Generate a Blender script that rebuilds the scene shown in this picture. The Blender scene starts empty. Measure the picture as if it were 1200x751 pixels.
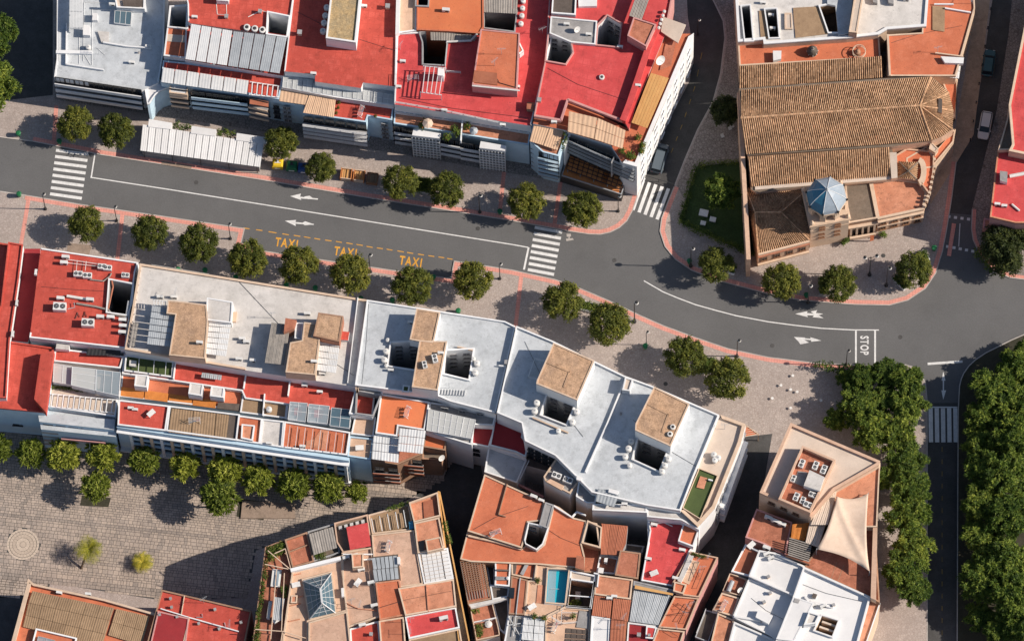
import bpy, bmesh, math, random
from mathutils import Vector, Matrix, Euler
from mathutils.geometry import tessellate_polygon
C = bpy.context.scene.collection
R = math.radians
SC = bpy.context.scene

# ------------------------------------------------------------------ camera
FPX = 9000.0                       # focal length in photograph pixels (1200 wide)
MPP = 1/8.0                        # metres per pixel at the ground
DIST = FPX*MPP
TILT = R(18.3)
ROLL = R(-2.9)
ROT = Euler((TILT, 0, 0)).to_matrix() @ Matrix.Rotation(ROLL, 3, 'Z')
FWD = ROT @ Vector((0, 0, -1))
CAMLOC = -FWD*DIST
cd = bpy.data.cameras.new("camera"); cam = bpy.data.objects.new("camera", cd); C.objects.link(cam)
cam.matrix_world = Matrix.Translation(CAMLOC) @ ROT.to_4x4()
cd.sensor_width = 36; cd.sensor_fit = 'HORIZONTAL'; cd.lens = 36*FPX/1200
cd.clip_start = 10; cd.clip_end = 5000
SC.camera = cam

def W(px, py, z=0.0):
    """photograph pixel -> point of the place at height z"""
    d = ROT @ Vector(((px-600)/FPX, -(py-375.5)/FPX, -1))
    t = (z-CAMLOC.z)/d.z
    return CAMLOC + d*t

# ------------------------------------------------------------------ light
SUN_EL = R(36.5)
sv = W(480, 373.0)-W(600, 375.5); sv.z = 0; sv.normalize()     # the way shadows fall on the ground
sl = bpy.data.lights.new("sun", 'SUN'); sun = bpy.data.objects.new("sun", sl); C.objects.link(sun)
sl.energy = 5.0; sl.angle = R(0.5); sl.color = (1.0, 0.89, 0.76)
sdir = Vector((sv.x*math.cos(SUN_EL), sv.y*math.cos(SUN_EL), -math.sin(SUN_EL)))
sun.rotation_euler = sdir.to_track_quat('-Z', 'Y').to_euler()
sun.location = (60, 0, 80)
wd = bpy.data.worlds.new("World"); SC.world = wd; wd.use_nodes = True
wn = wd.node_tree; bg = wn.nodes['Background']; sky = wn.nodes.new('ShaderNodeTexSky')
sky.sky_type = 'NISHITA'; sky.sun_disc = False; sky.sun_elevation = SUN_EL
sky.sun_rotation = math.atan2(-sv.x, -sv.y)
wn.links.new(sky.outputs[0], bg.inputs[0]); bg.inputs[1].default_value = 0.08
SC.view_settings.view_transform = 'Standard'; SC.view_settings.look = 'None'
SC.view_settings.exposure = 0.2; SC.view_settings.gamma = 1
SC.cycles.max_bounces = 5; SC.cycles.diffuse_bounces = 3; SC.cycles.transparent_max_bounces = 6

# ------------------------------------------------------------------ materials
MATS = {}
def lin(h):
    return tuple(((v/255)/12.92 if v/255 <= .04045 else (((v/255)+.055)/1.055)**2.4) for v in h)
def surf(name, c, c2=None, rough=.85, scale=.35, grain=.12, stain=.35, bump=.0, metal=0.0, streak=None, joints=None, perobj=.06, fine=9.0, cell=None, obj=False):
    """a weathered surface: two tones by large noise, dirt patches, fine grain; optional paving joints or cells"""
    m = bpy.data.materials.new(name); MATS[name] = m; m.use_nodes = True
    nt = m.node_tree; N = nt.nodes; L = nt.links; b = N['Principled BSDF']
    b.inputs['Roughness'].default_value = rough; b.inputs['Metallic'].default_value = metal
    b.inputs['Specular IOR Level'].default_value = .3
    c = tuple(c)+(1,); c2 = (tuple(c2) if c2 else tuple(x*.72 for x in c[:3]))+(1,)
    if obj:
        tc = N.new('ShaderNodeTexCoord'); P = tc.outputs['Object']
    else:
        g = N.new('ShaderNodeNewGeometry'); P = g.outputs['Position']
    def noise(s, det=3, rg=.6):
        n = N.new('ShaderNodeTexNoise'); n.inputs['Scale'].default_value = s; n.inputs['Detail'].default_value = det
        n.inputs['Roughness'].default_value = rg; L.new(P, n.inputs['Vector']); return n.outputs['Fac']
    def ramp(f, a, bb):
        r = N.new('ShaderNodeMapRange'); r.inputs['From Min'].default_value = a; r.inputs['From Max'].default_value = bb
        r.clamp = True; L.new(f, r.inputs['Value']); return r.outputs['Result']
    def mix(f, a, bb, mode='MIX', fac=None):
        x = N.new('ShaderNodeMix'); x.data_type = 'RGBA'; x.blend_type = mode
        if fac is not None: x.inputs[0].default_value = fac
        if f is not None: L.new(f, x.inputs[0])
        for s, v in ((6, a), (7, bb)):
            if hasattr(v, 'type') and not isinstance(v, tuple): L.new(v, x.inputs[s])
            else: x.inputs[s].default_value = v
        return x.outputs[2]
    def math_(op, a, bb):
        x = N.new('ShaderNodeMath'); x.operation = op
        for i, v in enumerate((a, bb)):
            if isinstance(v, (int, float)): x.inputs[i].default_value = v
            else: L.new(v, x.inputs[i])
        return x.outputs[0]
    col = mix(ramp(noise(scale, 5, .65), .35, .65), c, c2)
    st = ramp(noise(scale*2.3+.13, 8, .75), .49, .64)
    st = math_('MULTIPLY', st, stain)
    dark = tuple(x*.52 for x in c[:3])+(1,)
    col = mix(st, col, dark)
    if stain > .2:      # paler worn patches and small dark spots
        wf = math_('MULTIPLY', ramp(noise(scale*1.7+.31, 8, .7), .50, .62), min(.5, stain*.8))
        col = mix(wf, col, tuple(min(.85, x*1.15+.025) for x in c[:3])+(1,))
        sp = math_('MULTIPLY', ramp(noise(2.6, 4, .65), .62, .68), min(.8, stain*1.3)); col = mix(sp, col, dark)
    gr = noise(fine, 2, .5)
    gv = N.new('ShaderNodeMapRange'); gv.inputs['From Min'].default_value = .25; gv.inputs['From Max'].default_value = .75
    gv.inputs['To Min'].default_value = 1-grain; gv.inputs['To Max'].default_value = 1+grain; L.new(gr, gv.inputs['Value'])
    hs = N.new('ShaderNodeHueSaturation'); L.new(col, hs.inputs['Color'])
    val = gv.outputs['Result']
    if perobj:
        oi = N.new('ShaderNodeObjectInfo'); pv = N.new('ShaderNodeMapRange')
        pv.inputs['To Min'].default_value = 1-perobj; pv.inputs['To Max'].default_value = 1+perobj
        L.new(oi.outputs['Random'], pv.inputs['Value']); val = math_('MULTIPLY', val, pv.outputs['Result'])
    hgt = None
    if cell:      # irregular laid stones: (cell size, joint colour, tone spread)
        sz, jc, spread = cell
        v1 = N.new('ShaderNodeTexVoronoi'); v1.inputs['Scale'].default_value = 1/sz; L.new(P, v1.inputs['Vector'])
        v2 = N.new('ShaderNodeTexVoronoi'); v2.feature = 'DISTANCE_TO_EDGE'; v2.inputs['Scale'].default_value = 1/sz; L.new(P, v2.inputs['Vector'])
        sep = N.new('ShaderNodeSeparateColor'); L.new(v1.outputs['Color'], sep.inputs[0])
        cv = N.new('ShaderNodeMapRange'); cv.inputs['To Min'].default_value = 1-spread; cv.inputs['To Max'].default_value = 1+spread
        L.new(sep.outputs[0], cv.inputs['Value']); val = math_('MULTIPLY', val, cv.outputs['Result'])
        hgt = ramp(v2.outputs['Distance'], .02, .10)
    L.new(val, hs.inputs['Value']); col = hs.outputs[0]
    if cell: col = mix(hgt, tuple(cell[1])+(1,), col)
    if joints:    # regular tiles: (size, joint colour, angle)
        sz, jc, ang = joints
        mp = N.new('ShaderNodeMapping'); mp.inputs['Rotation'].default_value = (0, 0, ang); L.new(P, mp.inputs['Vector'])
        br = N.new('ShaderNodeTexBrick'); br.offset = 0; br.inputs['Scale'].default_value = 1/sz
        br.inputs['Brick Width'].default_value = 1; br.inputs['Row Height'].default_value = 1; br.inputs['Mortar Size'].default_value = .05
        br.inputs['Color1'].default_value = (0, 0, 0, 1); br.inputs['Color2'].default_value = (0, 0, 0, 1); br.inputs['Mortar'].default_value = (1, 1, 1, 1)
        L.new(mp.outputs[0], br.inputs['Vector']); col = mix(br.outputs['Color'], col, tuple(jc)+(1,))
    L.new(col, b.inputs['Base Color'])
    if bump or hgt is not None:
        bm_ = N.new('ShaderNodeBump'); bm_.inputs['Strength'].default_value = max(bump, .25); bm_.inputs['Distance'].default_value = .03
        L.new(hgt if hgt is not None else gr, bm_.inputs['Height']); L.new(bm_.outputs[0], b.inputs['Normal'])
    return m

def leafmat(name, c, c2, c3, trans=.25):
    m = bpy.data.materials.new(name); MATS[name] = m; m.use_nodes = True
    nt = m.node_tree; N = nt.nodes; L = nt.links; b = N['Principled BSDF']
    b.inputs['Roughness'].default_value = .6; b.inputs['Specular IOR Level'].default_value = .25
    at = N.new('ShaderNodeAttribute'); at.attribute_name = 'tone'
    rp = N.new('ShaderNodeValToRGB'); e = rp.color_ramp.elements
    e[0].color = tuple(c)+(1,); e[1].color = tuple(c3)+(1,); x = e.new(.55); x.color = tuple(c2)+(1,)
    L.new(at.outputs['Fac'], rp.inputs[0])
    oi = N.new('ShaderNodeObjectInfo'); hs = N.new('ShaderNodeHueSaturation'); mr = N.new('ShaderNodeMapRange')
    mr.inputs['To Min'].default_value = .74; mr.inputs['To Max'].default_value = 1.22
    hm = N.new('ShaderNodeMapRange'); hm.inputs['To Min'].default_value = .515; hm.inputs['To Max'].default_value = .488; L.new(oi.outputs['Random'], hm.inputs['Value']); L.new(hm.outputs[0], hs.inputs['Hue'])
    L.new(oi.outputs['Random'], mr.inputs['Value']); L.new(mr.outputs[0], hs.inputs['Value']); L.new(rp.outputs[0], hs.inputs['Color'])
    L.new(hs.outputs[0], b.inputs['Base Color'])
    tr = N.new('ShaderNodeBsdfTranslucent'); L.new(hs.outputs[0], tr.inputs[0])
    mx = N.new('ShaderNodeMixShader'); mx.inputs[0].default_value = trans
    L.new(b.outputs[0], mx.inputs[1]); L.new(tr.outputs[0], mx.inputs[2])
    L.new(mx.outputs[0], N['Material Output'].inputs['Surface'])
    return m

def tonemat(name, stops, rough=.85, grain=.15, fine=6.0):
    """colour chosen per face by the 'tone' attribute (slabs, roof tiles)"""
    m = bpy.data.materials.new(name); MATS[name] = m; m.use_nodes = True
    nt = m.node_tree; N = nt.nodes; L = nt.links; b = N['Principled BSDF']
    b.inputs['Roughness'].default_value = rough; b.inputs['Specular IOR Level'].default_value = .25
    at = N.new('ShaderNodeAttribute'); at.attribute_name = 'tone'
    rp = N.new('ShaderNodeValToRGB'); e = rp.color_ramp.elements
    e[0].color = tuple(stops[0])+(1,); e[1].color = tuple(stops[-1])+(1,)
    for i, s in enumerate(stops[1:-1]):
        x = e.new((i+1)/(len(stops)-1)); x.color = tuple(s)+(1,)
    L.new(at.outputs['Fac'], rp.inputs[0])
    g = N.new('ShaderNodeNewGeometry')
    n = N.new('ShaderNodeTexNoise'); n.inputs['Scale'].default_value = fine; n.inputs['Detail'].default_value = 3; L.new(g.outputs['Position'], n.inputs['Vector'])
    n2 = N.new('ShaderNodeTexNoise'); n2.inputs['Scale'].default_value = .35; n2.inputs['Detail'].default_value = 5; L.new(g.outputs['Position'], n2.inputs['Vector'])
    ad = N.new('ShaderNodeMath'); ad.operation = 'ADD'; L.new(n.outputs['Fac'], ad.inputs[0]); L.new(n2.outputs['Fac'], ad.inputs[1])
    mr = N.new('ShaderNodeMapRange'); mr.inputs['From Min'].default_value = .7; mr.inputs['From Max'].default_value = 1.3
    mr.inputs['To Min'].default_value = 1-grain; mr.inputs['To Max'].default_value = 1+grain; L.new(ad.outputs[0], mr.inputs['Value'])
    hs = N.new('ShaderNodeHueSaturation'); L.new(mr.outputs[0], hs.inputs['Value']); L.new(rp.outputs[0], hs.inputs['Color'])
    L.new(hs.outputs[0], b.inputs['Base Color'])
    return m

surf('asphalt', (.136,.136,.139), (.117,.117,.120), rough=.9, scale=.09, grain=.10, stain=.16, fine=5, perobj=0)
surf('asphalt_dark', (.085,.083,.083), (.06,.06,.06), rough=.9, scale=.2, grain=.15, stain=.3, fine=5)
surf('paving', (.43,.37,.34), (.37,.315,.29), scale=.12, grain=.10, stain=.28, cell=(.36, (.31,.255,.23), .09), perobj=0)
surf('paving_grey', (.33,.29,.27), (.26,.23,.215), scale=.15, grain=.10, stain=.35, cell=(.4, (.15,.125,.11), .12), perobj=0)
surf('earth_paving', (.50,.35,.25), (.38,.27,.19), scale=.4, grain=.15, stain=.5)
surf('pink_tile', (.74,.33,.27), (.64,.28,.23), scale=.5, grain=.08, stain=.3, joints=(.4, (.45,.22,.19), .15), perobj=0)
surf('kerb', (.50,.46,.43), (.40,.37,.35), scale=.6, grain=.08, stain=.2)
surf('road_white', (.74,.74,.74), (.62,.62,.62), scale=1.2, grain=.08, stain=.32, fine=12)
surf('road_yellow', (.72,.36,.05), (.60,.30,.05), scale=1.2, grain=.1, stain=.25, fine=12)
surf('patch_earth', (.33,.25,.20), (.26,.20,.16), scale=.6, grain=.15, stain=.4)
surf('red_roof', (.54,.085,.06), (.44,.07,.05), scale=.22, grain=.08, stain=.65, rough=.75, joints=(1.0, (.46,.07,.05), .17))
surf('crimson_roof', (.58,.075,.075), (.50,.06,.062), scale=.2, grain=.07, stain=.6, rough=.75, joints=(1.1, (.54,.068,.068), .25))
surf('dark_red_roof', (.32,.03,.035), (.25,.025,.03), scale=.3, grain=.06, stain=.3)
surf('orange_roof', (.60,.185,.095), (.46,.135,.07), scale=.3, grain=.12, stain=.75)
surf('bright_orange', (.66,.20,.085), (.58,.16,.07), scale=.3, grain=.07, stain=.35)
surf('terracotta', (.47,.18,.11), (.35,.13,.08), scale=.4, grain=.14, stain=.75)
surf('peach_roof', (.60,.27,.165), (.50,.21,.125), scale=.35, grain=.1, stain=.65)
surf('peach_trim', (.62,.42,.31), (.54,.36,.26), scale=.4, grain=.06, stain=.3)
surf('pale_peach', (.58,.385,.285), (.50,.32,.235), scale=.4, grain=.1, stain=.5)
surf('beige_tile', (.64,.44,.32), (.56,.37,.26), scale=.4, grain=.08, stain=.3)
surf('tan_roof', (.50,.32,.20), (.36,.24,.165), scale=.5, grain=.26, stain=.8, fine=6)
surf('gravel_roof', (.46,.32,.16), (.33,.26,.16), scale=.8, grain=.3, stain=.5, fine=5)
surf('white_roof', (.60,.575,.555), (.50,.48,.46), scale=.25, grain=.08, stain=.42)
surf('bluewhite_roof', (.50,.53,.56), (.42,.45,.48), scale=.25, grain=.08, stain=.45)
surf('cream_roof', (.62,.52,.44), (.52,.43,.36), scale=.3, grain=.08, stain=.3)
surf('bright_white', (.74,.74,.745), (.67,.67,.68), scale=.3, grain=.03, stain=.10)
surf('grey_roof', (.33,.32,.32), (.25,.245,.245), scale=.4, grain=.10, stain=.4)
surf('dark_roof', (.13,.105,.09), (.10,.08,.07), scale=.4, grain=.2, stain=.4)
surf('brown_flat', (.20,.155,.12), (.15,.12,.095), scale=.5, grain=.15, stain=.4)
surf('deck', (.34,.23,.14), (.27,.18,.11), scale=.6, grain=.12, stain=.3, perobj=.12)
surf('orange_deck', (.60,.22,.05), (.50,.17,.04), scale=.6, grain=.1, stain=.3, perobj=.1)
surf('white_wall', (.78,.79,.80), (.70,.71,.73), scale=.4, grain=.03, stain=.12)
surf('blue_wall', (.50,.66,.78), (.44,.59,.71), scale=.4, grain=.03, stain=.15)
surf('cream_wall', (.66,.50,.38), (.57,.43,.32), scale=.5, grain=.06, stain=.25)
surf('stone_wall', (.64,.43,.31), (.53,.35,.25), scale=.6, grain=.1, stain=.35)
surf('brown_wall', (.40,.24,.16), (.30,.18,.12), scale=.6, grain=.1, stain=.35)
surf('brick_wall', (.42,.19,.12), (.34,.15,.10), scale=.8, grain=.15, stain=.3)
surf('grey_wall', (.36,.36,.37), (.28,.28,.29), scale=.5, grain=.06, stain=.3)
surf('pink_wall', (.58,.30,.28), (.50,.25,.24), scale=.5, grain=.06, stain=.3)
surf('white_metal', (.66,.67,.68), (.58,.60,.62), rough=.5, scale=.6, grain=.03, stain=.14, perobj=.07)
surf('grey_metal', (.40,.43,.46), (.32,.35,.38), rough=.45, scale=.6, grain=.05, stain=.2, perobj=.10)
surf('dull_metal', (.34,.31,.28), (.26,.24,.22), rough=.6, scale=.6, grain=.1, stain=.35, perobj=.12)
surf('black_metal', (.035,.037,.04), (.03,.03,.032), rough=.45, scale=1, grain=.05, stain=.1)
surf('rust_panel', (.42,.15,.085), (.35,.12,.07), scale=.5, grain=.08, stain=.3, perobj=.1)
surf('beige_awning', (.66,.45,.30), (.60,.40,.27), scale=.5, grain=.04, stain=.2)
surf('stripe_awning', (.62,.36,.14), (.55,.30,.11), scale=.5, grain=.05, stain=.2)
surf('canvas', (.66,.52,.42), (.60,.46,.36), scale=.6, grain=.05, stain=.2)
surf('wood', (.26,.14,.08), (.20,.10,.06), scale=1, grain=.15, stain=.3)
surf('orange_wood', (.62,.24,.08), (.50,.18,.06), scale=1, grain=.12, stain=.3)
surf('turf', (.075,.105,.035), (.06,.085,.03), scale=.8, grain=.15, stain=.2)
surf('lawn', (.042,.075,.02), (.03,.055,.014), scale=.5, grain=.35, stain=.3, fine=4)
surf('yellow_old', (.34,.22,.05), (.24,.17,.06), scale=1.2, grain=.2, stain=.5)
surf('soil', (.05,.045,.03), (.035,.035,.022), scale=.4, grain=.3, stain=.3)
surf('bark', (.12,.085,.06), (.08,.06,.04), scale=3, grain=.2, stain=.3)
surf('tank_white', (.72,.71,.69), (.62,.61,.59), rough=.5, scale=1.5, grain=.03, stain=.2)
surf('unit_white', (.70,.70,.69), (.62,.62,.61), rough=.5, scale=1.5, grain=.03, stain=.2)
surf('fan_dark', (.05,.05,.055), (.04,.04,.045), rough=.5)
surf('bin_green', (.02,.17,.07), (.02,.13,.05), rough=.45, scale=2, grain=.05, stain=.2)
surf('bin_yellow', (.72,.50,.03), (.62,.42,.03), rough=.45, scale=2, grain=.05, stain=.15)
surf('bin_blue', (.03,.09,.28), (.03,.07,.22), rough=.45, scale=2, grain=.05, stain=.2)
surf('blue_cap', (.05,.25,.42), (.04,.2,.36), rough=.5)
surf('car_white', (.70,.71,.72), (.66,.67,.68), rough=.25, grain=.01, stain=.02)
surf('car_grey', (.10,.125,.15), (.09,.115,.14), rough=.3, grain=.01, stain=.02)
surf('car_teal', (.05,.11,.13), (.045,.10,.12), rough=.25, grain=.01, stain=.02)
surf('car_blue', (.30,.38,.44), (.28,.36,.42), rough=.25, grain=.01, stain=.02)
surf('tyre', (.02,.02,.02), (.018,.018,.018), rough=.9)
surf('tile_blue_shaded', (.045,.19,.30), (.035,.15,.25), rough=.35, scale=1.2, grain=.06, stain=.15, perobj=.06)
surf('tile_pale', (.33,.39,.46), (.28,.34,.41), rough=.35, scale=1.2, grain=.06, stain=.2, perobj=.05)
surf('window_dark', (.02,.03,.04), (.015,.02,.03), rough=.12, grain=.02, stain=0)
surf('shutter', (.20,.22,.24), (.16,.18,.20), rough=.6)
surf('skin', (.45,.27,.19), (.42,.25,.18), rough=.6, perobj=0)
surf('clay_pot', (.5,.2,.1), (.42,.16,.08))
surf('table_white', (.75,.74,.72), (.7,.69,.67))
tonemat('plaza_stone', [(.235,.20,.18), (.30,.255,.225), (.36,.30,.26), (.40,.33,.28), (.43,.355,.30)], grain=.2, fine=4)
tonemat('disc_stone', [(.36,.29,.24), (.46,.38,.31), (.54,.45,.37)], grain=.12, fine=4)
tonemat('clay_tile', [(.20,.12,.07), (.34,.20,.115), (.44,.27,.16), (.55,.355,.22), (.50,.22,.11)], grain=.38, fine=3)
tonemat('grey_clay_tile', [(.11,.09,.075), (.16,.13,.105), (.21,.17,.14), (.25,.20,.16)], grain=.25, fine=3)
leafmat('leaf_avenue', (.032,.048,.009), (.105,.122,.018), (.25,.24,.036), .25)
leafmat('leaf_plaza', (.06,.09,.010), (.20,.24,.03), (.44,.46,.10), .25)
leafmat('leaf_park', (.014,.032,.006), (.075,.125,.016), (.27,.32,.05), .22)
leafmat('leaf_dark', (.012,.022,.006), (.04,.055,.012), (.09,.10,.02), .2)
leafmat('leaf_palm', (.10,.13,.015), (.30,.29,.03), (.55,.46,.05), .2)
leafmat('leaf_plant', (.03,.06,.01), (.09,.14,.02), (.22,.24,.05), .2)
def glassmat(name, c, rough=.08, alpha=.55):
    m = bpy.data.materials.new(name); MATS[name] = m; m.use_nodes = True
    b = m.node_tree.nodes['Principled BSDF']; b.inputs['Base Color'].default_value = tuple(c)+(1,)
    b.inputs['Roughness'].default_value = rough; b.inputs['Alpha'].default_value = alpha
    n = m.node_tree.nodes.new('ShaderNodeTexNoise'); n.inputs['Scale'].default_value = 1.3
    mr = m.node_tree.nodes.new('ShaderNodeMapRange'); mr.inputs['To Min'].default_value = rough; mr.inputs['To Max'].default_value = rough+.25
    m.node_tree.links.new(n.outputs[0], mr.inputs[0]); m.node_tree.links.new(mr.outputs[0], b.inputs['Roughness'])
    return m
glassmat('roof_glass', (.42,.50,.56), .12, .55)
glassmat('frosted_glass', (.60,.62,.62), .35, .75)
glassmat('blue_glass', (.10,.17,.22), .10, .8)
def watermat():
    m = bpy.data.materials.new('pool_water'); MATS['pool_water'] = m; m.use_nodes = True
    N = m.node_tree.nodes; b = N['Principled BSDF']; b.inputs['Base Color'].default_value = (.02,.42,.55,1); b.inputs['Roughness'].default_value = .05
    n = N.new('ShaderNodeTexNoise'); n.inputs['Scale'].default_value = 3; bp = N.new('ShaderNodeBump'); bp.inputs['Strength'].default_value = .15
    m.node_tree.links.new(n.outputs[0], bp.inputs['Height']); m.node_tree.links.new(bp.outputs[0], b.inputs['Normal'])
watermat()

# ------------------------------------------------------------------ geometry helpers
CROPS = {'P': (0, 0, 1.0)}
for i in range(4):
    CROPS['A%d' % i] = (300*i, 0, 3.953); CROPS['B%d' % i] = (300*i, 180, 3.953)
    CROPS['C%d' % i] = (300*i, 370, 3.953); CROPS['D%d' % i] = (300*i, 560, 3.933)
CROPS.update(E0=(400,340,5.0), E1=(520,540,6.256), E2=(520,640,6.667), E3=(680,580,4.394), E4=(860,490,6.256),
             E5=(800,600,4.975), E6=(290,580,4.393), E7=(560,470,5.005), F2=(640,130,6.258), F3=(900,180,5.775), F4=(980,260,10.0))
CROPS.update(J0=(0,630,6.208), H0=(180,0,4.694), H1=(320,0,4.172), H2=(460,0,3.755), H3=(620,0,3.755), H4=(60,0,6.257), H5=(850,0,5.775), H6=(0,280,5.3625), H7=(140,300,4.0))
def K(c, *flat):
    x0, y0, s = CROPS[c]
    if len(flat) == 1: flat = flat[0]
    if flat and isinstance(flat[0], (tuple, list)): pts = flat
    else: pts = [(flat[i], flat[i+1]) for i in range(0, len(flat), 2)]
    return [(x0+x/s, y0+y/s) for x, y in pts]
def G(px, z): return [W(x, y, z) for x, y in px]

def area(p): return .5*sum(p[i].x*p[(i+1) % len(p)].y-p[(i+1) % len(p)].x*p[i].y for i in range(len(p)))
def ccw(p): return p if area(p) > 0 else p[::-1]
def inset(p, d):
    """move every edge of a ccw polygon inwards by d"""
    n = len(p); out = []
    for i in range(n):
        a, b, c = p[i-1], p[i], p[(i+1) % n]
        e1 = (b-a).normalized(); e2 = (c-b).normalized()
        n1 = Vector((-e1.y, e1.x, 0)); n2 = Vector((-e2.y, e2.x, 0))
        s = n1+n2
        k = s.dot(n1)
        if k < .35: v = n1*d
        else: v = s*(d/k)
        out.append(b+v)
    return out

class MB:
    def __init__(s): s.v = []; s.f = []; s.m = []; s.t = []
    def add(s, vs, fs, m=0, tone=.5):
        o = len(s.v); s.v += [Vector(v) for v in vs]; s.f += [tuple(i+o for i in f) for f in fs]; s.m += [m]*len(fs); s.t += [tone]*len(fs); return s
    def poly(s, pts, z, m=0, holes=(), up=True, tone=.5):
        rings = [[Vector((p.x, p.y, 0)) for p in pts]]+[[Vector((p.x, p.y, 0)) for p in h] for h in holes]
        tris = tessellate_polygon(rings); allp = [p for r in rings for p in r]
        vs = [Vector((p.x, p.y, z)) for p in allp]; fs = []
        for t in tris:
            a, b, c = (vs[i] for i in t)
            cr = (b-a).cross(c-a).z
            if abs(cr) < 1e-9: continue
            fs.append(tuple(t) if (cr > 0) == up else tuple(t)[::-1])
        return s.add(vs, fs, m, tone)
    def wall(s, pts, z0, z1, m=0, closed=True, tone=.5):
        """vertical faces; outward for a ccw ring"""
        n = len(pts)
        for i in range(n if closed else n-1):
            a, b = pts[i], pts[(i+1) % n]
            s.add([(a.x, a.y, z0), (b.x, b.y, z0), (b.x, b.y, z1), (a.x, a.y, z1)], [(0, 1, 2, 3)], m, tone)
        return s
    def prism(s, pts, z0, z1, m=0, holes=(), bottom=False, tone=.5):
        pts = ccw(list(pts)); holes = [ccw(list(h)) for h in holes]
        s.wall(pts, z0, z1, m, tone=tone)
        for h in holes: s.wall(h[::-1], z0, z1, m, tone=tone)
        s.poly(pts, z1, m, holes, tone=tone)
        if bottom: s.poly(pts, z0, m, holes, up=False, tone=tone)
        return s
    def obox(s, c, u, w, d, h, m=0, tone=.5):
        """box with base centre c, along unit u by w, across by d, height h"""
        u = Vector((u.x, u.y, 0)).normalized(); n = Vector((-u.y, u.x, 0)); vs = []
        for k in (0, h):
            for a, b in ((-1, -1), (1, -1), (1, 1), (-1, 1)):
                q = c+u*(a*w/2)+n*(b*d/2); vs.append((q.x, q.y, c.z+k))
        return s.add(vs, [(3,2,1,0),(4,5,6,7),(0,1,5,4),(1,2,6,5),(2,3,7,6),(3,0,4,7)], m, tone)
    def bar(s, a, b, w, h=None, m=0, tone=.5):
        """rectangular bar between two points"""
        a = Vector(a); b = Vector(b); h = h or w; d = (b-a).normalized()
        up = Vector((0, 0, 1)) if abs(d.z) < .95 else Vector((1, 0, 0))
        x = d.cross(up).normalized(); y = x.cross(d).normalized(); vs = []
        for p in (a, b):
            for i, j in ((-1,-1),(1,-1),(1,1),(-1,1)): vs.append(p+x*(i*w/2)+y*(j*h/2))
        return s.add(vs, [(0,1,2,3),(7,6,5,4),(0,4,5,1),(1,5,6,2),(2,6,7,3),(3,7,4,0)], m, tone)
    def tube(s, pts, r, n=8, m=0, cap=True):
        """round tube through points, r a number or list"""
        pts = [Vector(p) for p in pts]; rr = r if isinstance(r, (list, tuple)) else [r]*len(pts); rings = []
        o = len(s.v)
        for i, p in enumerate(pts):
            d = (pts[min(i+1, len(pts)-1)]-pts[max(i-1, 0)]).normalized()
            up = Vector((0,0,1)) if abs(d.z) < .9 else Vector((1,0,0))
            x = d.cross(up).normalized(); y = x.cross(d).normalized()
            for k in range(n):
                a = 2*math.pi*k/n; s.v.append(p+x*(math.cos(a)*rr[i])+y*(math.sin(a)*rr[i]))
        for i in range(len(pts)-1):
            for k in range(n):
                s.f.append((o+i*n+(k+1) % n, o+i*n+k, o+(i+1)*n+k, o+(i+1)*n+(k+1) % n)); s.m.append(m); s.t.append(.5)
        if cap:
            s.f.append(tuple(o+k for k in range(n))); s.m.append(m); s.t.append(.5)
            s.f.append(tuple(o+(len(pts)-1)*n+k for k in range(n-1, -1, -1))); s.m.append(m); s.t.append(.5)
        return s
    def lathe(s, c, prof, n=16, m=0, tone=.5):
        """profile [(r,z)] turned about a vertical axis at c"""
        c = Vector(c); o = len(s.v)
        for r, z in prof:
            for k in range(n):
                a = 2*math.pi*k/n; s.v.append(c+Vector((math.cos(a)*r, math.sin(a)*r, z)))
        for i in range(len(prof)-1):
            for k in range(n):
                s.f.append((o+i*n+k, o+i*n+(k+1) % n, o+(i+1)*n+(k+1) % n, o+(i+1)*n+k)); s.m.append(m); s.t.append(tone)
        s.f.append(tuple(o+(len(prof)-1)*n+k for k in range(n))); s.m.append(m); s.t.append(tone)
        return s
    def mesh(s, name, mats, org=Vector((0,0,0)), smooth=False):
        me = bpy.data.meshes.new(name)
        me.from_pydata([v-org for v in s.v], [], s.f)
        for mm in (mats if isinstance(mats, (list, tuple)) else [mats]): me.materials.append(MATS[mm])
        if any(s.m): me.polygons.foreach_set('material_index', s.m)
        if any(t != .5 for t in s.t):
            at = me.attributes.new('tone', 'FLOAT', 'FACE'); at.data.foreach_set('value', s.t)
        if smooth: me.polygons.foreach_set('use_smooth', [True]*len(s.f))
        me.update(); return me
    def build(s, name, mats, parent=None, org=None, smooth=False, kind=None):
        if parent is not None: o0 = WL[parent.name]
        elif org is not None: o0 = Vector(org)
        else:
            xs = [v.x for v in s.v]; ys = [v.y for v in s.v]; o0 = Vector(((min(xs)+max(xs))/2, (min(ys)+max(ys))/2, min(v.z for v in s.v)))
        o = bpy.data.objects.new(name, s.mesh(name, mats, o0, smooth)); C.objects.link(o)
        if parent is not None: o.parent = parent
        else: o.location = o0
        WL[o.name] = o0
        if kind: o['kind'] = kind
        return o
WL = {}     # world origin of every thing and part (parts share their thing's origin)
def tag(o, label, cat, group=None):
    assert 4 <= len(label.split()) <= 16, label
    o['label'] = label; o['category'] = cat
    if group: o['group'] = group
    return o
def thing(name, label, cat, loc, group=None, rz=0):
    o = bpy.data.objects.new(name, None); C.objects.link(o); o.empty_display_size = .3
    o.location = loc; o.rotation_euler = (0, 0, rz); WL[o.name] = Vector(loc); return tag(o, label, cat, group)
def copy_tree(o, parent=None):
    c = o.copy(); C.objects.link(c); c.parent = parent; WL[c.name] = WL[o.name]
    for ch in o.children: copy_tree(ch, c)
    return c
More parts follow.
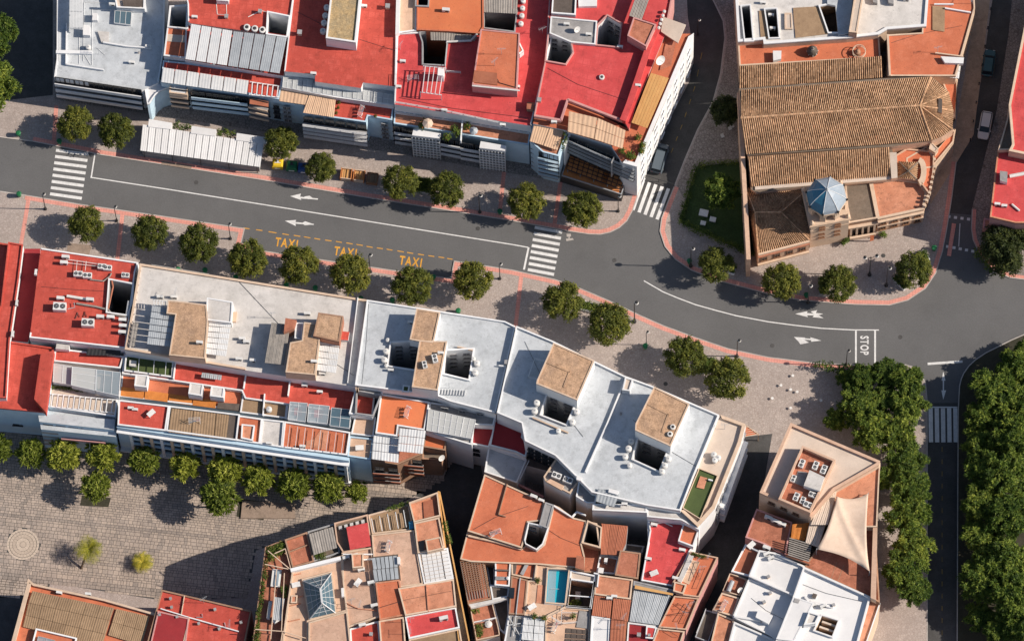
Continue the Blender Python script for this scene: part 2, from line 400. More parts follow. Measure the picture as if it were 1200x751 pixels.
def place(proto, used, loc, rz, label, sc=None):
    """first call uses the prototype itself, later calls copy it with its parts"""
    o = proto if not used else copy_tree(proto)
    o.location = loc; o.rotation_euler = (0, 0, rz); o['label'] = label
    assert 4 <= len(label.split()) <= 16, label
    if sc: o.scale = (sc, sc, sc) if not isinstance(sc, tuple) else sc
    return o
JIT = [0]
def jit():
    JIT[0] = (JIT[0]+7) % 23; return JIT[0]*.0035
# ------------------------------------------------------------------ ground, road, pavements
def structure(name, mb, mats, kind='structure'):
    o = mb.build(name, mats); o['kind'] = kind; return o
m = MB(); m.poly([Vector((-400,-400,0)), Vector((400,-400,0)), Vector((400,400,0)), Vector((-400,400,0))], -.004)
structure('ground', m, 'soil')
m = MB(); q = G([(-60,-60),(1260,-60),(1260,811),(-60,811)], 0)
m.poly(q, 0); structure('road', m, 'asphalt')
PAVE_Z = .12
EDGE_N = [(-40,157),(0,161),(38,166),(90,176),(120,182),(210,196),(300,210),(431,232),(520,246),(600,259),(666,271),(690,274.6),(703,275),(715,272.5),(726,267),(735,259),(741.5,247),(748,228),(757,203),(770,170),(790,130),(808,95),(813,62),(806,20),(803,-40)]
EDGE_S = [(-40,220),(0,224),(30,228.5),(96,239.5),(142,246),(210,256),(287,267.5),(283,284),(300,292.5),(376,304),(464,317),(528,326),(532,305.5),(600,316),(650,327),(681,338),(714,352),(752,370),(777,381),(815,395),(853,408),(900,418),(956,425),(1021,428),(1060,426.5),(1072,430),(1080,438),(1085,449),(1087,470),(1087,800)]
EDGE_C = [(833,-40),(835,0),(847,25),(849,45),(844,86),(835,119),(817,152),(802,187),(790,218),(781,240),(775,256),(773,271),(779,289),(791,304),(810,317),(843,329.5),(900,344.5),(938,352),(1001,357),(1042,357.8),(1064,352),(1085,338),(1097,320),(1105,294),(1110,268),(1116,230),(1121,190),(1140,160),(1163,0),(1167,-40)]
EDGE_E = [(1190,-40),(1182,40),(1168,130),(1150,200),(1139,245),(1138,268),(1140,281),(1149,301),(1165,317.5),(1183,325.5),(1210,329),(1250,331)]
EDGE_K = [(1250,375),(1200,391.5),(1184,398.5),(1168,406.5),(1155,413),(1143,421),(1135,428.5),(1129,437),(1126,444),(1124,452),(1122.6,480),(1122,560),(1121,800)]
def pavement(name, px, mat='paving'):
    pts = ccw(G(px, PAVE_Z)); mb = MB(); mb.prism(pts, -.003, PAVE_Z); return structure(name, mb, mat)
pavement('pavement', EDGE_N+[(-40,-40)])
pavement('pavement', EDGE_S+[(-40,800)])
pavement('pavement', EDGE_C)
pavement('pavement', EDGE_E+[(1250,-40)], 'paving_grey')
pavement('park_ground', EDGE_K+[(1250,800)], 'soil')
def ribbon_mb(px, off, w, z, mb=None, h=0):
    """strip of width w that follows a pixel polyline at distance off to its left (ccw side)"""
    mb = mb or MB(); P = G(px, z)
    def offs(d):
        out = []
        for i, p in enumerate(P):
            a = P[max(i-1, 0)]; b = P[min(i+1, len(P)-1)]
            e1 = (p-a).normalized() if i else (b-p).normalized(); e2 = (b-p).normalized() if i < len(P)-1 else e1
            n1 = Vector((-e1.y, e1.x, 0)); s = n1+Vector((-e2.y, e2.x, 0)); k = max(s.dot(n1), .5); out.append(p+s*(d/k))
        return out
    A, B = offs(off), offs(off+w)
    for i in range(len(P)-1):
        vs = [A[i], A[i+1], B[i+1], B[i]]
        if w < 0: vs = vs[::-1]
        mb.add([(v.x, v.y, z) for v in vs], [(0,1,2,3)])
        if h:
            mb.add([(A[i].x,A[i].y,z-h),(A[i+1].x,A[i+1].y,z-h),(A[i+1].x,A[i+1].y,z),(A[i].x,A[i].y,z)], [(0,1,2,3)])
    return mb
# kerb stones and the pink tactile band behind them
def band(px, side, w=.62, kerb=True, z=PAVE_Z+.008, pink=True):
    if kerb: structure('kerb', ribbon_mb(px, -.02*side, .15*side, z+.004), 'kerb')
    if pink: structure('pink_paving_band', ribbon_mb(px, .13*side, w*side, z), 'pink_tile')
band(EDGE_N[2:21], 1); band(EDGE_N[:3], 1, pink=False)
band(EDGE_S[2:24], -1); band(EDGE_S[23:], -1, pink=False); band(EDGE_S[:3], -1, pink=False)
band(EDGE_C[8:27], 1); band(EDGE_C[:9], 1, pink=False)
band(EDGE_E[4:], 1, w=.5); band(EDGE_K, 1, w=.35, kerb=True, pink=False)
for px in ([(66,124),(63,168)],[(592,188),(585,256)],[(658,206),(649,268)],[(34,230),(24,290)],[(144,247),(137,308)],[(611,322),(604,384)],[(1118,262),(1112,300)]):
    structure('pink_paving_band', ribbon_mb(px, -.3, .6, PAVE_Z+.004), 'pink_tile')
# darker grey strip in front of the north houses and around the left corner
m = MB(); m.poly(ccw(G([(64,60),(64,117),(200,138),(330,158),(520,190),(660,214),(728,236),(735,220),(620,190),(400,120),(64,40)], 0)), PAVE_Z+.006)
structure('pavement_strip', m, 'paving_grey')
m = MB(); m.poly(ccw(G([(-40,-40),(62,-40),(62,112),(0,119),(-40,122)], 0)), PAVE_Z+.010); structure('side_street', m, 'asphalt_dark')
# dark narrow streets that rise between the blocks, and one painted house shadow
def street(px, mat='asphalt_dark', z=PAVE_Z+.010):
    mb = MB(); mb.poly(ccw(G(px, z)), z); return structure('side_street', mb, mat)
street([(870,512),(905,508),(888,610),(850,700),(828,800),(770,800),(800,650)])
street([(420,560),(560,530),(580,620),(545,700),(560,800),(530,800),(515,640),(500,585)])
street([(-40,670),(60,680),(20,800),(-40,800)])  # dark sheet painting the corner house's cast shadow on the ground
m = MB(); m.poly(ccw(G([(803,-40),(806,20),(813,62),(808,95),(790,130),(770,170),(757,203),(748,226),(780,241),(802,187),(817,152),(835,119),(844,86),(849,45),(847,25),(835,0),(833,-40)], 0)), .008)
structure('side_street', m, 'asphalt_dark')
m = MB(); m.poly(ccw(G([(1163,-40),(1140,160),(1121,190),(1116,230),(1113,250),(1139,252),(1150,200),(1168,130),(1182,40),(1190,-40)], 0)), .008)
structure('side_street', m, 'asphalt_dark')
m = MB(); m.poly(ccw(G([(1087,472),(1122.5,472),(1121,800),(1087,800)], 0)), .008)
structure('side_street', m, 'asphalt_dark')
# brown sunlit pavement east of the church and darker paving west of it
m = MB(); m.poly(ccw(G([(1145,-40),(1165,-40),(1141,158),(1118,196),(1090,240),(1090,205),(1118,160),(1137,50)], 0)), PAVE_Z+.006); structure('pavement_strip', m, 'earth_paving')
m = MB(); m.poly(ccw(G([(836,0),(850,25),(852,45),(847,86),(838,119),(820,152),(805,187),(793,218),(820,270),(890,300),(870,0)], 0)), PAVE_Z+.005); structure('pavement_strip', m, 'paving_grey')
# repaired earth-coloured patches in the avenue pavement
for px in ([(80,285),(108,288),(104,300),(78,297)],[(190,189),(225,195),(224,199),(189,193)]):
    m = MB(); m.poly(ccw(G(px, 0)), PAVE_Z+.014); structure('paving_patch', m, 'patch_earth')

# ------------------------------------------------------------------ the stone plaza, slab by slab
PLAZA = [(-30,505),(120,515),(440,552),(530,540),(520,562),(470,590),(300,645),(290,700),(200,705),(60,683),(20,700),(-30,700)]
def inside(px, py, poly):
    c = False; n = len(poly)
    for i in range(n):
        x1, y1 = poly[i]; x2, y2 = poly[i-1]
        if (y1 > py) != (y2 > py) and px < (x2-x1)*(py-y1)/(y2-y1)+x1: c = not c
    return c
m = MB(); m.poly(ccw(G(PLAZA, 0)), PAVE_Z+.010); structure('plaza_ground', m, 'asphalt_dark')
rnd = random.Random(3)
m = MB(); o = W(-30, 500, 0); ux = (W(420,548,0)-W(-30,500,0)); ux.z = 0; ux.normalize(); uy = Vector((-ux.y, ux.x, 0))
def topx(p):
    d = ROT.transposed() @ (p-CAMLOC); return 600+FPX*d.x/-d.z, 375.5-FPX*d.y/-d.z
mc = W(27, 638, 0)
y = 3.0
while y > -27:
    hh = rnd.choice((.34,.4,.46,.55,.68)); x = -rnd.random()
    while x < 72:
        ww = rnd.uniform(.34, .85); c = o+ux*(x+ww/2)+uy*(y-hh/2); px, py = topx(c)
        if inside(px, py, PLAZA) and (c-mc).length > 2.35:
            grid = (math.floor(x/9.5+.1*math.sin(y)) != math.floor((x+ww)/9.5+.1*math.sin(y))) or abs((y+4) % 9) < .75
            t = min(1, max(0, rnd.gauss(.62, .17))) if not grid else rnd.uniform(.1, .45)
            m.obox(Vector((c.x, c.y, PAVE_Z)), ux, ww-.05, hh-.05, .028+rnd.random()*.008, tone=t)
        x += ww
    y -= hh
mb_slabs = m; structure('plaza_slabs', m, 'plaza_stone', kind='stuff')
# round inlaid stone disc in the plaza: rings of stones
t = thing('stone_disc', 'round pale stone disc of concentric rings set into the plaza floor', 'paving disc', (mc.x, mc.y, PAVE_Z))
for i, (r0, r1, n, tone) in enumerate(((0,.46,8,.6),(.49,1.02,12,.8),(1.05,1.52,18,.5),(1.55,1.97,24,.7),(2.03,2.34,30,.99))):
    mb = MB()
    for k in range(n):
        a0 = 2*math.pi*k/n+.006; a1 = 2*math.pi*(k+1)/n-.006
        P = [(mc.x+r*math.cos(a), mc.y+r*math.sin(a)) for r, a in ((r1,a0),(r1,a1),(max(r0,.02),a1),(max(r0,.02),a0))]
        mb.prism([Vector((x_, y_, 0)) for x_, y_ in P], PAVE_Z, PAVE_Z+.04, tone=min(1, tone+rnd.uniform(-.12,.05)))
    mb.build('stone_ring', 'disc_stone', t)
# square planting holes in the plaza
for i, (px, lab) in enumerate((([(96,580),(130,583),(127,594),(94,592)], 'dark square planting pit at the foot of the sunlit plaza tree, left'),
            ([(280,584),(312,588),(309,609),(277,605)], 'dark square planting pit beside the pale raised slab in the plaza'))):
    P = G(px, PAVE_Z+.04); mb = MB(); mb.prism(P, PAVE_Z, PAVE_Z+.042); tag(mb.build('planting_pit', 'soil'), lab, 'planting pit', 'planting pits in the plaza')
P = G([(284,586),(345,590),(346,607),(282,607)], PAVE_Z+.25); mb = MB(); mb.prism(P, PAVE_Z, PAVE_Z+.25)
tag(mb.build('stone_platform', 'patch_earth'), 'low pale stone platform under the plaza trees', 'stone platform')

# ------------------------------------------------------------------ painted markings (flat, 4 mm apart)
MZ = .013
def strip(mb, a, b, w, z=MZ):
    a, b = G([a, b], 0); d = (b-a).normalized(); n = Vector((-d.y, d.x, 0))*(w/2)
    mb.add([(p.x, p.y, z) for p in (a-n, b-n, b+n, a+n)], [(0,1,2,3)]); return mb
def lerp(a, b, t): return (a[0]+(b[0]-a[0])*t, a[1]+(b[1]-a[1])*t)
def zebra(L0, L1, R0, R1, n, w, label):
    c = G([lerp(lerp(L0, L1, .5), lerp(R0, R1, .5), .5)], 0)[0]
    t = thing('zebra_crossing', label, 'zebra crossing', (c.x, c.y, 0), 'zebra crossings of white painted bars')
    for i in range(n):
        k = i/(n-1); strip(MB(), lerp(L0, L1, k), lerp(R0, R1, k), w).build('stripe', 'road_white', t)
zebra((65.5,176.3), (58.6,227.3), (103.6,181), (95.9,232.6), 8, .46, 'zebra crossing of eight bars at the left end of the avenue')
zebra((626.6,266.6), (618.5,315.9), (658.7,272.4), (649.3,321.7), 8, .46, 'zebra crossing of eight bars over the avenue beside the stop line')
zebra((753.8,211.6), (783.4,221), (741.7,246.3), (770,257.2), 5, .50, 'diagonal zebra crossing at the mouth of the dark side street')
zebra((1090.5,478), (1119.5,478), (1091,518), (1120,518), 5, .62, 'zebra crossing of five long bars between the two groups of park trees')
def line(name, pts, w, label, cat='road line', mat='road_white', group=None):
    mb = MB()
    for i in range(len(pts)-1): strip(mb, pts[i], pts[i+1], w, MZ+.0006*(i % 3))
    return tag(mb.build(name, mat), label, cat, group)
line('lane_line', [(106,208),(200,222.5),(300,238.5),(450,262.5),(600,286.6),(619,290)], .16, 'long thin white line along the middle of the avenue')
line('stop_line', [(619.5,290),(614,316)], .28, 'white stop line beside the zebra crossing in mid avenue')
line('stop_line', [(111.4,180),(107,207.5)], .20, 'short white stop line beside the left zebra crossing')
line('lane_line', [(754.5,329),(777,342),(795,349.5),(815,357),(840,364),(863,370),(900,377),(930,381),(963,384.7),(1000,386.6),(1030,386.7)], .16, 'curved white line through the bend of the avenue')
line('stop_line', [(1003,387.5),(1003,425)], .26, 'white bar left of the painted word STOP')
line('stop_line', [(1025.5,387.5),(1025.5,425)], .26, 'white bar right of the painted word STOP')
line('stop_line', [(1087,426.3),(1128,423.5)], .36, 'slanting white bar across the mouth of the tree lined street')
line('stop_line', [(1088.5,477),(1122,477)], .2, 'thin white bar along the top of the park zebra crossing')
line('lane_line', [(1125,262),(1123.5,289)], .12, 'short white line in the shaded street beside the church')
for (a, b, n, lab) in (((1110.5,289),(1140,294.5),5,'row of small white squares across the street mouth near the corner tree'),((1112,254),(1135,257),4,'faint row of small white squares in the shaded street')):
    t = thing('painted_squares', lab, 'road marking', G([a], 0)[0], 'rows of painted squares')
    for i in range(n):
        p = lerp(a, b, i/(n-1)); strip(MB(), (p[0]-1.8, p[1]-.2), (p[0]+1.8, p[1]+.2), .42).build('square', 'road_white', t)
# yellow dashes along the taxi bay
t = thing('taxi_bay_line', 'dashed yellow line along the taxi bay', 'road line', G([(285,267.5)], 0)[0])
dz = K('B1', [(-60,345),(-30,349),(0,353),(30,357),(58,362),(95,368),(122,372),(152,377),(175,379),(205,384),(222,386),(252,391),(270,393),(297,398),(320,401),(350,405),(370,407),(398,412),(418,414),(448,419),(465,421),(495,426),(512,430),(540,435),(560,437),(588,441),(605,443),(632,448),(655,451),(685,456),(700,458),(728,463),(750,466),(778,470),(798,473),(826,477),(845,479),(872,483),(885,486),(910,490)])
for i in range(0, len(dz), 2): strip(MB(), dz[i], dz[i+1], .13).build('dash', 'road_yellow', t)
for pts, lab in (([(1104,522),(1104,751)], 'faint yellow dashed line down the tree lined street'), ([(823,60),(815,100),(800,145),(784,186)], 'yellow dashed line in the dark side street beside the church')):
    t = thing('centre_line', lab, 'road line', G([pts[0]], 0)[0])
    for i in range(len(pts)-1):
        a, b = pts[i], pts[i+1]; n = max(1, int(math.dist(a, b)/14))
        for k in range(n): strip(MB(), lerp(a, b, (k+.1)/n), lerp(a, b, (k+.5)/n), .10, .017).build('dash', 'yellow_old', t)
# lettering laid flat on the road
def letter_mesh(ch, size, sx=1.0):
    cu = bpy.data.curves.new('letter', 'FONT'); cu.body = ch; cu.size = size; cu.resolution_u = 3; cu.offset = size*.03
    tmp = bpy.data.objects.new('letter_tmp', cu); C.objects.link(tmp)
    dg = bpy.context.evaluated_depsgraph_get(); me = bpy.data.meshes.new_from_object(tmp.evaluated_get(dg))
    bpy.data.objects.remove(tmp); bpy.data.curves.remove(cu)
    w = max(v.co.x for v in me.vertices)
    for v in me.vertices: v.co.x *= sx
    return me, w*sx
def word(text, a, b, hpx, label, mat, name, rot_up=False, z=MZ):
    """letters from pixel a (lower left) to b (lower right), cap height in metres"""
    A, B = G([a, b], 0); d = (B-A); L = d.length; d.normalize(); ang = math.atan2(d.y, d.x)
    t = thing(name, label, 'road lettering', (A.x, A.y, 0), 'painted words on the road')
    size = hpx/.72; ms = [letter_mesh(ch, size) for ch in text]; gap = size*.10
    tot = sum(w for _, w in ms)+gap*(len(ms)-1); k = L/tot; x = 0
    for (me, w), ch in zip(ms, text):
        me.materials.clear(); me.materials.append(MATS[mat])
        o = bpy.data.objects.new('letter', me); C.objects.link(o); o.parent = t
        o.location = (math.cos(ang)*x, math.sin(ang)*x, z); o.rotation_euler = (0, 0, ang); o.scale = (k, 1, 1); WL[o.name] = WL[t.name]
        x += (w+gap)*k
word('TAXI', (322,288), (348,291.5), 1.35, 'yellow painted word TAXI, leftmost of the three along the taxi bay', 'road_yellow', 'taxi_lettering')
word('TAXI', (391,298.5), (417,302), 1.35, 'yellow painted word TAXI between its two neighbours along the taxi bay', 'road_yellow', 'taxi_lettering')
word('TAXI', (467.5,309.5), (493.5,313), 1.35, 'yellow painted word TAXI nearest the right end of the taxi bay', 'road_yellow', 'taxi_lettering')
word('STOP', (1008.5,393.5), (1008.5,415.8), 1.2, 'white painted word STOP between two white bars', 'road_white', 'stop_lettering')
def flat(name, polys, label, cat='road arrow', mat='road_white', group='white arrows painted on the road'):
    mb = MB()
    for i, px in enumerate(polys): mb.poly(ccw(G(px, 0)), MZ+.001*i)
    return tag(mb.build(name, mat), label, cat, group)
def arrow_polys(c, f, pts): return [[(x, y) for x, y in p] for p in pts]
flat('road_arrow', [K('B1',(158,198),(208,186),(204,202),(210,216)), K('B1',(200,200),(288,209),(286,214),(200,208)), K('B1',(222,200),(248,196),(262,206),(244,212))], 'white arrow in the upper lane of the avenue pointing left')
flat('road_arrow', [K('B1',(134,312),(186,308),(182,320),(184,336)), K('B1',(178,317),(268,326),(267,331),(178,325)), K('B1',(212,322),(228,314),(268,328),(226,333))], 'white arrow just above the first TAXI word pointing left')
flat('road_arrow', [K('C3',(120,98),(172,101),(166,110),(190,124),(150,132),(140,118)), K('C3',(150,102),(205,107),(205,113),(150,110)), K('C3',(196,99),(247,115),(200,120))], 'white forked arrow left of the STOP box pointing right')
CROPS['T'] = (731,152,2.5586)
flat('road_arrow', [K('T',(514,552),(551,544),(548,552),(552,562)), K('T',(545,549),(580,553),(580,557),(545,556)), K('T',(560,545),(580,541),(576,549),(598,552),(584,556),(599,565),(566,562),(572,554))], 'white forked arrow above the curved lane line pointing left')
flat('road_arrow', [K('C3',(803,345),(825,345),(812,388)), K('C3',(809,280),(816,280),(815,350),(810,350)), K('C3',(804,300),(812,258),(822,300))], 'thin white double arrow in the shaded mouth of the tree lined street')
flat('bicycle_marking', [K('B2',(252,372),(272,372),(274,384),(254,386)), K('B2',(250,395),(282,392),(286,400),(252,406)), K('B2',(262,385),(268,385),(266,400),(260,400))], 'small faint white symbol right of the mid avenue zebra crossing', 'road marking', 'kerb', None)
# manhole covers and drain covers
for px, lab, r in (((1113,205),'round cover in the shaded street beside the church',.35),):
    pass
# ------------------------------------------------------------------ foliage cloud
def leaf_cloud(seed, clumps, per, lw, ll, spread, droop=.2, up=.6, whorl=False):
    """clumps: list of (centre, radius). Many small leaf faces, tone by height and chance"""
    rn = random.Random(seed); vs = []; fs = []; ts = []
    for c, r in clumps:
        base = rn.random()
        for k in range(per):
            if whorl:
                a = rn.uniform(0, 2*math.pi); e = rn.uniform(-.1, 1.1)
                d = Vector((math.cos(a)*math.cos(e), math.sin(a)*math.cos(e), math.sin(e)*.8)); p = c+d*r*.15
                t = d; n = Vector((rn.gauss(0,.3), rn.gauss(0,.3), 1)).normalized()
            else:
                d = Vector((rn.gauss(0,1), rn.gauss(0,1), rn.gauss(0,1))).normalized(); p = c+d*r*(rn.random()**.45)
                n = (d*.8+Vector((rn.gauss(0,.4), rn.gauss(0,.4), up+rn.gauss(0,.3)))).normalized()
                t = n.orthogonal(); t.rotate(Matrix.Rotation(rn.uniform(0, 6.28), 3, n))
            s = t.cross(n).normalized(); L_ = ll*rn.uniform(.7, 1.25); w = lw*rn.uniform(.7, 1.2)
            o = len(vs)
            vs += [p, p+t*L_*.5+s*w*.5, p+t*L_-Vector((0,0,droop*L_)), p+t*L_*.5-s*w*.5]
            fs.append((o, o+1, o+2, o+3)); ts.append(min(1, max(0, .25+.5*base+rn.gauss(0,.16))))
    return vs, fs, ts
def cloud_mesh(name, mat, data):
    vs, fs, ts = data; me = bpy.data.meshes.new(name); me.from_pydata(vs, [], fs); me.materials.append(MATS[mat])
    at = me.attributes.new('tone', 'FLOAT', 'FACE'); at.data.foreach_set('value', ts); me.update(); return me
# ------------------------------------------------------------------ building kit
def house(label, c, x, y, name='house', cat='building', group=None):
    p = G(K(c, [(x, y)]), 0)[0]; return thing(name, label, cat, (p.x, p.y, 0), group)
def parapet_mb(P, h, w, z, zb=.25, open_edges=()):
    I = inset(P, w); mb = MB(); n = len(P)
    for i in range(n):
        if i in open_edges: continue
        j = (i+1) % n; a, b, c_, d = P[i], P[j], I[j], I[i]
        z0, z1 = z-zb, z+h
        vs = [(a.x,a.y,z0),(b.x,b.y,z0),(c_.x,c_.y,z0),(d.x,d.y,z0),(a.x,a.y,z1),(b.x,b.y,z1),(c_.x,c_.y,z1),(d.x,d.y,z1)]
        mb.add(vs, [(4,5,6,7),(0,1,5,4),(2,3,7,6),(3,2,1,0)])
        if (i-1) % n in open_edges: mb.add([vs[0],vs[4],vs[7],vs[3]], [(0,1,2,3)])
        if j in open_edges: mb.add([vs[1],vs[2],vs[6],vs[5]], [(0,1,2,3)])
    return mb
def vol(root, c, pts, z, wall, roof, par=.35, pw=.22, pmat=None, holes=(), zb=0, drop=0, rname='roof', wname='wall', label=None, open_edges=()):
    """a block of a building from its roof outline (pixels at height z); par = parapet height"""
    z = z+jit(); P = G(K(c, pts), z); H = []
    flip = area(P) < 0
    P = ccw(P)
    for hc, hp, hz, hm in holes: H.append((ccw(G(K(hc, hp), z)), hz, hm))
    wm = MB(); wm.wall(P, zb, z-drop)
    if zb > 0: wm.poly(P, zb, up=False)
    wm.build(wname, wall, root)
    rm = MB(); rm.poly(P, z-drop+.004, holes=[h for h, _, _ in H]); o = rm.build(rname, roof, root)
    if label: o['label'] = label
    for h, hz, hm in H:
        lw = MB(); lw.wall(h[::-1], hz, z-drop+.003); lw.poly(h, hz, 1); lw.build('light_well', [hm, 'dark_roof'], root)
        s = h[::-1]; rim = MB(); O = inset(h, -.2)
        for i in range(len(h)):
            j = (i+1) % len(h); a, b, c2, d = h[i], h[j], O[j], O[i]; z1 = z+.45
            vs = [(a.x,a.y,z-drop),(b.x,b.y,z-drop),(c2.x,c2.y,z-drop),(d.x,d.y,z-drop),(a.x,a.y,z1),(b.x,b.y,z1),(c2.x,c2.y,z1),(d.x,d.y,z1)]
            rim.add(vs, [(7,6,5,4),(4,5,1,0),(6,7,3,2)])
        rim.build('well_rim', pmat or hm, root)
    if par:
        n = len(P)
        oe = [(n-2-i) % n for i in open_edges] if flip else open_edges
        parapet_mb(P, par, pw, z, zb=.25 if not drop else drop+.2, open_edges=oe).build('parapet', pmat or wall, root)
    return z
def level(root, c, pts, z, mat, name='terrace_floor', th=.05, wall=None):
    """a thin floor or roof sheet with its own edges"""
    z = z+jit(); mb = MB(); mb.prism(G(K(c, pts), z), z-th, z, bottom=True); return mb.build(name, mat, root)
def bil(q, u, v):
    return q[0].lerp(q[1], u).lerp(q[3].lerp(q[2], u), v)
def canopy(root, c, quad, z, mat, n, waves=5, rows=1, name='roof_panel', z2=None, seam=.03, amp=.025, across=False):
    """metal or plastic sheets side by side from left to right, each sheet folded into ribs.
    quad = top-left, top-right, bottom-right, bottom-left; z2 = height of the bottom edge"""
    z = z+jit(); z2 = z if z2 is None else z2+jit(); k = K(c, quad); q = [W(*k[0], z), W(*k[1], z), W(*k[2], z2), W(*k[3], z2)]
    if across: q = [q[1], q[2], q[3], q[0]]
    wid = ((q[1]-q[0]).length+(q[2]-q[3]).length)/2; s = seam/max(wid, .1)
    out = []
    for r in range(rows):
        for i in range(n):
            u0, u1 = i/n+s/2, (i+1)/n-s/2; v0, v1 = r/rows, (r+1)/rows-(.02 if rows > 1 and r < rows-1 else 0); mb = MB(); m2 = waves*4; vs = []
            for a in range(m2+1):
                u = u0+(u1-u0)*a/m2; ph = a % 4; dz = (0, amp, amp, 0)[ph]
                for v in (v0, v1): p = bil(q, u, v); vs.append((p.x, p.y, p.z+dz+(.02 if (i+r) % 2 else 0)))
            fs = [(2*a, 2*a+2, 2*a+3, 2*a+1) for a in range(m2)]
            if area([Vector(vs[0]), Vector(vs[2]), Vector(vs[3])]) < 0: fs = [f[::-1] for f in fs]
            mb.add(vs, fs)
            p = [bil(q, u0, v0), bil(q, u1, v0), bil(q, u1, v1), bil(q, u0, v1)]
            lo = [(a.x, a.y, a.z-.05) for a in p]; hi = [(a.x, a.y, a.z) for a in p]
            mb.add(lo+hi, [(0,1,2,3),(0,1,5,4),(1,2,6,5),(2,3,7,6),(3,0,4,7)])
            out.append(mb.build(name, mat, root))
    return out
def pergola(root, c, quad, z, n, mat, w=.10, h=.14, rails=2, name='beam', posts=None):
    """beams from the top edge to the bottom edge of the quad, laid on cross rails"""
    z = z+jit(); k = K(c, quad); q = [W(*p, z) for p in k]
    for i in range(n):
        u = (i+.5)/n; MB().bar(bil(q, u, 0), bil(q, u, 1), w, h).build(name, mat, root)
    for j in range(rails):
        v = j/(rails-1) if rails > 1 else .5; dz = Vector((0, 0, -h*.5-w*.5-.003)); MB().bar(bil(q, 0, v)+dz, bil(q, 1, v)+dz, w).build('rail', mat, root)
    if posts is not None:
        for u, v in ((0,0),(1,0),(1,1),(0,1)):
            p = bil(q, u, v); MB().bar((p.x, p.y, posts), (p.x, p.y, z-h), w*.9).build('post', mat, root)
def tilegrid(root, c, quad, z, nx, ny, mat, gap=.05, th=.03, name='floor_tiles'):
    z = z+jit(); q = [W(*p, z) for p in K(c, quad)]; mb = MB(); rn = random.Random(int(q[0].x*10))
    gx = gap/(q[1]-q[0]).length/2; gy = gap/(q[3]-q[0]).length/2
    for i in range(nx):
        for j in range(ny):
            p = [bil(q, i/nx+gx, j/ny+gy), bil(q, (i+1)/nx-gx, j/ny+gy), bil(q, (i+1)/nx-gx, (j+1)/ny-gy), bil(q, i/nx+gx, (j+1)/ny-gy)]
            mb.prism(p, z, z+th+rn.uniform(0, .012))
    o = mb.build(name, mat, root)
    if nx*ny > 30: o['kind'] = 'stuff'
    return o
_WIN = {}
def window_meshes(w, h, style):
    k = (round(w,2), round(h,2), style)
    if k not in _WIN:
        f = MB(); t = .09; fm = {'white': 'white_wall', 'wood': 'wood', 'dark': 'black_metal', 'grey': 'grey_wall'}[style]
        for (x0, x1, z0, z1) in ((-w/2, w/2, 0, t), (-w/2, w/2, h-t, h), (-w/2, -w/2+t, t, h-t), (w/2-t, w/2, t, h-t), (-.03, .03, t, h-t)):
            f.obox(Vector(((x0+x1)/2, -.03, z0)), Vector((1,0,0)), x1-x0, .10, z1-z0)
        f.obox(Vector((0, -.10, -.08)), Vector((1,0,0)), w+.2, .22, .075)
        p = MB(); p.obox(Vector((0, .0, t)), Vector((1,0,0)), w-2*t, .03, h-2*t)
        _WIN[k] = (f.mesh('window', fm), p.mesh('pane', 'window_dark'))
    return _WIN[k]
def windows(root, a, b, zs, n, w=1.1, h=1.3, style='white', margin=.0, out=.03):
    """n windows per row on the wall from world point a to b (outside is to the right)"""
    a = Vector((a.x, a.y, 0)); b = Vector((b.x, b.y, 0)); d = (b-a); L_ = d.length; d.normalize(); nn = Vector((d.y, -d.x, 0)); ang = math.atan2(d.y, d.x)
    fm, pm = window_meshes(w, h, style); o0 = WL[root.name]
    for z in zs:
        for i in range(n):
            t = margin+(L_-2*margin)*(i+.5)/n; p = a+d*t+nn*out
            f = bpy.data.objects.new('window', fm); C.objects.link(f); f.parent = root; f.location = (p.x-o0.x, p.y-o0.y, z-o0.z); f.rotation_euler = (0,0,ang); WL[f.name] = o0
            g = bpy.data.objects.new('pane', pm); C.objects.link(g); g.parent = f
def wpts(c, a, b, z): p = G(K(c, [a, b]), z); return p[0], p[1]
def balconies(root, c, a, b, z, zs, depth=.9, ph=1.0, mat='white_wall', rail=False, nwin=0, th=.14, floor='grey_wall', stagger=0):
    """continuous balconies with solid fronts (or rails) along the wall under roof edge a-b at height z"""
    a, b = wpts(c, a, b, z); d = (b-a); L_ = d.length; d.normalize(); n = Vector((d.y, -d.x, 0)); mid = (a+b)/2
    for i, zz in enumerate(zs):
        dd = depth+stagger*i; mb = MB(); cc = mid+n*(dd/2+.01); mb.obox(Vector((cc.x, cc.y, zz-th)), d, L_-.1, dd, th); o = mb.build('balcony', floor, root)
        cc = mid+n*(dd-.04); mb = MB()
        if rail:
            for k in range(4): mb.bar(Vector((0,0,zz+.12+k*.28))+cc.xy.to_3d()-d*(L_/2-.05), Vector((0,0,zz+.12+k*.28))+cc.xy.to_3d()+d*(L_/2-.05), .05, .07)
            m_ = max(2, int(L_/1.6))
            for k in range(m_+1): q = cc.xy.to_3d()+d*(-L_/2+.06+(L_-.12)*k/m_); mb.bar(q+Vector((0,0,zz)), q+Vector((0,0,zz+ph)), .05)
            mb.build('railing', mat, root)
        else:
            mb.obox(Vector((cc.x, cc.y, zz-th-.05)), d, L_, .12, ph+th); mb.build('balcony_front', mat, root)
        if nwin: windows(root, a, b, [zz+.02], nwin, 1.4, 2.0, 'dark')
    return a, b, n
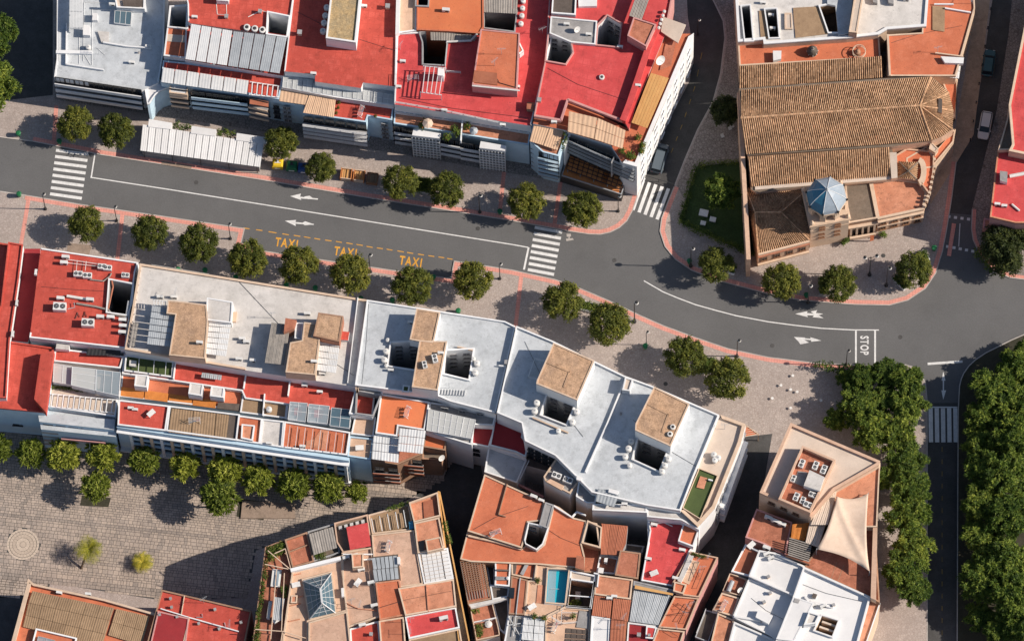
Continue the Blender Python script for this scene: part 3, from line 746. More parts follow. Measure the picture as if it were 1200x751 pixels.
def railing(root, c, pts, z, h=.9, mat='white_metal', bars=3, closed=False, step=1.5):
    P = G(K(c, pts), z); mb = MB(); n = len(P)
    for i in range(n if closed else n-1):
        a, b = P[i], P[(i+1) % n]; L_ = (b-a).length
        for k in range(bars): dz = Vector((0,0,h*(k+1)/bars)); mb.bar(a+dz, b+dz, .05)
        m_ = max(1, int(L_/step))
        for k in range(m_+1): q = a.lerp(b, k/m_); mb.bar(q, q+Vector((0,0,h)), .05)
    return mb.build('railing', mat, root)
def wallrun(root, c, pts, z, h, mat, w=.18, name='dividing_wall'):
    """low wall along a pixel polyline, standing on height z, traced at its top z+h"""
    h = h+jit()*.3; P = G(K(c, pts), z+h); out = None
    for a, b in zip(P, P[1:]):
        mb = MB(); a = Vector((a.x,a.y,z)); b = Vector((b.x,b.y,z)); mb.obox((a+b)/2, b-a, (b-a).length, w, h); out = mb.build(name, mat, root)
    return out
def hut(root, c, pts, z, h, wall, roof, par=.12, pw=.2, pmat=None, name='stair_hut', holes=()):
    """a small raised block on a roof at height z; traced at its top"""
    zz = z+h+jit(); P = ccw(G(K(c, pts), zz)); o = MB().wall(P, z-.05, zz).build(name, wall, root)
    MB().poly(P, zz+.004).build('roof', roof, o)
    if par: parapet_mb(P, par, pw, zz).build('parapet', pmat or wall, o)
    return o
def skylight(root, c, quad, z, h=.35, nx=2, ny=2, frame='white_metal', glass='roof_glass'):
    z = z+jit(); q = [W(*p, z+h) for p in K(c, quad)]; mb = MB()
    P = ccw([Vector((p.x, p.y, 0)) for p in q]); mb.wall(P, z, z+h-.03)
    for i in range(nx+1): mb.bar(bil(q, i/nx, 0), bil(q, i/nx, 1), .07)
    for j in range(ny+1): mb.bar(bil(q, 0, j/ny), bil(q, 1, j/ny), .066)
    o = mb.build('skylight', frame, root)
    MB().prism(P, z+h-.028, z+h-.012).build('pane', glass, o); return o

# ------------------------------------------------------------------ things that stand on roofs (each its own object)
_P = {}
def _proto(key, fn):
    if key not in _P: _P[key] = [fn(), False]
    return _P[key]
def put(key, fn, c, x, y, z, label, rz=0, sc=None, hz=0):
    p = _proto(key, fn); k = K(c, [(x, y)])[0]; q = W(k[0], k[1], z+hz); o = place(p[0], p[1], (q.x, q.y, z), R(rz), label, sc); p[1] = True; return o
def mk_tank():
    t = thing('water_tank', 'x x x x', 'water tank', (0,0,0), 'round water tanks on the roofs')
    m = MB(); m.lathe((0,0,.25), [(.52,0),(.60,.12),(.62,.95),(.56,1.10),(.30,1.2),(.12,1.22)], 20); m.build('body', 'tank_white', t, smooth=False)
    MB().lathe((0,0,1.44), [(.17,0),(.17,.05),(.1,.08)], 12).build('lid', 'grey_metal', t)
    m = MB()
    for a in (0, 1, 2, 3): m.bar((.4*math.cos(a*1.57), .4*math.sin(a*1.57), 0), (.4*math.cos(a*1.57), .4*math.sin(a*1.57), .26), .07)
    m.build('stand', 'grey_metal', t); return t
def tank(c, x, y, z, label, sc=1): return put('tank', mk_tank, c, x, y, z, label, 0, sc, hz=1.4*sc)
def mk_ac():
    t = thing('air_conditioner', 'x x x x', 'air conditioner', (0,0,0), 'white cooling machines on the roofs')
    m = MB(); m.obox(Vector((0,0,.12)), Vector((1,0,0)), 1.5, .95, .85); m.build('casing', 'unit_white', t)
    for s in (-.36, .36):
        f = MB(); f.lathe((s, 0, .965), [(.30,0),(.30,.03),(.27,.035)], 16); f.build('fan', 'fan_dark', t)
        g = MB()
        for a in range(3): g.bar((s+.27*math.cos(a*1.05), .27*math.sin(a*1.05), 1.01), (s-.27*math.cos(a*1.05), -.27*math.sin(a*1.05), 1.01), .02)
        g.lathe((s,0,.97), [(.07,0),(.07,.05)], 8); g.build('fan_guard', 'grey_metal', t)
    m = MB(); m.bar((-.7,-.3,.06), (.7,-.3,.06), .1); m.bar((-.7,.3,.06), (.7,.3,.06), .1); m.build('stand', 'grey_metal', t); return t
def ac(c, x, y, z, label, rz=-8, sc=1): return put('ac', mk_ac, c, x, y, z, label, rz, sc, hz=.95)
def mk_acs():
    t = thing('air_conditioner', 'x x x x', 'air conditioner', (0,0,0), 'small outdoor cooling units on the roofs')
    m = MB(); m.obox(Vector((0,0,.1)), Vector((1,0,0)), .85, .35, .6); m.build('casing', 'unit_white', t)
    f = MB(); f.tube([(.12,-.175,.4),(.12,-.20,.4)], .22, 14); f.build('fan', 'fan_dark', t)
    m = MB(); m.obox(Vector((-.3,0,0)), Vector((1,0,0)), .08, .42, .1); m.obox(Vector((.3,0,0)), Vector((1,0,0)), .08, .42, .1); m.build('stand', 'grey_metal', t); return t
def acs(c, x, y, z, label, rz=-8, sc=1): return put('acs', mk_acs, c, x, y, z, label, rz, sc, hz=.6)
def mk_dish():
    t = thing('satellite_dish', 'x x x x', 'satellite dish', (0,0,0), 'satellite dishes on the roofs')
    m = MB(); n = 18; c = Vector((0,-.15,.75)); ax = Vector((.5,-.7,.55)).normalized(); u = ax.orthogonal().normalized(); v = ax.cross(u)
    rings = [(0, 0), (.2, .02), (.38, .07), (.52, .13)]; vs = [c]; fs = []
    for r, dz in rings[1:]:
        for k in range(n): a = 6.2832*k/n; vs.append(c+u*math.cos(a)*r+v*math.sin(a)*r+ax*dz)
    for k in range(n): fs.append((0, 1+k, 1+(k+1) % n))
    for j in range(2):
        for k in range(n): a0 = 1+j*n; fs.append((a0+k, a0+n+k, a0+n+(k+1) % n, a0+(k+1) % n))
    m.add(vs, fs); m.build('dish', 'unit_white', t)
    MB().bar(c, c+ax*.55, .03).build('arm', 'grey_metal', t); MB().tube([(0,0,0),(0,0,.7),(0,-.13,.75)], .035, 6).build('mast', 'grey_metal', t); return t
def dish(c, x, y, z, label, rz=0, sc=1): return put('dish', mk_dish, c, x, y, z, label, rz, sc, hz=.75)
def mk_ant():
    t = thing('roof_antenna', 'x x x x', 'antenna', (0,0,0), 'thin television antennas on the roofs')
    MB().tube([(0,0,0),(0,0,2.4)], .03, 6).build('mast', 'grey_metal', t)
    m = MB(); m.bar((-.6,0,2.3), (.7,0,2.3), .03)
    for k in range(6): m.bar((-.5+k*.2,-.28+k*.02,2.3), (-.5+k*.2,.28-k*.02,2.3), .02)
    m.build('boom', 'grey_metal', t); return t
def ant(c, x, y, z, label, rz=0, sc=1): return put('ant', mk_ant, c, x, y, z, label, rz, sc)
def mk_fan():
    t = thing('roof_fan', 'x x x x', 'roof fan', (0,0,0), 'round white extractor fans')
    MB().lathe((0,0,0), [(.5,0),(.5,.5),(.42,.55)], 20).build('drum', 'tank_white', t)
    MB().lathe((0,0,.552), [(.26,0),(.26,.03),(.1,.05)], 16).build('hub', 'fan_dark', t); return t
def fan(c, x, y, z, label, sc=1): return put('fan', mk_fan, c, x, y, z, label, 0, sc, hz=.55)
def mk_chim():
    t = thing('chimney', 'x x x x', 'chimney', (0,0,0), 'small masonry vents on the roofs')
    MB().obox(Vector((0,0,0)), Vector((1,0,0)), .45, .45, .7).build('shaft', 'cream_wall', t)
    m = MB(); m.obox(Vector((0,0,.78)), Vector((1,0,0)), .56, .56, .06)
    for s in ((-.18,-.18),(.18,-.18),(.18,.18),(-.18,.18)): m.obox(Vector((s[0],s[1],.7)), Vector((1,0,0)), .07, .07, .08)
    m.build('cap', 'grey_wall', t); return t
def chim(c, x, y, z, label, rz=-8, sc=1): return put('chim', mk_chim, c, x, y, z, label, rz, sc, hz=.9)
def potplant(c, x, y, z, label, sc=1):
    def mk():
        t = thing('potted_plant', 'x x x x', 'plant', (0,0,0), 'potted plants on roofs and terraces')
        MB().lathe((0,0,0), [(.18,0),(.26,.38),(.23,.38)], 10).build('pot', 'clay_pot', t)
        d = leaf_cloud(7, [(Vector((0,0,.7)), .45)], 90, .12, .26, 1); me = cloud_mesh('foliage', 'leaf_plant', d); o = bpy.data.objects.new('foliage', me); C.objects.link(o); o.parent = t; WL[o.name] = Vector((0,0,0)); return t
    return put('pot', mk, c, x, y, z, label, x, sc, hz=.6)
def pipe(c, pts, z, label, r=.07, mat='grey_metal', name='roof_pipe'):
    P = G(K(c, pts), z+r+.02); m = MB(); m.tube(P, r, 8); return tag(m.build(name, mat), label, 'pipe', 'pipes laid on the roofs')
def shrub(root, c, pts, z, mat='leaf_plant', name='hedge', h=.6, r=.35, per=22, size=.2, seed=1, label=None):
    """planting that fills a pixel polygon: leaves on clumps"""
    P = G(K(c, pts), z); n = 0; cl = []; rn = random.Random(seed); xs = [p.x for p in P]; ys = [p.y for p in P]; pp = [(p.x, p.y) for p in P]
    x = min(xs)
    while x < max(xs):
        y = min(ys)
        while y < max(ys):
            a, b = x+rn.uniform(-.1,.1), y+rn.uniform(-.1,.1)
            if inside(a, b, pp): cl.append((Vector((a, b, z+h*rn.uniform(.5, 1))), r))
            y += r*1.1
        x += r*1.1
    if not cl: return None
    o0 = WL[root.name] if root is not None else sum((q for q, _ in cl), Vector((0,0,0)))/len(cl); o0 = Vector((o0.x, o0.y, o0.z if root is not None else z))
    d = leaf_cloud(seed, [(q-o0, rr) for q, rr in cl], per, size*.6, size, 1); me = cloud_mesh(name, mat, d)
    o = bpy.data.objects.new(name, me); C.objects.link(o)
    if root is not None: o.parent = root
    else: o.location = o0
    WL[o.name] = o0; return o
# ================================================================== NORTH BLOCK
# ---- white house at the left end
h = house('white corner house with flat pale roof and banded balconies, left end of upper block', 'H4', 40, 720)
vol(h, 'P', [(67,-30),(66.5,70),(63.5,91),(166,106),(186,97),(192,60),(194,-30)], 8.0, 'white_wall', 'bluewhite_roof', par=.25, open_edges=(2,3))
a, b, n = balconies(h, 'P', (64.5,91), (166,106.2), 7.9, [6.3, 4.3, 2.3], depth=.75, ph=.95, mat='white_wall', nwin=9, stagger=.12)
windows(h, a, b, [.4], 9, 1.3, 2.0, 'dark')
# curved white stair corner
P = K('H4', [(692,700),(688,670),(690,648),(698,628),(710,612),(728,600),(748,593),(772,589),(800,590),(870,618),(868,650),(840,655),(800,672),(765,700),(740,735),(722,765),(705,770)])
vol(h, 'P', P, 7.2, 'blue_wall', 'bright_white', par=.3, pw=.16, pmat='white_wall', rname='stair_roof')
level(h, 'H4', [(340,230),(424,236),(420,318),(368,312)], 8.3, 'white_roof', 'roof_box', .3)
hut(h, 'H4', [(235,185),(282,185),(285,262),(232,258)], 8, 1.1, 'white_wall', 'bright_white', par=0, name='roof_box')
hut(h, 'H4', [(305,98),(340,98),(340,150),(300,150)], 8, 1.0, 'white_wall', 'bright_white', par=0, name='roof_box')
skylight(h, 'H4', [(468,80),(590,90),(583,185),(462,170)], 8, .5, 3, 1, glass='blue_glass')
hut(h, 'H4', [(455,-60),(690,-60),(685,70),(480,60)], 8, 1.6, 'white_wall', 'cream_roof', par=.2, holes=())
level(h, 'H4', [(520,0),(670,0),(668,52),(530,48)], 9.9, 'dark_roof', 'tank_pit')
for a_, b_, c_, d_ in (((150,0),(150,60),(235,60),(235,0)),): pass
pergola(h, 'H4', [(140,-40),(236,-40),(232,215),(136,208)], 9.6, 9, 'white_metal', .12, rails=3)
for q, l in (([(40,365),(300,385)],0),):
    wallrun(h, 'H4', [(35,380),(300,384)], 8, .7, 'white_wall', .5)
wallrun(h, 'H4', [(112,170),(108,470),(385,512)], 8, .55, 'white_wall', .15, 'roof_wall')
wallrun(h, 'H4', [(380,310),(560,340),(735,352)], 8, .5, 'white_wall', .2, 'roof_wall')
tank('H4', 272, 345, 8, 'round white tank among pipes on the white corner house roof', .62)
acs('H4', 590, 455, 8, 'small unit lying alone on the white corner house roof')
acs('H4', 710, 338, 8, 'small unit at the right end of the low wall, white corner house')
acs('H4', 445, 30, 9.6, 'small unit by the raised block, white corner house roof')
ant('H4', 350, 400, 8, 'leaning antenna by the tank on the white corner house')
for i, (p, q) in enumerate((((240,20),(235,450)),((300,60),(298,480)),((205,220),(205,470)),((235,390),(290,480)),((330,350),(395,405)),((60,180),(60,450)),((250,20),(460,25)),((300,70),(480,75)))):
    pipe('H4', [p, q], 8, ['long thin pipe left of the white boxes on the white corner house','second long pipe on the white corner house roof','short pipe by the low wall on the white corner house','slanting pipe below the round tank, white corner house','slanting pipe right of the round tank, white corner house','thin pipe near the left edge of the white corner house','upper cross pipe on the white corner house roof','lower cross pipe on the white corner house roof'][i], .045, 'white_metal')
chim('H4', 640, 375, 8, 'tiny vent in the middle of the white corner house roof', sc=.5)

# ---- red roofed house with white ribbed canopies
h = house('red roofed house with two rows of white ribbed canopies, second in the upper block', 'H0', 200, 640)
vol(h, 'H0', [(175,-40),(188,25),(190,120),(205,130),(740,205),(790,-140),(175,-140)], 12.2, 'white_wall', 'red_roof', par=.3, pw=.18,
    holes=[('H0', [(632,75),(745,98),(730,205),(625,190)], 3, 'white_wall')], open_edges=(2,3))
vol(h, 'H0', [(90,38),(190,30),(184,165),(178,325),(55,310),(75,150)], 10.6, 'white_wall', 'orange_roof', par=.2,
    holes=[('H0', [(95,45),(188,38),(184,160),(84,150)], 1, 'white_wall')])
level(h, 'H0', [(74,188),(181,197),(180,236),(66,228)], 10.68, 'cream_roof', 'roof_strip')
vol(h, 'H0', [(178,120),(740,195),(715,420),(172,330)], 10.6, 'white_wall', 'red_roof', par=0)
canopy(h, 'H0', [(205,133),(435,172),(405,362),(172,326)], 12.7, 'white_metal', 4, 5, seam=.14, amp=.010)
canopy(h, 'H0', [(437,173),(735,208),(695,405),(407,363)], 12.55, 'grey_metal', 5, 5, seam=.14, amp=.012)
vol(h, 'H0', [(52,335),(180,348),(712,425),(690,550),(522,520),(40,455)], 9.3, 'blue_wall', 'red_roof', par=.15)
canopy(h, 'H0', [(50,372),(525,445),(515,520),(40,452)], 9.9, 'white_metal', 7, 4, seam=.12, amp=.014)
pergola(h, 'H0', [(530,450),(700,475),(692,535),(525,520)], 9.9, 6, 'white_wall', .14)
hut(h, 'H0', [(90,460),(190,475),(186,525),(85,512)], 7.2, 1.4, 'cream_wall', 'bright_white', par=.1, name='stair_block')
a, b, n = balconies(h, 'H0', (205,495), (515,532), 9.2, [6.6, 4.6, 2.6], .55, .9, 'blue_wall', nwin=8)
a, b, n = balconies(h, 'H0', (88,485), (188,498), 9.1, [7.1, 5.1, 3.1], .7, .5, 'cream_wall', nwin=2)
a, b, n = balconies(h, 'H0', (525,535), (632,560), 9.0, [6.8, 4.8, 2.8], .9, .5, 'cream_wall', nwin=2)
level(h, 'H0', [(530,540),(632,560),(632,590),(528,572)], 8.6, 'rust_panel', 'terrace_floor')
a, b = wpts('H0', (640,560), (705,570), 9); windows(h, a, b, [6.6,4.6,2.6], 1, .9, 1.2, 'dark')
for i, x in enumerate((513,556,598)): fan('H0', x, 150+i*7, 12.2, ['left drum of the three white fans on the red roof','middle drum of the three white fans on the red roof','right drum of the three white fans, nearest the light well'][i])
acs('H0', 225, 92, 12.2, 'small white unit at the upper left of the red roof above the canopies')
chim('H0', 400, 88, 12.2, 'small vent in the middle of the red roof above the canopies')
pipe('H0', [(400,25),(402,85),(350,80),(345,20)], 12.2, 'bent pipe on the red roof above the three fans', .06, 'tank_white')
pipe('H0', [(520,95),(590,60),(630,70)], 12.2, 'short bent pipe beside the white rimmed light well', .06, 'tank_white')
chim('H0', 585, 60, 12.2, 'small vent left of the white rimmed light well')
hut(h, 'H0', [(340,-80),(420,-80),(412,10),(345,5)], 12.2, 1.4, 'white_wall', 'red_roof', name='roof_box')
for i in range(4): pipe('H0', [(200+130*i,332+19*i),(204+130*i,340+19*i)], 10.8, 'gutter bracket number %s under the long white canopy' % ['one, leftmost,','two','three','four, rightmost,'][i], .09, 'white_metal')

# ---- red roofed house with the gravel topped hut
h = house('bright red roofed house with a gravel topped block, third in the upper block', 'H1', 300, 690)
vol(h, 'H1', [(108,-100),(55,350),(205,365),(205,400),(430,432),(440,405),(600,425),(612,-100)], 12.2, 'white_wall', 'red_roof', par=.3, pw=.18, open_edges=(1,2,3,4,5), pmat='white_wall')
hut(h, 'H1', [(290,-100),(437,-100),(405,212),(258,190)], 12.2, 3.2, 'white_wall', 'gravel_roof', par=.25, pw=.25, name='roof_block')
for i, (x, y) in enumerate(((262,35),(255,75),(249,110),(244,150))): tank('H1', x, y, 12.2, 'white round tank beside the gravel topped block, %s' % ['topmost of four','second from top','third from top','lowest of four'][i], .72)
hut(h, 'H1', [(602,-20),(622,-20),(617,160),(598,170)], 12.2, 1.3, 'white_wall', 'bright_white', par=0, name='party_wall')
chim('H1', 130, 158, 12.2, 'pale vent alone on the red roof left of the tanks', sc=1.2)
chim('H1', 560, 30, 12.2, 'pale vent near the top right of the red roof with gravel block', sc=1.2)
acs('H1', 445, 28, 12.2, 'small unit right of the gravel topped block')
acs('H1', 197, 358, 12.2, 'small unit at the step in the parapet above the glass strip')
vol(h, 'H1', [(45,355),(205,370),(600,435),(590,520),(310,480),(40,430)], 10.0, 'white_wall', 'bluewhite_roof', par=.2, pmat='white_wall')
for i in range(11):
    u0, u1 = i/11, (i+.86)/11; k = [lerp((52,372),(592,450),u0), lerp((52,372),(592,450),u1), lerp((46,428),(588,512),u1), lerp((46,428),(588,512),u0)]
    if 3 <= i: k = [lerp(k[0],k[3],.25), lerp(k[1],k[2],.25), k[2], k[3]]
    skylight(h, 'H1', k, 10.1, .2, 2, 2, 'white_metal', 'frosted_glass')
vol(h, 'H1', [(38,432),(312,478),(590,520),(582,590),(465,570),(455,600),(300,578),(145,560),(148,512),(30,497)], 8.7, 'blue_wall', 'red_roof', par=.12, open_edges=(0,1))
canopy(h, 'H1', [(38,435),(178,455),(165,515),(30,495)], 9.3, 'beige_awning', 2, 4)
canopy(h, 'H1', [(180,455),(308,478),(298,575),(145,552)], 9.4, 'beige_awning', 4, 4)
a, b, n = balconies(h, 'H1', (145,570), (460,615), 8.6, [6.6, 5.0, 3.4, 1.8], .9, .7, 'white_wall', rail=True, nwin=6)
a, b = wpts('H1', (46,510), (84,515), 8.6); windows(h, a, b, [6.6,4.8,3.0,1.2], 2, .55, 1.2, 'grey')
a, b = wpts('H1', (528,590), (560,596), 8.6); windows(h, a, b, [6.4,4.6,2.8,1.0], 2, .55, 1.2, 'grey')
for i, (x, y) in enumerate(((322,500),(318,525),(308,550),(500,565))): potplant('H1', x, y, 8.8, 'small pot on the red terrace, %s' % ['uppermost by the beige awning','second by the beige awning','lowest by the beige awning','near the white stair front'][i], .6)

# ---- red roofed house with the orange hut
h = house('wide red roofed house with terracotta hut and railed light well, fourth in upper block', 'H2', 300, 700)
vol(h, 'H2', [(20,150),(120,145),(140,30),(560,-80),(720,-80),(700,180),(610,555),(8,460)], 12.0, 'white_wall', 'crimson_roof', par=.35, pw=.2,
    holes=[('H2', [(122,150),(170,140),(370,165),(345,180),(240,185),(228,290),(135,285),(135,190)], 2, 'grey_wall'), ('H2', [(405,55),(545,50),(535,142),(402,125)], 2, 'grey_wall')], open_edges=(6,))
vol(h, 'H2', [(25,-100),(108,-100),(105,138),(22,150)], 12.5, 'white_wall', 'beige_tile', par=.2)
vol(h, 'H2', [(108,-100),(400,-100),(402,120),(385,150),(245,140),(106,134)], 12.8, 'orange_roof', 'bright_orange', par=.15,
    holes=[('H2', [(108,-40),(160,-40),(155,30),(105,28)], 4, 'grey_wall')])
canopy(h, 'H2', [(395,-60),(555,-60),(548,62),(400,55)], 12.7, 'dull_metal', 7, 2)
canopy(h, 'H2', [(165,138),(372,158),(362,182),(168,178)], 12.3, 'dull_metal', 9, 2)
hut(h, 'H2', [(388,130),(560,148),(548,398),(350,375)], 12.0, 3.0, 'pink_wall', 'orange_roof', par=.15, name='stair_hut')
level(h, 'H2', [(360,310),(460,322),(462,375),(352,362)], 15.15, 'rust_panel', 'roof_slab', .1)
hut(h, 'H2', [(538,145),(578,225),(560,240),(535,225)], 12.0, 1.6, 'white_wall', 'orange_roof', par=.1, name='roof_box')
pipe('H2', [(235,185),(345,180),(380,140)], 12.5, 'thick white pipe bending round the light well of the terracotta hut house', .16, 'tank_white')
pipe('H2', [(350,378),(560,400)], 15.1, 'pale pipe along the lower edge of the terracotta hut', .12, 'tank_white')
pipe('H2', [(445,322),(470,365),(540,385)], 15.1, 'bent dark pipe on the terracotta hut roof', .05, 'black_metal')
pergola(h, 'H2', [(135,290),(235,300),(215,418),(122,405)], 14.2, 5, 'white_metal', .10, posts=12.0)
hut(h, 'H2', [(200,300),(228,304),(224,335),(198,332)], 12, 2.5, 'white_wall', 'bright_white', par=0, name='roof_box')
for i, (x, y) in enumerate(((575,3),(572,35),(569,68),(565,103))):
    o = tank('H2', x, y, 12.0, 'blue lidded tank in the column left of the party wall, %s' % ['top one','second from top','third from top','lowest one'][i], .62)
for i, (x, y, l) in enumerate(((235,44,'unit on the orange roof at the top of the block'),(45,268,'unit by the left parapet of the terracotta hut roof'),(26,380,'unit low on the left parapet of the terracotta hut house'),(228,484,'small unit on the lower parapet left of the middle'),(485,548,'small unit on the lower parapet right of the middle'),(548,380,'small unit at the lower right corner of the terracotta hut'))): acs('H2', x, y, 12.8 if i == 0 else 12.0, l, sc=1.3 if i == 0 else 1)
ant('H2', 480, 240, 15.1, 'antenna in the middle of the terracotta hut roof')
ant('H2', 450, 290, 15.1, 'antenna near the slab edge of the terracotta hut roof', 40)
ant('H2', 660, 150, 12, 'antenna by the party wall right of the blue tanks', 20)
ant('H2', 35, 220, 12, 'antenna near the left parapet by the beige tiled strip', 50)
railing(h, 'H2', [(18,330),(12,455),(210,488),(470,545)], 12.3, .8)
railing(h, 'H2', [(240,190),(232,320),(300,325)], 12.0, .9)
chim('H2', 645, 435, 12.0, 'pale vent left of the crimson roof party wall', sc=1.1)
hut(h, 'H2', [(592,450),(625,452),(620,482),(590,480)], 12.0, 1.2, 'brown_wall', 'terracotta', par=0, name='roof_box')
vol(h, 'H2', [(8,462),(612,558),(600,640),(5,545)], 8.4, 'blue_wall', 'peach_roof', par=.1)
vol(h, 'H2', [(10,468),(305,512),(300,535),(8,495)], 9.0, 'white_wall', 'grey_roof', par=.15)
vol(h, 'H2', [(312,512),(610,560),(606,588),(310,540)], 9.0, 'white_wall', 'grey_roof', par=.15)
for i in range(14): 
    k = lerp((14,478),(600,570),(i+.1)/14), lerp((14,478),(600,570),(i+.9)/14); skylight(h, 'H2', [k[0], k[1], (k[1][0]-2,k[1][1]+14), (k[0][0]-2,k[0][1]+14)], 9.05, .15, 2, 1, 'white_metal', 'roof_glass')
wallrun(h, 'H2', [(308,520),(300,620)], 8.4, 1.2, 'white_wall')
for (x0, x1, y0, y1, nm) in ((92,212,568,600,'left'),(388,500,622,655,'right')):
    o = hut(h, 'H2', [(x0,y0),(x1,y0+20),(x1-6,y1+10),(x0-6,y1-4)], 7.2, 1.8, 'white_wall', 'bright_white', par=0, name='stair_front')
    q = G(K('H2', [(x0-6,y1-4),(x1-6,y1+10)]), 9.0); d = (q[1]-q[0]).normalized(); nn = Vector((d.y,-d.x,0)); L_ = (q[1]-q[0]).length
    mb = MB(); mb.obox(Vector((0,0,.2))+((q[0]+q[1])/2).xy.to_3d()+nn*.03, d, L_, .05, 8.2); mb.build('screen_wall', 'shutter', h)
    for k in range(9): p = q[0].lerp(q[1], k/8); MB().obox(Vector((p.x, p.y, .2))+nn*.12, d, .12, .12, 8.2).build('louvre_post', 'white_metal', h)
    for k in range(7): p = (q[0]+q[1])/2; MB().obox(Vector((p.x, p.y, .9+k*1.1))+nn*.18, d, L_, .10, .12).build('louvre_bar', 'white_metal', h)
for (p, q, nw) in (((8,555),(92,568),3),((212,605),(302,622),3),((300,625),(388,640),3)):
    balconies(h, 'H2', p, q, 8.3, [6.2, 4.2, 2.2], .6, .7, 'white_wall', rail=True, nwin=nw)
for i, (x, y, l) in enumerate(((150,540,'beside the pale parasol of the left peach terrace'),(285,590,'at the dividing wall of the peach terraces, left side'),(270,570,'near the dividing wall, upper left'),(240,605,'by the front edge of the left peach terrace'),(330,560,'just right of the dividing wall of the peach terraces'),(130,555,'left of the pale parasol on the peach terrace'))): potplant('H2', x, y, 8.5, 'green pot plant '+l, 1.3)
def parasol(c, x, y, z, r, label, mat='canvas'):
    t = thing('parasol', label, 'parasol', G(K(c, [(x, y)]), z+2.3)[0]*1, 'pale parasols on the terraces'); b = WL[t.name]; t.location = (b.x, b.y, z); WL[t.name] = Vector((b.x, b.y, z))
    MB().tube([(b.x,b.y,z),(b.x,b.y,z+2.3)], .03, 6).build('pole', 'white_metal', t)
    MB().lathe((b.x,b.y,z+1.95), [(r,0),(r*.5,.22),(.03,.42)], 8).build('canopy', mat, t)
parasol('H2', 155, 540, 8.4, .8, 'pale parasol on the left peach terrace of the upper block')
parasol('H2', 357, 572, 8.4, .65, 'pale parasol on the right peach terrace of the upper block', 'grey_metal')

# ---- crimson corner house
h = house('crimson roofed corner house beside the dark side street with dark balcony tiers', 'F2', 350, 500)
vol(h, 'H3', [(92,-60),(70,270),(22,510),(140,528),(172,435),(415,528),(440,570),(470,460),(600,150),(640,-60)], 13.4, 'pink_wall', 'crimson_roof', par=.3, pw=.2, pmat='pink_wall',
    holes=[('H3', [(88,155),(180,170),(192,235),(160,285),(75,270)], 1, 'white_wall'), ('H3', [(345,75),(405,110),(392,210),(298,200),(305,115)], 1, 'white_wall')], open_edges=(2,3,4,5,6,7))
for hp in ([(180,170),(88,155)],[(405,110),(345,75)]):
    a, b = wpts('H3', hp[1], hp[0], 13.4); windows(h, a, b, [11.4,9.6,7.8], 2, .8, .8, 'grey')
hut(h, 'H3', [(95,75),(300,95),(292,200),(185,190),(90,150)], 13.4, .5, 'white_wall', 'grey_roof', par=.25, name='roof_deck')
hut(h, 'H3', [(105,-40),(210,-30),(205,70),(98,62)], 13.4, 1.0, 'white_wall', 'dark_roof', par=.3, name='roof_deck')
hut(h, 'H3', [(460,78),(560,110),(515,208),(432,160)], 13.4, 2.6, 'pink_wall', 'terracotta', par=.2, name='stair_hut')
canopy(h, 'H3', [(478,-40),(535,-20),(495,90),(440,70)], 15.4, 'dull_metal', 5, 2)
level(h, 'H3', [(535,-20),(610,10),(560,105),(498,85)], 15.1, 'crimson_roof', 'roof', .2)
hut(h, 'H3', [(215,-30),(300,-25),(298,28),(218,30)], 13.4, .8, 'white_wall', 'bright_white', par=0, name='roof_box')
wallrun(h, 'H3', [(22,508),(140,528),(170,437),(412,530)], 13.4, .8, 'pink_wall', .3, 'terrace_wall')
wallrun(h, 'H3', [(412,530),(440,460),(525,210),(565,120)], 13.4, 1.2, 'crimson_roof', .9, 'terrace_wall')
canopy(h, 'H3', [(175,490),(300,520),(285,612),(170,580)], 13.9, 'beige_awning', 2, 3, rows=2)
canopy(h, 'H3', [(302,520),(425,575),(412,655),(287,613)], 13.85, 'beige_awning', 3, 3, rows=2)
vol(h, 'H3', [(22,512),(172,440),(440,570),(600,150),(725,150),(475,738),(412,720),(360,640),(170,582),(165,575),(18,545)], 12.6, 'white_wall', 'orange_roof', par=.35, pw=.55, pmat='white_wall', open_edges=(0,1,2,3,6,7,8,9,10,11,12))
vol(h, 'H3', [(15,545),(170,580),(130,690),(60,672),(5,625)], 11.6, 'blue_wall', 'peach_roof', par=.2)
canopy(h, 'H3', [(22,545),(92,558),(62,640),(2,622)], 12.2, 'beige_awning', 1, 6)
canopy(h, 'H3', [(93,558),(152,575),(125,662),(63,641)], 12.25, 'beige_awning', 1, 6)
canopy(h, 'H3', [(535,322),(615,345),(520,565),(450,540)], 13.8, 'stripe_awning', 6, 3)
level(h, 'H3', [(620,350),(640,345),(545,580),(525,570)], 12.75, 'brown_flat', 'planter_bed')
level(h, 'H3', [(600,195),(650,170),(625,290),(575,310)], 12.8, 'terracotta', 'terrace_floor')
level(h, 'H3', [(590,75),(690,110),(655,190),(580,140)], 13.9, 'cream_roof', 'terrace_roof', .4)
dish('H3', 575, 262, 13.4, 'large white dish on the narrow street side terrace', sc=1.5)
fan('H3', 320, 338, 13.4, 'dark round roof vent alone in the middle of the crimson roof', .8)
chim('H3', 45, 438, 13.4, 'pale vent at the left edge of the crimson roof', sc=1.1)
for i in range(5): tank('H3', 595-i*6, 50+i*18, 15.2, 'tiny white tank on the crimson upper corner, %s of five' % ['first','second','third','fourth','fifth'][i], .38)
dish('H3', 210, 125, 13.9, 'dish on the grey deck between the two light wells')
acs('H3', 165, 105, 13.9, 'unit at the left of the grey deck between the light wells')
acs('H3', 262, 150, 13.9, 'unit at the right of the grey deck between the light wells')
acs('H3', 400, 205, 13.4, 'small unit beside the pointed light well of the crimson roof')
acs('H3', 480, 375, 14.0, 'small unit on the thick crimson wall beside the striped awning')
acs('H3', 110, 535, 13.4, 'small unit below the crimson step wall')
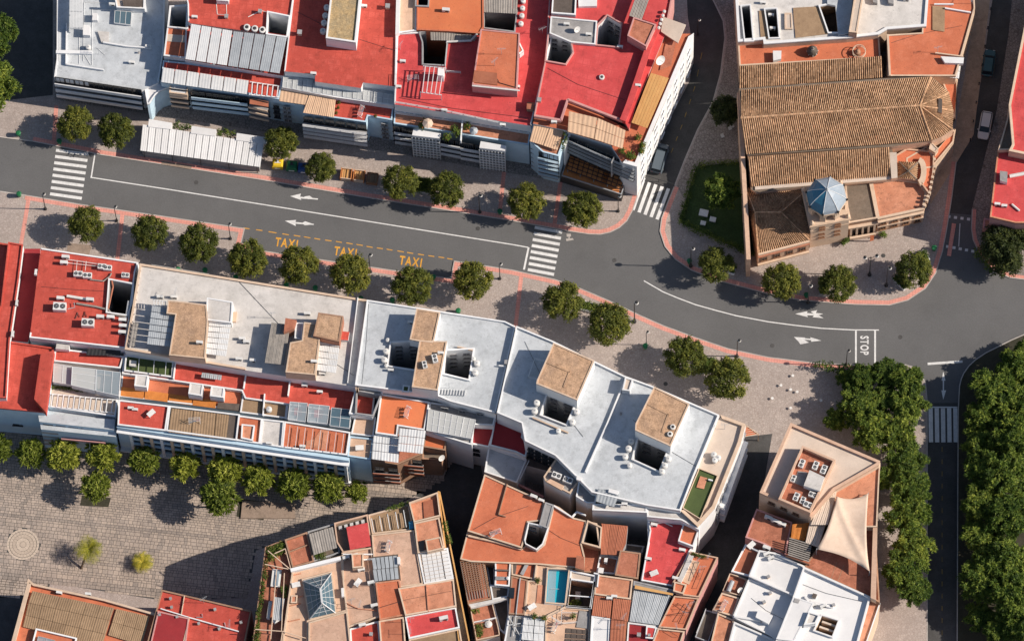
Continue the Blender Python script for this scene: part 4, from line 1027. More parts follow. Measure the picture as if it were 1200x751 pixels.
for i, (x, y, l) in enumerate(((480,605,'upper left of the corner orange terrace'),(500,640,'middle of the corner orange terrace'),(495,665,'lower right of the corner orange terrace'),(410,665,'on the terrace edge above the dark balconies'),(440,680,'at the terrace edge near the white corner'),(455,690,'nearest the white corner parapet'))): potplant('H3', x, y, 12.7, 'pot plant '+l, 1.2)
hd = shrub(h, 'H3', [(152,585),(170,590),(155,660),(138,660)], 12.3, name='hedge', h=.7)
a, b, n = balconies(h, 'H3', (172,600), (470,732), 12.4, [11.1, 9.8, 8.5, 7.3], .5, .8, 'grey_metal', rail=True, stagger=.08, floor='black_metal')
dF = (b-a).normalized(); LF = (b-a).length
for z_ in (11.2, 9.9, 8.6, 7.4, 4.4):
    for i in range(7): q = a+dF*(LF*(i+.5)/7)+n*.04; MB().obox(Vector((q.x,q.y,z_)), dF, LF/7-.12, .06, 1.05 if z_ > 5 else 2.6).build('window', 'window_dark', h)
MB().obox(Vector((a.x, a.y, 0))-n*.02, n, 2.8, .3, 12).build('fin_wall', 'white_wall', h)
p = a.lerp(b, .68); MB().obox(Vector((p.x, p.y, 6))+n*.5, n, 1.0, .12, 6.3).build('fin_wall', 'grey_wall', h)
balconies(h, 'H3', (40,668), (132,690), 11.4, [9.6, 7.9, 6.2, 4.5, 2.8], .6, .7, 'blue_wall', rail=True, nwin=2)
a, b = wpts('H3', (5,625), (40,640), 11.5); windows(h, a, b, [9.3,7.4,5.5,3.6,1.7], 1, .8, 1.2, 'grey')
# ground floor terrace with orange timber grid
h2 = house('low dark terrace with glowing orange timber grid roof at the crimson house foot', 'F2', 300, 560, 'terrace_pavilion', 'pavilion')
vol(h2, 'F2', [(170,300),(605,462),(553,618),(112,478)], 2.9, 'black_metal', 'orange_wood', par=.3, pw=.12, pmat='grey_metal')
q = [W(*p, 3.9) for p in K('F2', [(182,290),(588,448),(548,575),(150,430)])]
for j in range(6): MB().bar(bil(q, 0, j/5), bil(q, 1, j/5), .10, .14).build('cross_beam', 'black_metal', h2)
for i in range(12): MB().bar(bil(q, i/11, 0)+Vector((0,0,.13)), bil(q, i/11, 1)+Vector((0,0,.13)), .08, .1).build('beam', 'black_metal', h2)
for i in range(11):
    for j in range(5):
        if i == 7: continue
        u0, u1, v0, v1 = (i+.08)/11, (i+.92)/11, (j+.08)/5, (j+.92)/5
        mb = MB(); mb.prism([bil(q,u0,v0), bil(q,u1,v0), bil(q,u1,v1), bil(q,u0,v1)], 3.84, 3.90, bottom=True); mb.build('orange_panel', 'orange_wood', h2)
for i, (x, y) in enumerate(((600,480),(598,505),(588,520))): potplant('F2', x, y, .2, 'green plant at the right end of the orange timber terrace, %s' % ['rear','middle','front'][i], 1.5)
for u in (.02, .25, .5, .75, .98): p = q[3].lerp(q[2], u); MB().bar((p.x, p.y, .1), (p.x, p.y, 3.8), .12).build('post', 'grey_metal', h2)
e0, e1 = wpts('H3', (475,738), (725,150), 12.6); windows(h, e0, e1, [9.6,6.6,3.6,.9], 8, 1.1, 1.7, 'white', margin=.8)
# ================================================================== CHURCH AND ITS NEIGHBOURS
def tileplane(root, A, B, Cc, D, mat='clay_tile', pitch=.31, row=.42, seed=1, base=True, lip=True):
    """clay tiles on a roof plane; A-B eave (left, right), D-C ridge; channels run from eave to ridge"""
    rn = random.Random(seed); n = max(2, int(round(max((B-A).length, (Cc-D).length)/pitch))); q = [A, B, Cc, D]
    ln = ((D-A).length+(Cc-B).length)/2; rows = max(1, int(ln/row)); mb = MB(); N_ = (B-A).cross(D-A); N_ = N_.normalized() if N_.length > 1e-6 else (Cc-B).cross(D-B).normalized()
    if N_.z < 0: N_ = -N_
    fan_ = (Cc-D).length < .6
    for i in range(n):
        for j in range(rows):
            v0, v1 = j/rows, (j+1)/rows+.02/rows; tone = min(1, max(0, rn.gauss(.47, .15))); 
            pr = [(0, 0), (.18, .075), (.5, .115), (.82, .075), (1, 0)]; vs = []
            w = .62; hh = rn.uniform(0, .012); sh = rn.uniform(-.04, .04)
            for a, hz in pr:
                u = (i+.19+sh+a*w)/n
                for v, e in ((v0, .03), (v1, .0)): vs.append(bil(q, u, min(v, 1))+N_*((hz+hh)*(1 if not fan_ else 1-.5*v)+e))
            fs = [(2*k, 2*k+2, 2*k+3, 2*k+1) for k in range(4)]; fs.append((0, 8, 6, 4, 2))
            if (vs[2]-vs[0]).cross(vs[1]-vs[0]).dot(N_) < 0: fs = [f[::-1] for f in fs]
            mb.add(vs, fs, 0, tone)
    mb.add([p for p in q], [(0,1,2,3)] if (B-A).cross(Cc-A).z > 0 else [(3,2,1,0)], 0, .02)
    o = mb.build('roof_tiles', mat, root); o['kind'] = 'stuff'; return o
def pw(c, x, y, z): return W(*K(c, [(x, y)])[0], z)
def ridge(root, a, b, r=.17, mat='clay_tile'):
    n = max(1, int((b-a).length/.45)); mb = MB()
    for i in range(n):
        p, q = a.lerp(b, i/n), a.lerp(b, (i+1.05)/n); mb.tube([p+Vector((0,0,.05)), q+Vector((0,0,.05))], [r*1.1, r*.9], 6)
        for k in range(len(mb.t)-8, len(mb.t)): mb.t[k] = .62+.2*(i % 3-1)
    o = mb.build('ridge_tiles', mat, root); o['kind'] = 'stuff'; return o

ch = house('stone church with brown clay tiled roofs and a tower with blue dome', 'B3', 180, 430, 'church', 'church')
# body walls under the nave (z 9) and aisles
NV = 9.0
vol(ch, 'P', [(866,104),(1034,92),(1092,90),(1112,108),(1117,152),(1093,165),(1045,172),(876,182)], 8.6, 'stone_wall', 'brown_flat', par=0)
# north aisle roof (slopes down to the nave), nave two slopes, apse fan, south aisle
tileplane(ch, pw('P',866,104,8.4), pw('P',1034,91,8.4), pw('P',1033,66,9.4), pw('P',866,78,9.4), seed=2)
tileplane(ch, pw('P',868,106,9.3), pw('P',1091,90.5,9.3), pw('P',1078,124,11.2), pw('P',868,138.5,11.2), seed=3)
tileplane(ch, pw('P',874,181,9.0), pw('P',1092,165,9.0), pw('P',1078,124,11.2), pw('P',868,138.5,11.2), seed=4)
AP = [(1091,90.5),(1112,109),(1117,130),(1116,152),(1104,160),(1092,165)]
for i in range(len(AP)-1): tileplane(ch, pw('P',*AP[i],9.1), pw('P',*AP[i+1],9.1), pw('P',1079,124,11.2), pw('P',1078.6,124,11.2), seed=20+i)
MB().wall(ccw([pw('P',x,y,9.0) for x, y in AP]+[pw('P',1078,124,9)]), 0, 8.95).build('apse_wall', 'stone_wall', ch)
ridge(ch, pw('P',868,138.5,11.25), pw('P',1078,124,11.25)); ridge(ch, pw('P',1078,124,11.25), pw('P',1091,91,9.2), .13); ridge(ch, pw('P',1078,124,11.25), pw('P',1092,164,9.1), .13)
for a in AP[1:4]: ridge(ch, pw('P',1078,124,11.25), pw('P',*a,9.2), .10)
hut(ch, 'A3', [(790,455),(808,460),(806,525),(788,520)], 9.0, 1.2, 'stone_wall', 'dark_roof', par=0, name='apse_slot')
# gable wall at the west end
MB().prism([pw('P',864,104,9.6), pw('P',869,104,9.6), pw('P',880,300,9.6), pw('P',875,300,9.6)], 0, 8.0).build('west_wall', 'stone_wall', ch)
vol(ch, 'P', [(876,184),(1044,172),(1048,182),(1050,207),(960,217),(886,226),(880,222)], 7.4, 'stone_wall', 'brown_flat', par=0)
tileplane(ch, pw('P',880,219,7.6), pw('P',1044,207,7.6), pw('P',1042,172.5,8.8), pw('P',876,184,8.8), seed=5)
hut(ch, 'B3', [(-60,152),(360,118),(592,98),(592,118),(360,136),(-60,168)], 6.9, .7, 'cream_wall', 'cream_roof', par=0, name='cornice')
hut(ch, 'B3', [(562,-5),(596,-5),(600,112),(572,116)], 7.2, .9, 'stone_wall', 'cream_roof', par=0, name='cornice')
# south west chapel with hipped roof in tower shade
e = [(-106,160),(190,160),(192,400),(-46,462)]; E = [pw('B3',x,y,6.2) for x, y in e]; rd = [pw('B3',-60,272,7.9), pw('B3',60,272,7.9)]
MB().wall(ccw([Vector(p) for p in E]), 0, 6.2).build('chapel_wall', 'stone_wall', ch)
tileplane(ch, E[3], E[2], rd[1], rd[0], 'clay_tile', seed=6); tileplane(ch, E[0], E[1], rd[1], rd[0], 'clay_tile', seed=7)
tileplane(ch, E[0], E[3], rd[0], rd[0]+Vector((.05,.05,0)), 'clay_tile', seed=8); tileplane(ch, E[2], E[1], rd[1], rd[1]+Vector((.02,.05,0)), 'clay_tile', seed=9)
for a, b in ((rd[0], rd[1]), (rd[0], E[0]), (rd[0], E[3]), (rd[1], E[1]), (rd[1], E[2])): ridge(ch, a, b, .11, 'clay_tile')
# brick and stone front under the eaves
a, b = pw('B3',-46,462,6.2), pw('B3',192,400,6.2); d = (b-a).normalized(); n = Vector((d.y,-d.x,0))
for z_, h_, m_ in ((5.7,.45,'cream_wall'),(4.6,.3,'brick_wall'),(1.0,.4,'cream_wall')): mb = MB(); c_ = (a+b)/2+n*.12; mb.obox(Vector((c_.x,c_.y,z_)), d, (b-a).length, .3, h_); mb.build('cornice', m_, ch)
windows(ch, a, b, [2.4], 4, .9, 1.5, 'wood')
# right annexes: brown flat, orange flat
vol(ch, 'B3', [(355,130),(472,122),(508,302),(372,325)], 5.6, 'brown_wall', 'brown_flat', par=.3, pmat='cream_wall')
vol(ch, 'B3', [(474,132),(600,118),(700,130),(738,180),(722,262),(508,308)], 5.5, 'stone_wall', 'peach_roof', par=.35, pw=.35, pmat='cream_wall')
vol(ch, 'B3', [(590,10),(640,-20),(770,-10),(770,60),(745,190),(700,130),(600,118)], 6.2, 'stone_wall', 'orange_roof', par=.3)
py = [pw('B3',x,y,6.9) for x, y in ((600,112),(688,118),(694,42),(606,38))]; ap = pw('B3',650,82,8.0)
MB().wall(ccw(py), 5.5, 6.9).build('lantern_wall', 'cream_wall', ch)
for i in range(4): tileplane(ch, py[i], py[(i+1) % 4], ap, ap+Vector((.02,.02,0)), 'clay_tile', seed=30+i)
for i in range(4): ridge(ch, ap, py[i], .10, 'grey_clay_tile')
mb = MB(); arc = [pw('B3',700+22*math.sin(t),82-52*math.cos(t),6.9) for t in [k*.35 for k in range(10)]]
for i in range(9): mb.obox(Vector(((arc[i].x+arc[i+1].x)/2,(arc[i].y+arc[i+1].y)/2,6.2)), arc[i+1]-arc[i], (arc[i+1]-arc[i]).length+.05, .8, .8+.004*i)
mb.build('curved_wall', 'cream_wall', ch)
# serrated cresting along the right edge: small merlons
ms = [(770,-10),(772,60),(748,180),(735,215),(718,262)]
P = [pw('B3',x,y,6.6) for x, y in ms]
for a, b in zip(P, P[1:]):
    k = max(2, int((b-a).length/.8))
    for i in range(k): p = a.lerp(b, i/k); MB().obox(Vector((p.x,p.y,5.6)), b-a, .35, .4, 1.0).build('merlon', 'cream_wall', ch)
a, b = wpts('B3', (508,308), (722,262), 5.5); windows(ch, a, b, [1.0,3.2], 4, .9, 1.2, 'wood')
d = (b-a).normalized(); n = Vector((d.y,-d.x,0)); c_ = (a+b)/2
for z_, w_ in ((4.9,.35),(2.6,.25)): mb = MB(); q = c_+n*(w_/2); mb.obox(Vector((q.x,q.y,z_)), d, (b-a).length, w_, .3); mb.build('cornice', 'cream_wall', ch)
a, b = wpts('B3', (372,325), (508,302), 5.6); d = (b-a).normalized(); n = Vector((d.y,-d.x,0)); L_ = (b-a).length
for i in range(5): p = a.lerp(b, (i+.5)/5)+n*.15; MB().obox(Vector((p.x,p.y,0)), d, .3, .4, 4.2).build('pier', 'cream_wall', ch)
for i in range(4):
    p = a.lerp(b, (i+1)/5)+n*.03; mb = MB(); w_ = L_/5-.3; mb.obox(Vector((p.x,p.y,.1)), d, w_, .08, 2.6)
    q = [Vector((math.cos(t)*w_/2, 0, 2.7+math.sin(t)*w_/2)) for t in [k*math.pi/8 for k in range(9)]]; vs = [p.xy.to_3d()+d*v.x+n*.04+Vector((0,0,v.z)) for v in q]; mb.add(vs, [tuple(range(9))]); mb.build('arch_opening', 'window_dark', ch)
mb = MB(); c_ = (a+b)/2+n*.2; mb.obox(Vector((c_.x,c_.y,4.2)), d, L_, .5, .35); mb.build('cornice', 'cream_wall', ch)
MB().obox(Vector((c_.x,c_.y,.12))+n*.5, d, L_*.9, .3, 1.0).build('low_wall', 'cream_wall', ch)
# ---- tower: square shaft, belfry with arches, octagonal blue dome
TB = [pw('F3',290,475,10.5), pw('F3',548,425,10.5)]; d = (TB[1]-TB[0]).normalized(); n = Vector((d.y,-d.x,0)); S = (TB[1]-TB[0]).length; cT = (TB[0]+TB[1])/2-n*(S*.47); cT.z = 0
def sq(s): return [cT-d*s/2+n*s/2, cT+d*s/2+n*s/2, cT+d*s/2-n*s/2, cT-d*s/2-n*s/2]
tw = MB(); tw.prism(sq(S), 0, 10.0); tw.build('tower_shaft', 'cream_wall', ch)
for z_, s_, h_ in ((9.9,.5,.35),(7.6,.12,.2),(10.25,.3,.2)): mb = MB(); mb.prism(sq(S+s_), z_, z_+h_, bottom=True); mb.build('cornice', 'cream_wall', ch)
P = ccw(sq(S)); 
windows(ch, P[[i for i in range(4) if ((P[(i+1)%4]-P[i]).normalized()-d).length < .1][0]], P[([i for i in range(4) if ((P[(i+1)%4]-P[i]).normalized()-d).length < .1][0]+1) % 4], [8.4,7.4,5.4,3.9], 2, .8, .45, 'wood', margin=.5)
# belfry: eight piers with arches between, each face an arch ring
zb0, zb1 = 10.45, 13.2
for k in range(8):
    a = math.atan2(n.y, n.x)+math.pi/8+k*math.pi/4; r = S*.46; p = cT+Vector((math.cos(a)*r, math.sin(a)*r, 0)); MB().obox(Vector((p.x,p.y,zb0)), Vector((-math.sin(a), math.cos(a), 0)), .85, .55, zb1-zb0).build('belfry_pier', 'cream_wall', ch)
for k in range(8):
    a = math.atan2(n.y, n.x)+k*math.pi/4; r = S*.44; fd = Vector((-math.sin(a), math.cos(a), 0)); fn = Vector((math.cos(a), math.sin(a), 0)); p = cT+fn*r; wd_ = 2*S*.46*math.sin(math.pi/8); mb = MB()
    ang = [i*math.pi/8 for i in range(9)]; hw = wd_*.34; z_s = zb1-1.0
    for i in range(8):
        a0, a1 = ang[i], ang[i+1]; vs = []
        for t in (a0, a1):
            for rr in (hw, None):
                x = math.cos(t)*hw; z = z_s+math.sin(t)*hw
                if rr is None: x = wd_/2*(1 if i+ (t==a1) < 4 else -1) if abs(x) > hw*.7 else x*1.3; z = zb1 if abs(math.cos(t)) < .8 else z
                for off in (.0, .3): vs.append(p+fd*x+fn*off+Vector((0,0,z)))
        # vs: t0 inner(0,1) outer(2,3), t1 inner(4,5) outer(6,7)
        mb.add(vs, [(1,3,7,5),(0,4,6,2),(0,1,5,4),(2,6,7,3)])
    mb.build('belfry_arch', 'cream_wall', ch)
mb = MB(); mb.lathe((cT.x,cT.y,zb0-.1), [(S*.40,0),(S*.40,.25),(.1,.3)], 8); mb.build('belfry_floor', 'dark_roof', ch)
mb = MB(); mb.lathe((cT.x,cT.y,zb0), [(1.0,0),(1.0,zb1-zb0)], 8); mb.build('belfry_core', 'brown_wall', ch)
a0 = math.atan2(n.y, n.x)+math.pi/8; RO = S*.54
oct_ = lambda r, z: [cT+Vector((math.cos(a0+k*math.pi/4)*r, math.sin(a0+k*math.pi/4)*r, z)) for k in range(8)]
mb = MB(); mb.prism(oct_(RO, 0), zb1, zb1+.3, bottom=True); mb.build('dome_cornice', 'cream_wall', ch)
prof = [(1.0,0),(.93,.7),(.74,1.5),(.42,2.3),(.05,3.0)]
dm = None
for k in range(8):
    mb = MB(); mid = a0+(k+.5)*math.pi/4
    for (r0,h0),(r1,h1) in zip(prof, prof[1:]):
        A_, B_ = oct_(RO*r0*.98, zb1+.3+h0), oct_(RO*r1*.98, zb1+.3+h1); mb.add([A_[k], A_[(k+1)%8], B_[(k+1)%8], B_[k]], [(0,1,2,3)])
    mb.build('dome_panel', 'tile_blue_shaded' if math.cos(mid) < -.35 else 'tile_pale', ch)  # west panels a darker blue, the dome's shade partly painted in
    pts = [oct_(RO*r*.985, zb1+.32+h_)[k] for r, h_ in prof]; MB().tube(pts, [.06,.06,.05,.05,.04], 5).build('dome_rib', 'white_metal', ch)
MB().lathe((cT.x,cT.y,zb1+3.2), [(.18,0),(.22,.15),(.08,.4),(.03,.8)], 8).build('finial', 'grey_metal', ch)
for k in range(8):
    p = oct_(RO*.98, zb1+.3)[k]; MB().lathe(p, [(.16,0),(.2,.25),(.05,.6)], 6).build('urn', 'black_metal', ch)
for (sx, sy) in ((-1,-1),(1,-1),(1,1),(-1,1)):
    p = cT+d*sx*(S*.47)+n*sy*(S*.47); MB().lathe((p.x,p.y,10.4), [(.28,0),(.3,.5),(.14,.8),(.04,1.4)], 8).build('pinnacle', 'cream_wall', ch)
# ---- white and orange buildings behind the church
h = house('pale flat roofed building with long dark roof slots behind the church', 'H5', 300, 280)
vol(h, 'H5', [(60,-140),(85,290),(255,275),(260,305),(820,265),(1035,240),(1095,205),(1360,185),(1385,-140)], 9.0, 'cream_wall', 'white_roof', par=.35, pw=.4, pmat='white_wall',
    holes=[('H5', [(110,50),(165,45),(185,280),(135,282)], 3, 'grey_wall'), ('H5', [(270,70),(345,68),(362,260),(300,262)], 3, 'grey_wall'), ('H5', [(640,50),(750,30),(765,225),(700,225)], 5, 'deck')])
level(h, 'H5', [(225,75),(268,72),(298,262),(240,262)], 9.1, 'deck', 'roof_patch'); level(h, 'H5', [(458,55),(638,45),(698,232),(475,258)], 9.1, 'deck', 'roof_patch')
hut(h, 'H5', [(690,-140),(880,-140),(835,225),(765,240),(745,40),(690,30)], 9.0, -.01+.5, 'white_wall', 'bluewhite_roof', par=0, name='roof_level')
hut(h, 'H5', [(885,-100),(945,-100),(890,225),(835,220)], 9.0, 2.2, 'cream_wall', 'cream_roof', par=.1, name='roof_block')
for q in ([(985,-60),(1030,-60),(1030,25),(1000,15)],[(1090,-60),(1135,-60),(1140,30),(1105,20)]): hut(h, 'H5', q, 9.0, .8, 'grey_wall', 'grey_roof', par=0, name='roof_box')
hut(h, 'H5', [(400,90),(450,90),(455,200),(402,200)], 9.0, .3, 'cream_wall', 'cream_roof', par=.1, name='roof_hatch')
for i, (x, y, l) in enumerate(((255,15,'in the upper left of the pale building behind the church'),(310,100,'inside the dark slot of the pale building'),(320,190,'lower in the dark slot of the pale building'),(1225,-5,'at the top edge of the pale roof'))): acs('H5', x, y, 9.0 if i in (0,3) else 8.2, 'small unit '+l)
h = house('orange roofed building with ring and dome vents north of the church nave', 'H5', 300, 430)
vol(h, 'H5', [(85,290),(258,275),(262,318),(1040,250),(1050,395),(95,450)], 7.4, 'cream_wall', 'orange_roof', par=.2)
vol(h, 'H5', [(1095,240),(1330,225),(1340,35),(1390,-150),(1680,-150),(1690,60),(1560,520),(1290,520),(1100,520)], 8.4, 'cream_wall', 'orange_roof', par=.25)
# green tiled small dome and ring
t = thing('roof_dome', 'small green tiled cupola on the orange strip behind the church nave', 'cupola', (0,0,0)); p = pw('H5',590,340,8.6); t.location = (p.x,p.y,7.45); WL[t.name] = Vector((p.x,p.y,7.45))
MB().lathe((p.x,p.y,7.45), [(.75,0),(.75,.5)], 12).build('drum', 'cream_wall', t); MB().lathe((p.x,p.y,7.95), [(.85,0),(.78,.5),(.55,.95),(.2,1.25),(.05,1.5)], 12).build('cap', 'grey_clay_tile', t)
for k in range(4): a = k*.785; MB().tube([(p.x+math.cos(a)*.84*s*1.0,p.y+math.sin(a)*.84*s,7.98+1.25*math.cos(s*1.45)) for s in (-1,-.6,-.2,.2,.6,1)], .06, 5).build('rib', 'white_metal', t)
t = thing('roof_ring', 'pale ring shaped metal frame round a dark vent behind the church nave', 'vent frame', (0,0,0)); p = pw('H5',905,345,8.6); t.location = (p.x,p.y,7.45); WL[t.name] = Vector((p.x,p.y,7.45))
for z_, r_ in ((8.6,.95),(8.0,.95)):
    pts = [(p.x+math.cos(a)*r_, p.y+math.sin(a)*r_, z_) for a in [k*6.2832/20 for k in range(21)]]; MB().tube(pts, .06, 5).build('ring', 'cream_wall', t)
for k in range(5): a = k*1.257; MB().bar((p.x+math.cos(a)*.95,p.y+math.sin(a)*.95,7.45), (p.x+math.cos(a)*.95,p.y+math.sin(a)*.95,8.6), .06).build('upright', 'cream_wall', t)
MB().lathe((p.x-.2,p.y,7.45), [(.5,0),(.45,.8),(.1,1.2)], 12).build('vent', 'brown_wall', t)
hut(h, 'H5', [(322,345),(380,345),(378,400),(325,412)], 7.4, 1.0, 'white_wall', 'bright_white', par=0, name='roof_box')
level(h, 'A3', [(762,28),(820,32),(818,148),(762,140)], 8.6, 'deck', 'roof_hatch')
wallrun(h, 'A3', [(820,38),(940,58)], 8.4, .5, 'white_wall'); wallrun(h, 'A3', [(775,245),(905,262)], 8.4, .6, 'cream_wall'); wallrun(h, 'A3', [(770,20),(860,20)], 8.4, .5, 'white_wall')
wallrun(h, 'A3', [(555,160),(565,350)], 8.4, .5, 'cream_wall', .3)
canopy(h, 'A3', [(820,295),(895,300),(885,365),(818,358)], 8.0, 'white_metal', 2, 3, rows=2)
hut(h, 'A3', [(800,262),(908,268),(905,295),(820,292)], 8.4, .8, 'white_wall', 'bright_white', par=0, name='roof_box')
ant('A3', 785, 245, 8.4, 'antenna at the left end of the low wall on the orange roof by the church', 10)
ant('A3', 945, 20, 8.4, 'antenna at the top right of the orange roof by the church', 60)
vol(h, 'A3', [(800,365),(880,370),(860,560),(830,440)], 5.0, 'cream_wall', 'orange_roof', par=.25)
vol(h, 'A3', [(640,735),(735,680),(760,720),(870,600),(860,660),(760,780),(640,790)], 6.0, 'cream_wall', 'orange_roof', par=.25)
hut(h, 'A3', [(755,655),(790,690),(775,710),(745,690)], 6.0, 1.6, 'cream_wall', 'cream_roof', par=.1, name='roof_box')
# ---- red house at the right edge
h = house('red roofed house with a pale striped awning and cream edge, at the right photo edge', 'B3', 1100, 300)
vol(h, 'P', [(1199,38),(1182,124),(1186,170),(1182,178),(1240,190),(1260,-40),(1213,-40)], 11.0, 'cream_wall', 'crimson_roof', par=.4, pw=.35, pmat='cream_wall')
vol(h, 'A3', [(1115,512),(1300,520),(1290,690),(1065,700),(1105,560)], 9.8, 'cream_wall', 'brown_flat', par=.3)
tilegrid(h, 'A3', [(1138,515),(1260,520),(1255,660),(1132,645)], 10.0, 5, 6, 'white_metal')
vol(h, 'P', [(1169,177),(1250,170),(1250,262),(1190,262),(1160,255)], 9.0, 'pink_wall', 'crimson_roof', par=.3, pmat='peach_roof')
hut(h, 'A3', [(1128,655),(1150,655),(1150,692),(1130,692)], 9.0, 1.2, 'white_wall', 'bright_white', par=0, name='roof_box')
pipe('B3', [(1120,105),(1200,90)], 9.05, 'thick white duct on the red roof at the right edge', .28, 'tank_white'); pipe('B3', [(1130,235),(1165,265)], 9.05, 'short white duct low on the red roof at the right edge', .16, 'tank_white')
hut(h, 'B3', [(1075,80),(1110,85),(1108,135),(1076,125)], 9.0, 1.0, 'white_wall', 'grey_roof', par=0, name='roof_box')
acs('B3', 1095, 240, 9.0, 'unit at the lower left of the red roof, right photo edge'); acs('B3', 1063, 232, 9.0, 'unit on the left rim of the red roof, right photo edge')
vol(h, 'B3', [(1000,300),(1110,318),(1100,352),(998,345)], 4.2, 'pink_wall', 'peach_roof', par=.15)
# ---- lawn with hedge beside the church
LW = [(816,196),(866,190),(876,250),(884,300),(845,283),(818,270),(800,263),(796,258)]
lw = thing('lawn_bed', 'dark grass bed with hedges and white garden furniture west of the church', 'lawn', G([(835,240)], PAVE_Z)[0])
m = MB(); m.prism(ccw(G(LW, PAVE_Z)), PAVE_Z-.05, PAVE_Z+.16); m.build('grass', 'lawn', lw)
for q in ([(812,196),(818,196),(800,262),(794,260)],[(816,192),(866,188),(866,193),(818,197)],[(796,258),(845,280),(884,298),(884,303),(843,286),(794,263)]): shrub(lw, 'P', q, PAVE_Z+.1, 'leaf_plant', 'hedge', .8, .45, 30, .22, seed=int(q[0][0]))
for i, (x, y, s, l) in enumerate(((888,275,1.0,'larger white patio slab'),(930,305,.7,'right small white patio slab'),(885,322,.6,'lower small white patio slab'))):
    p = pw('B2', x, y, .5); mb = MB(); mb.obox(Vector((p.x,p.y,.30)), Vector((1,-.3,0)), 1.3*s, 1.0*s, .35); o = mb.build('garden_table', 'table_white'); tag(o, l+' on the dark church lawn', 'table', 'white tables on the lawn')
for i, (x, y, l) in enumerate(((975,635,'left of the pair outside the church west wall'),(1010,600,'right of the pair outside the church west wall'),(1020,590,'furthest right chair by the church west wall'))):
    t = thing('cafe_chair', 'pale cafe chair '+l, 'chair', pw('A2', x, y, PAVE_Z), 'pale chairs by the church west wall'); b = WL[t.name]
    mb = MB(); mb.obox(b+Vector((0,0,.42)), Vector((1,.4,0)), .48, .48, .05); mb.build('seat', 'table_white', t); mb = MB(); mb.obox(b+Vector((-.08,.2,.47)), Vector((1,.4,0)), .48, .05, .4); mb.build('backrest', 'table_white', t)
    for sx, sy in ((-.18,-.18),(.18,-.18),(.18,.18),(-.18,.18)): MB().bar(b+Vector((sx,sy,0)), b+Vector((sx,sy,.42)), .04).build('leg', 'grey_metal', t)
# ================================================================== MIDDLE BLOCK (between avenue and plaza)
# ---- red house with the machines
h = house('red roofed house crowded with white cooling machines, left end of middle block', 'H6', 300, 800)
vol(h, 'C0', [(-60,-345),(38,-330),(50,-100),(10,60),(45,120),(250,150),(215,450),(-60,425)], 11.2, 'blue_wall', 'red_roof', par=.3, pw=.25, pmat='red_roof')
vol(h, 'H6', [(52,22),(145,38),(118,260),(62,640),(40,1000),(-40,1000),(-40,500),(5,420)], 12.6, 'white_wall', 'red_roof', par=.25, pw=.2, pmat='red_roof')
vol(h, 'H6', [(143,62),(255,62),(190,600),(175,650),(66,640),(115,300)], 10.6, 'white_wall', 'dark_red_roof', par=0)  # sunken corridor, its shadow put into the darker red
vol(h, 'H6', [(256,60),(870,150),(850,210),(790,690),(185,622),(190,590)], 12.8, 'white_wall', 'red_roof', par=.25, pw=.2, pmat='white_wall', open_edges=(5,),
    holes=[('H6', [(690,262),(835,290),(828,400),(800,480),(675,462)], 2, 'grey_wall')])
hut(h, 'C0', [(188,178),(250,160),(213,447),(158,385)], 11.2, 1.9, 'red_roof', 'red_roof', par=0, name='roof_block')
vol(h, 'C0', [(255,150),(575,188),(558,245),(248,212)], 10.8, 'white_wall', 'red_roof', par=.2)
canopy(h, 'C0', [(405,152),(560,160),(556,186),(398,182)], 11.6, 'black_metal', 1, 9)
hut(h, 'C0', [(262,128),(322,135),(320,158),(258,152)], 11, 1.0, 'white_wall', 'white_roof', par=0, name='roof_box')
vol(h, 'C0', [(246,212),(562,248),(540,440),(535,470),(222,425)], 9.8, 'white_wall', 'cream_roof', par=.4, pmat='white_wall')
skylight(h, 'C0', [(335,235),(445,247),(440,345),(330,320)], 9.9, 2.0, 1, 3, 'white_metal', 'frosted_glass'); skylight(h, 'C0', [(448,248),(558,262),(550,370),(443,346)], 9.9, 2.0, 3, 1, 'white_metal', 'roof_glass')
skylight(h, 'C0', [(250,222),(333,233),(328,318),(245,305)], 9.9, 1.4, 2, 1, 'white_metal', 'frosted_glass')
shrub(h, 'C0', [(238,322),(540,352),(540,366),(236,338)], 9.9, 'leaf_plant', 'planter_plants', .3, .18, 16, .14, 5)
vol(h, 'C0', [(230,355),(538,385),(530,455),(222,420)], 9.2, 'white_wall', 'dark_red_roof', par=.1)
pergola(h, 'C0', [(232,360),(536,388),(528,448),(224,418)], 10.4, 12, 'white_wall', .13, rails=2)
hut(h, 'C0', [(176,452),(532,480),(528,528),(182,490)], 9.0, 1.0, 'blue_wall', 'bluewhite_roof', par=0, name='front_ledge')
vol(h, 'C0', [(176,430),(532,455),(536,560),(190,525)], 9.0, 'blue_wall', 'bluewhite_roof', par=0)
a, b, n = balconies(h, 'C0', (192,492), (484,520), 9.9, [7.2, 5.4, 3.6, 1.8], .8, .7, 'grey_wall', nwin=5)
a, b, n = balconies(h, 'C0', (280,505), (484,524), 9.9, [6.3], 1.1, .4, 'pink_wall')
a, b = wpts('C0', (-40,428), (170,443), 11.2); windows(h, a, b, [4.0], 1, 1.4, .5, 'dark', margin=2.2)
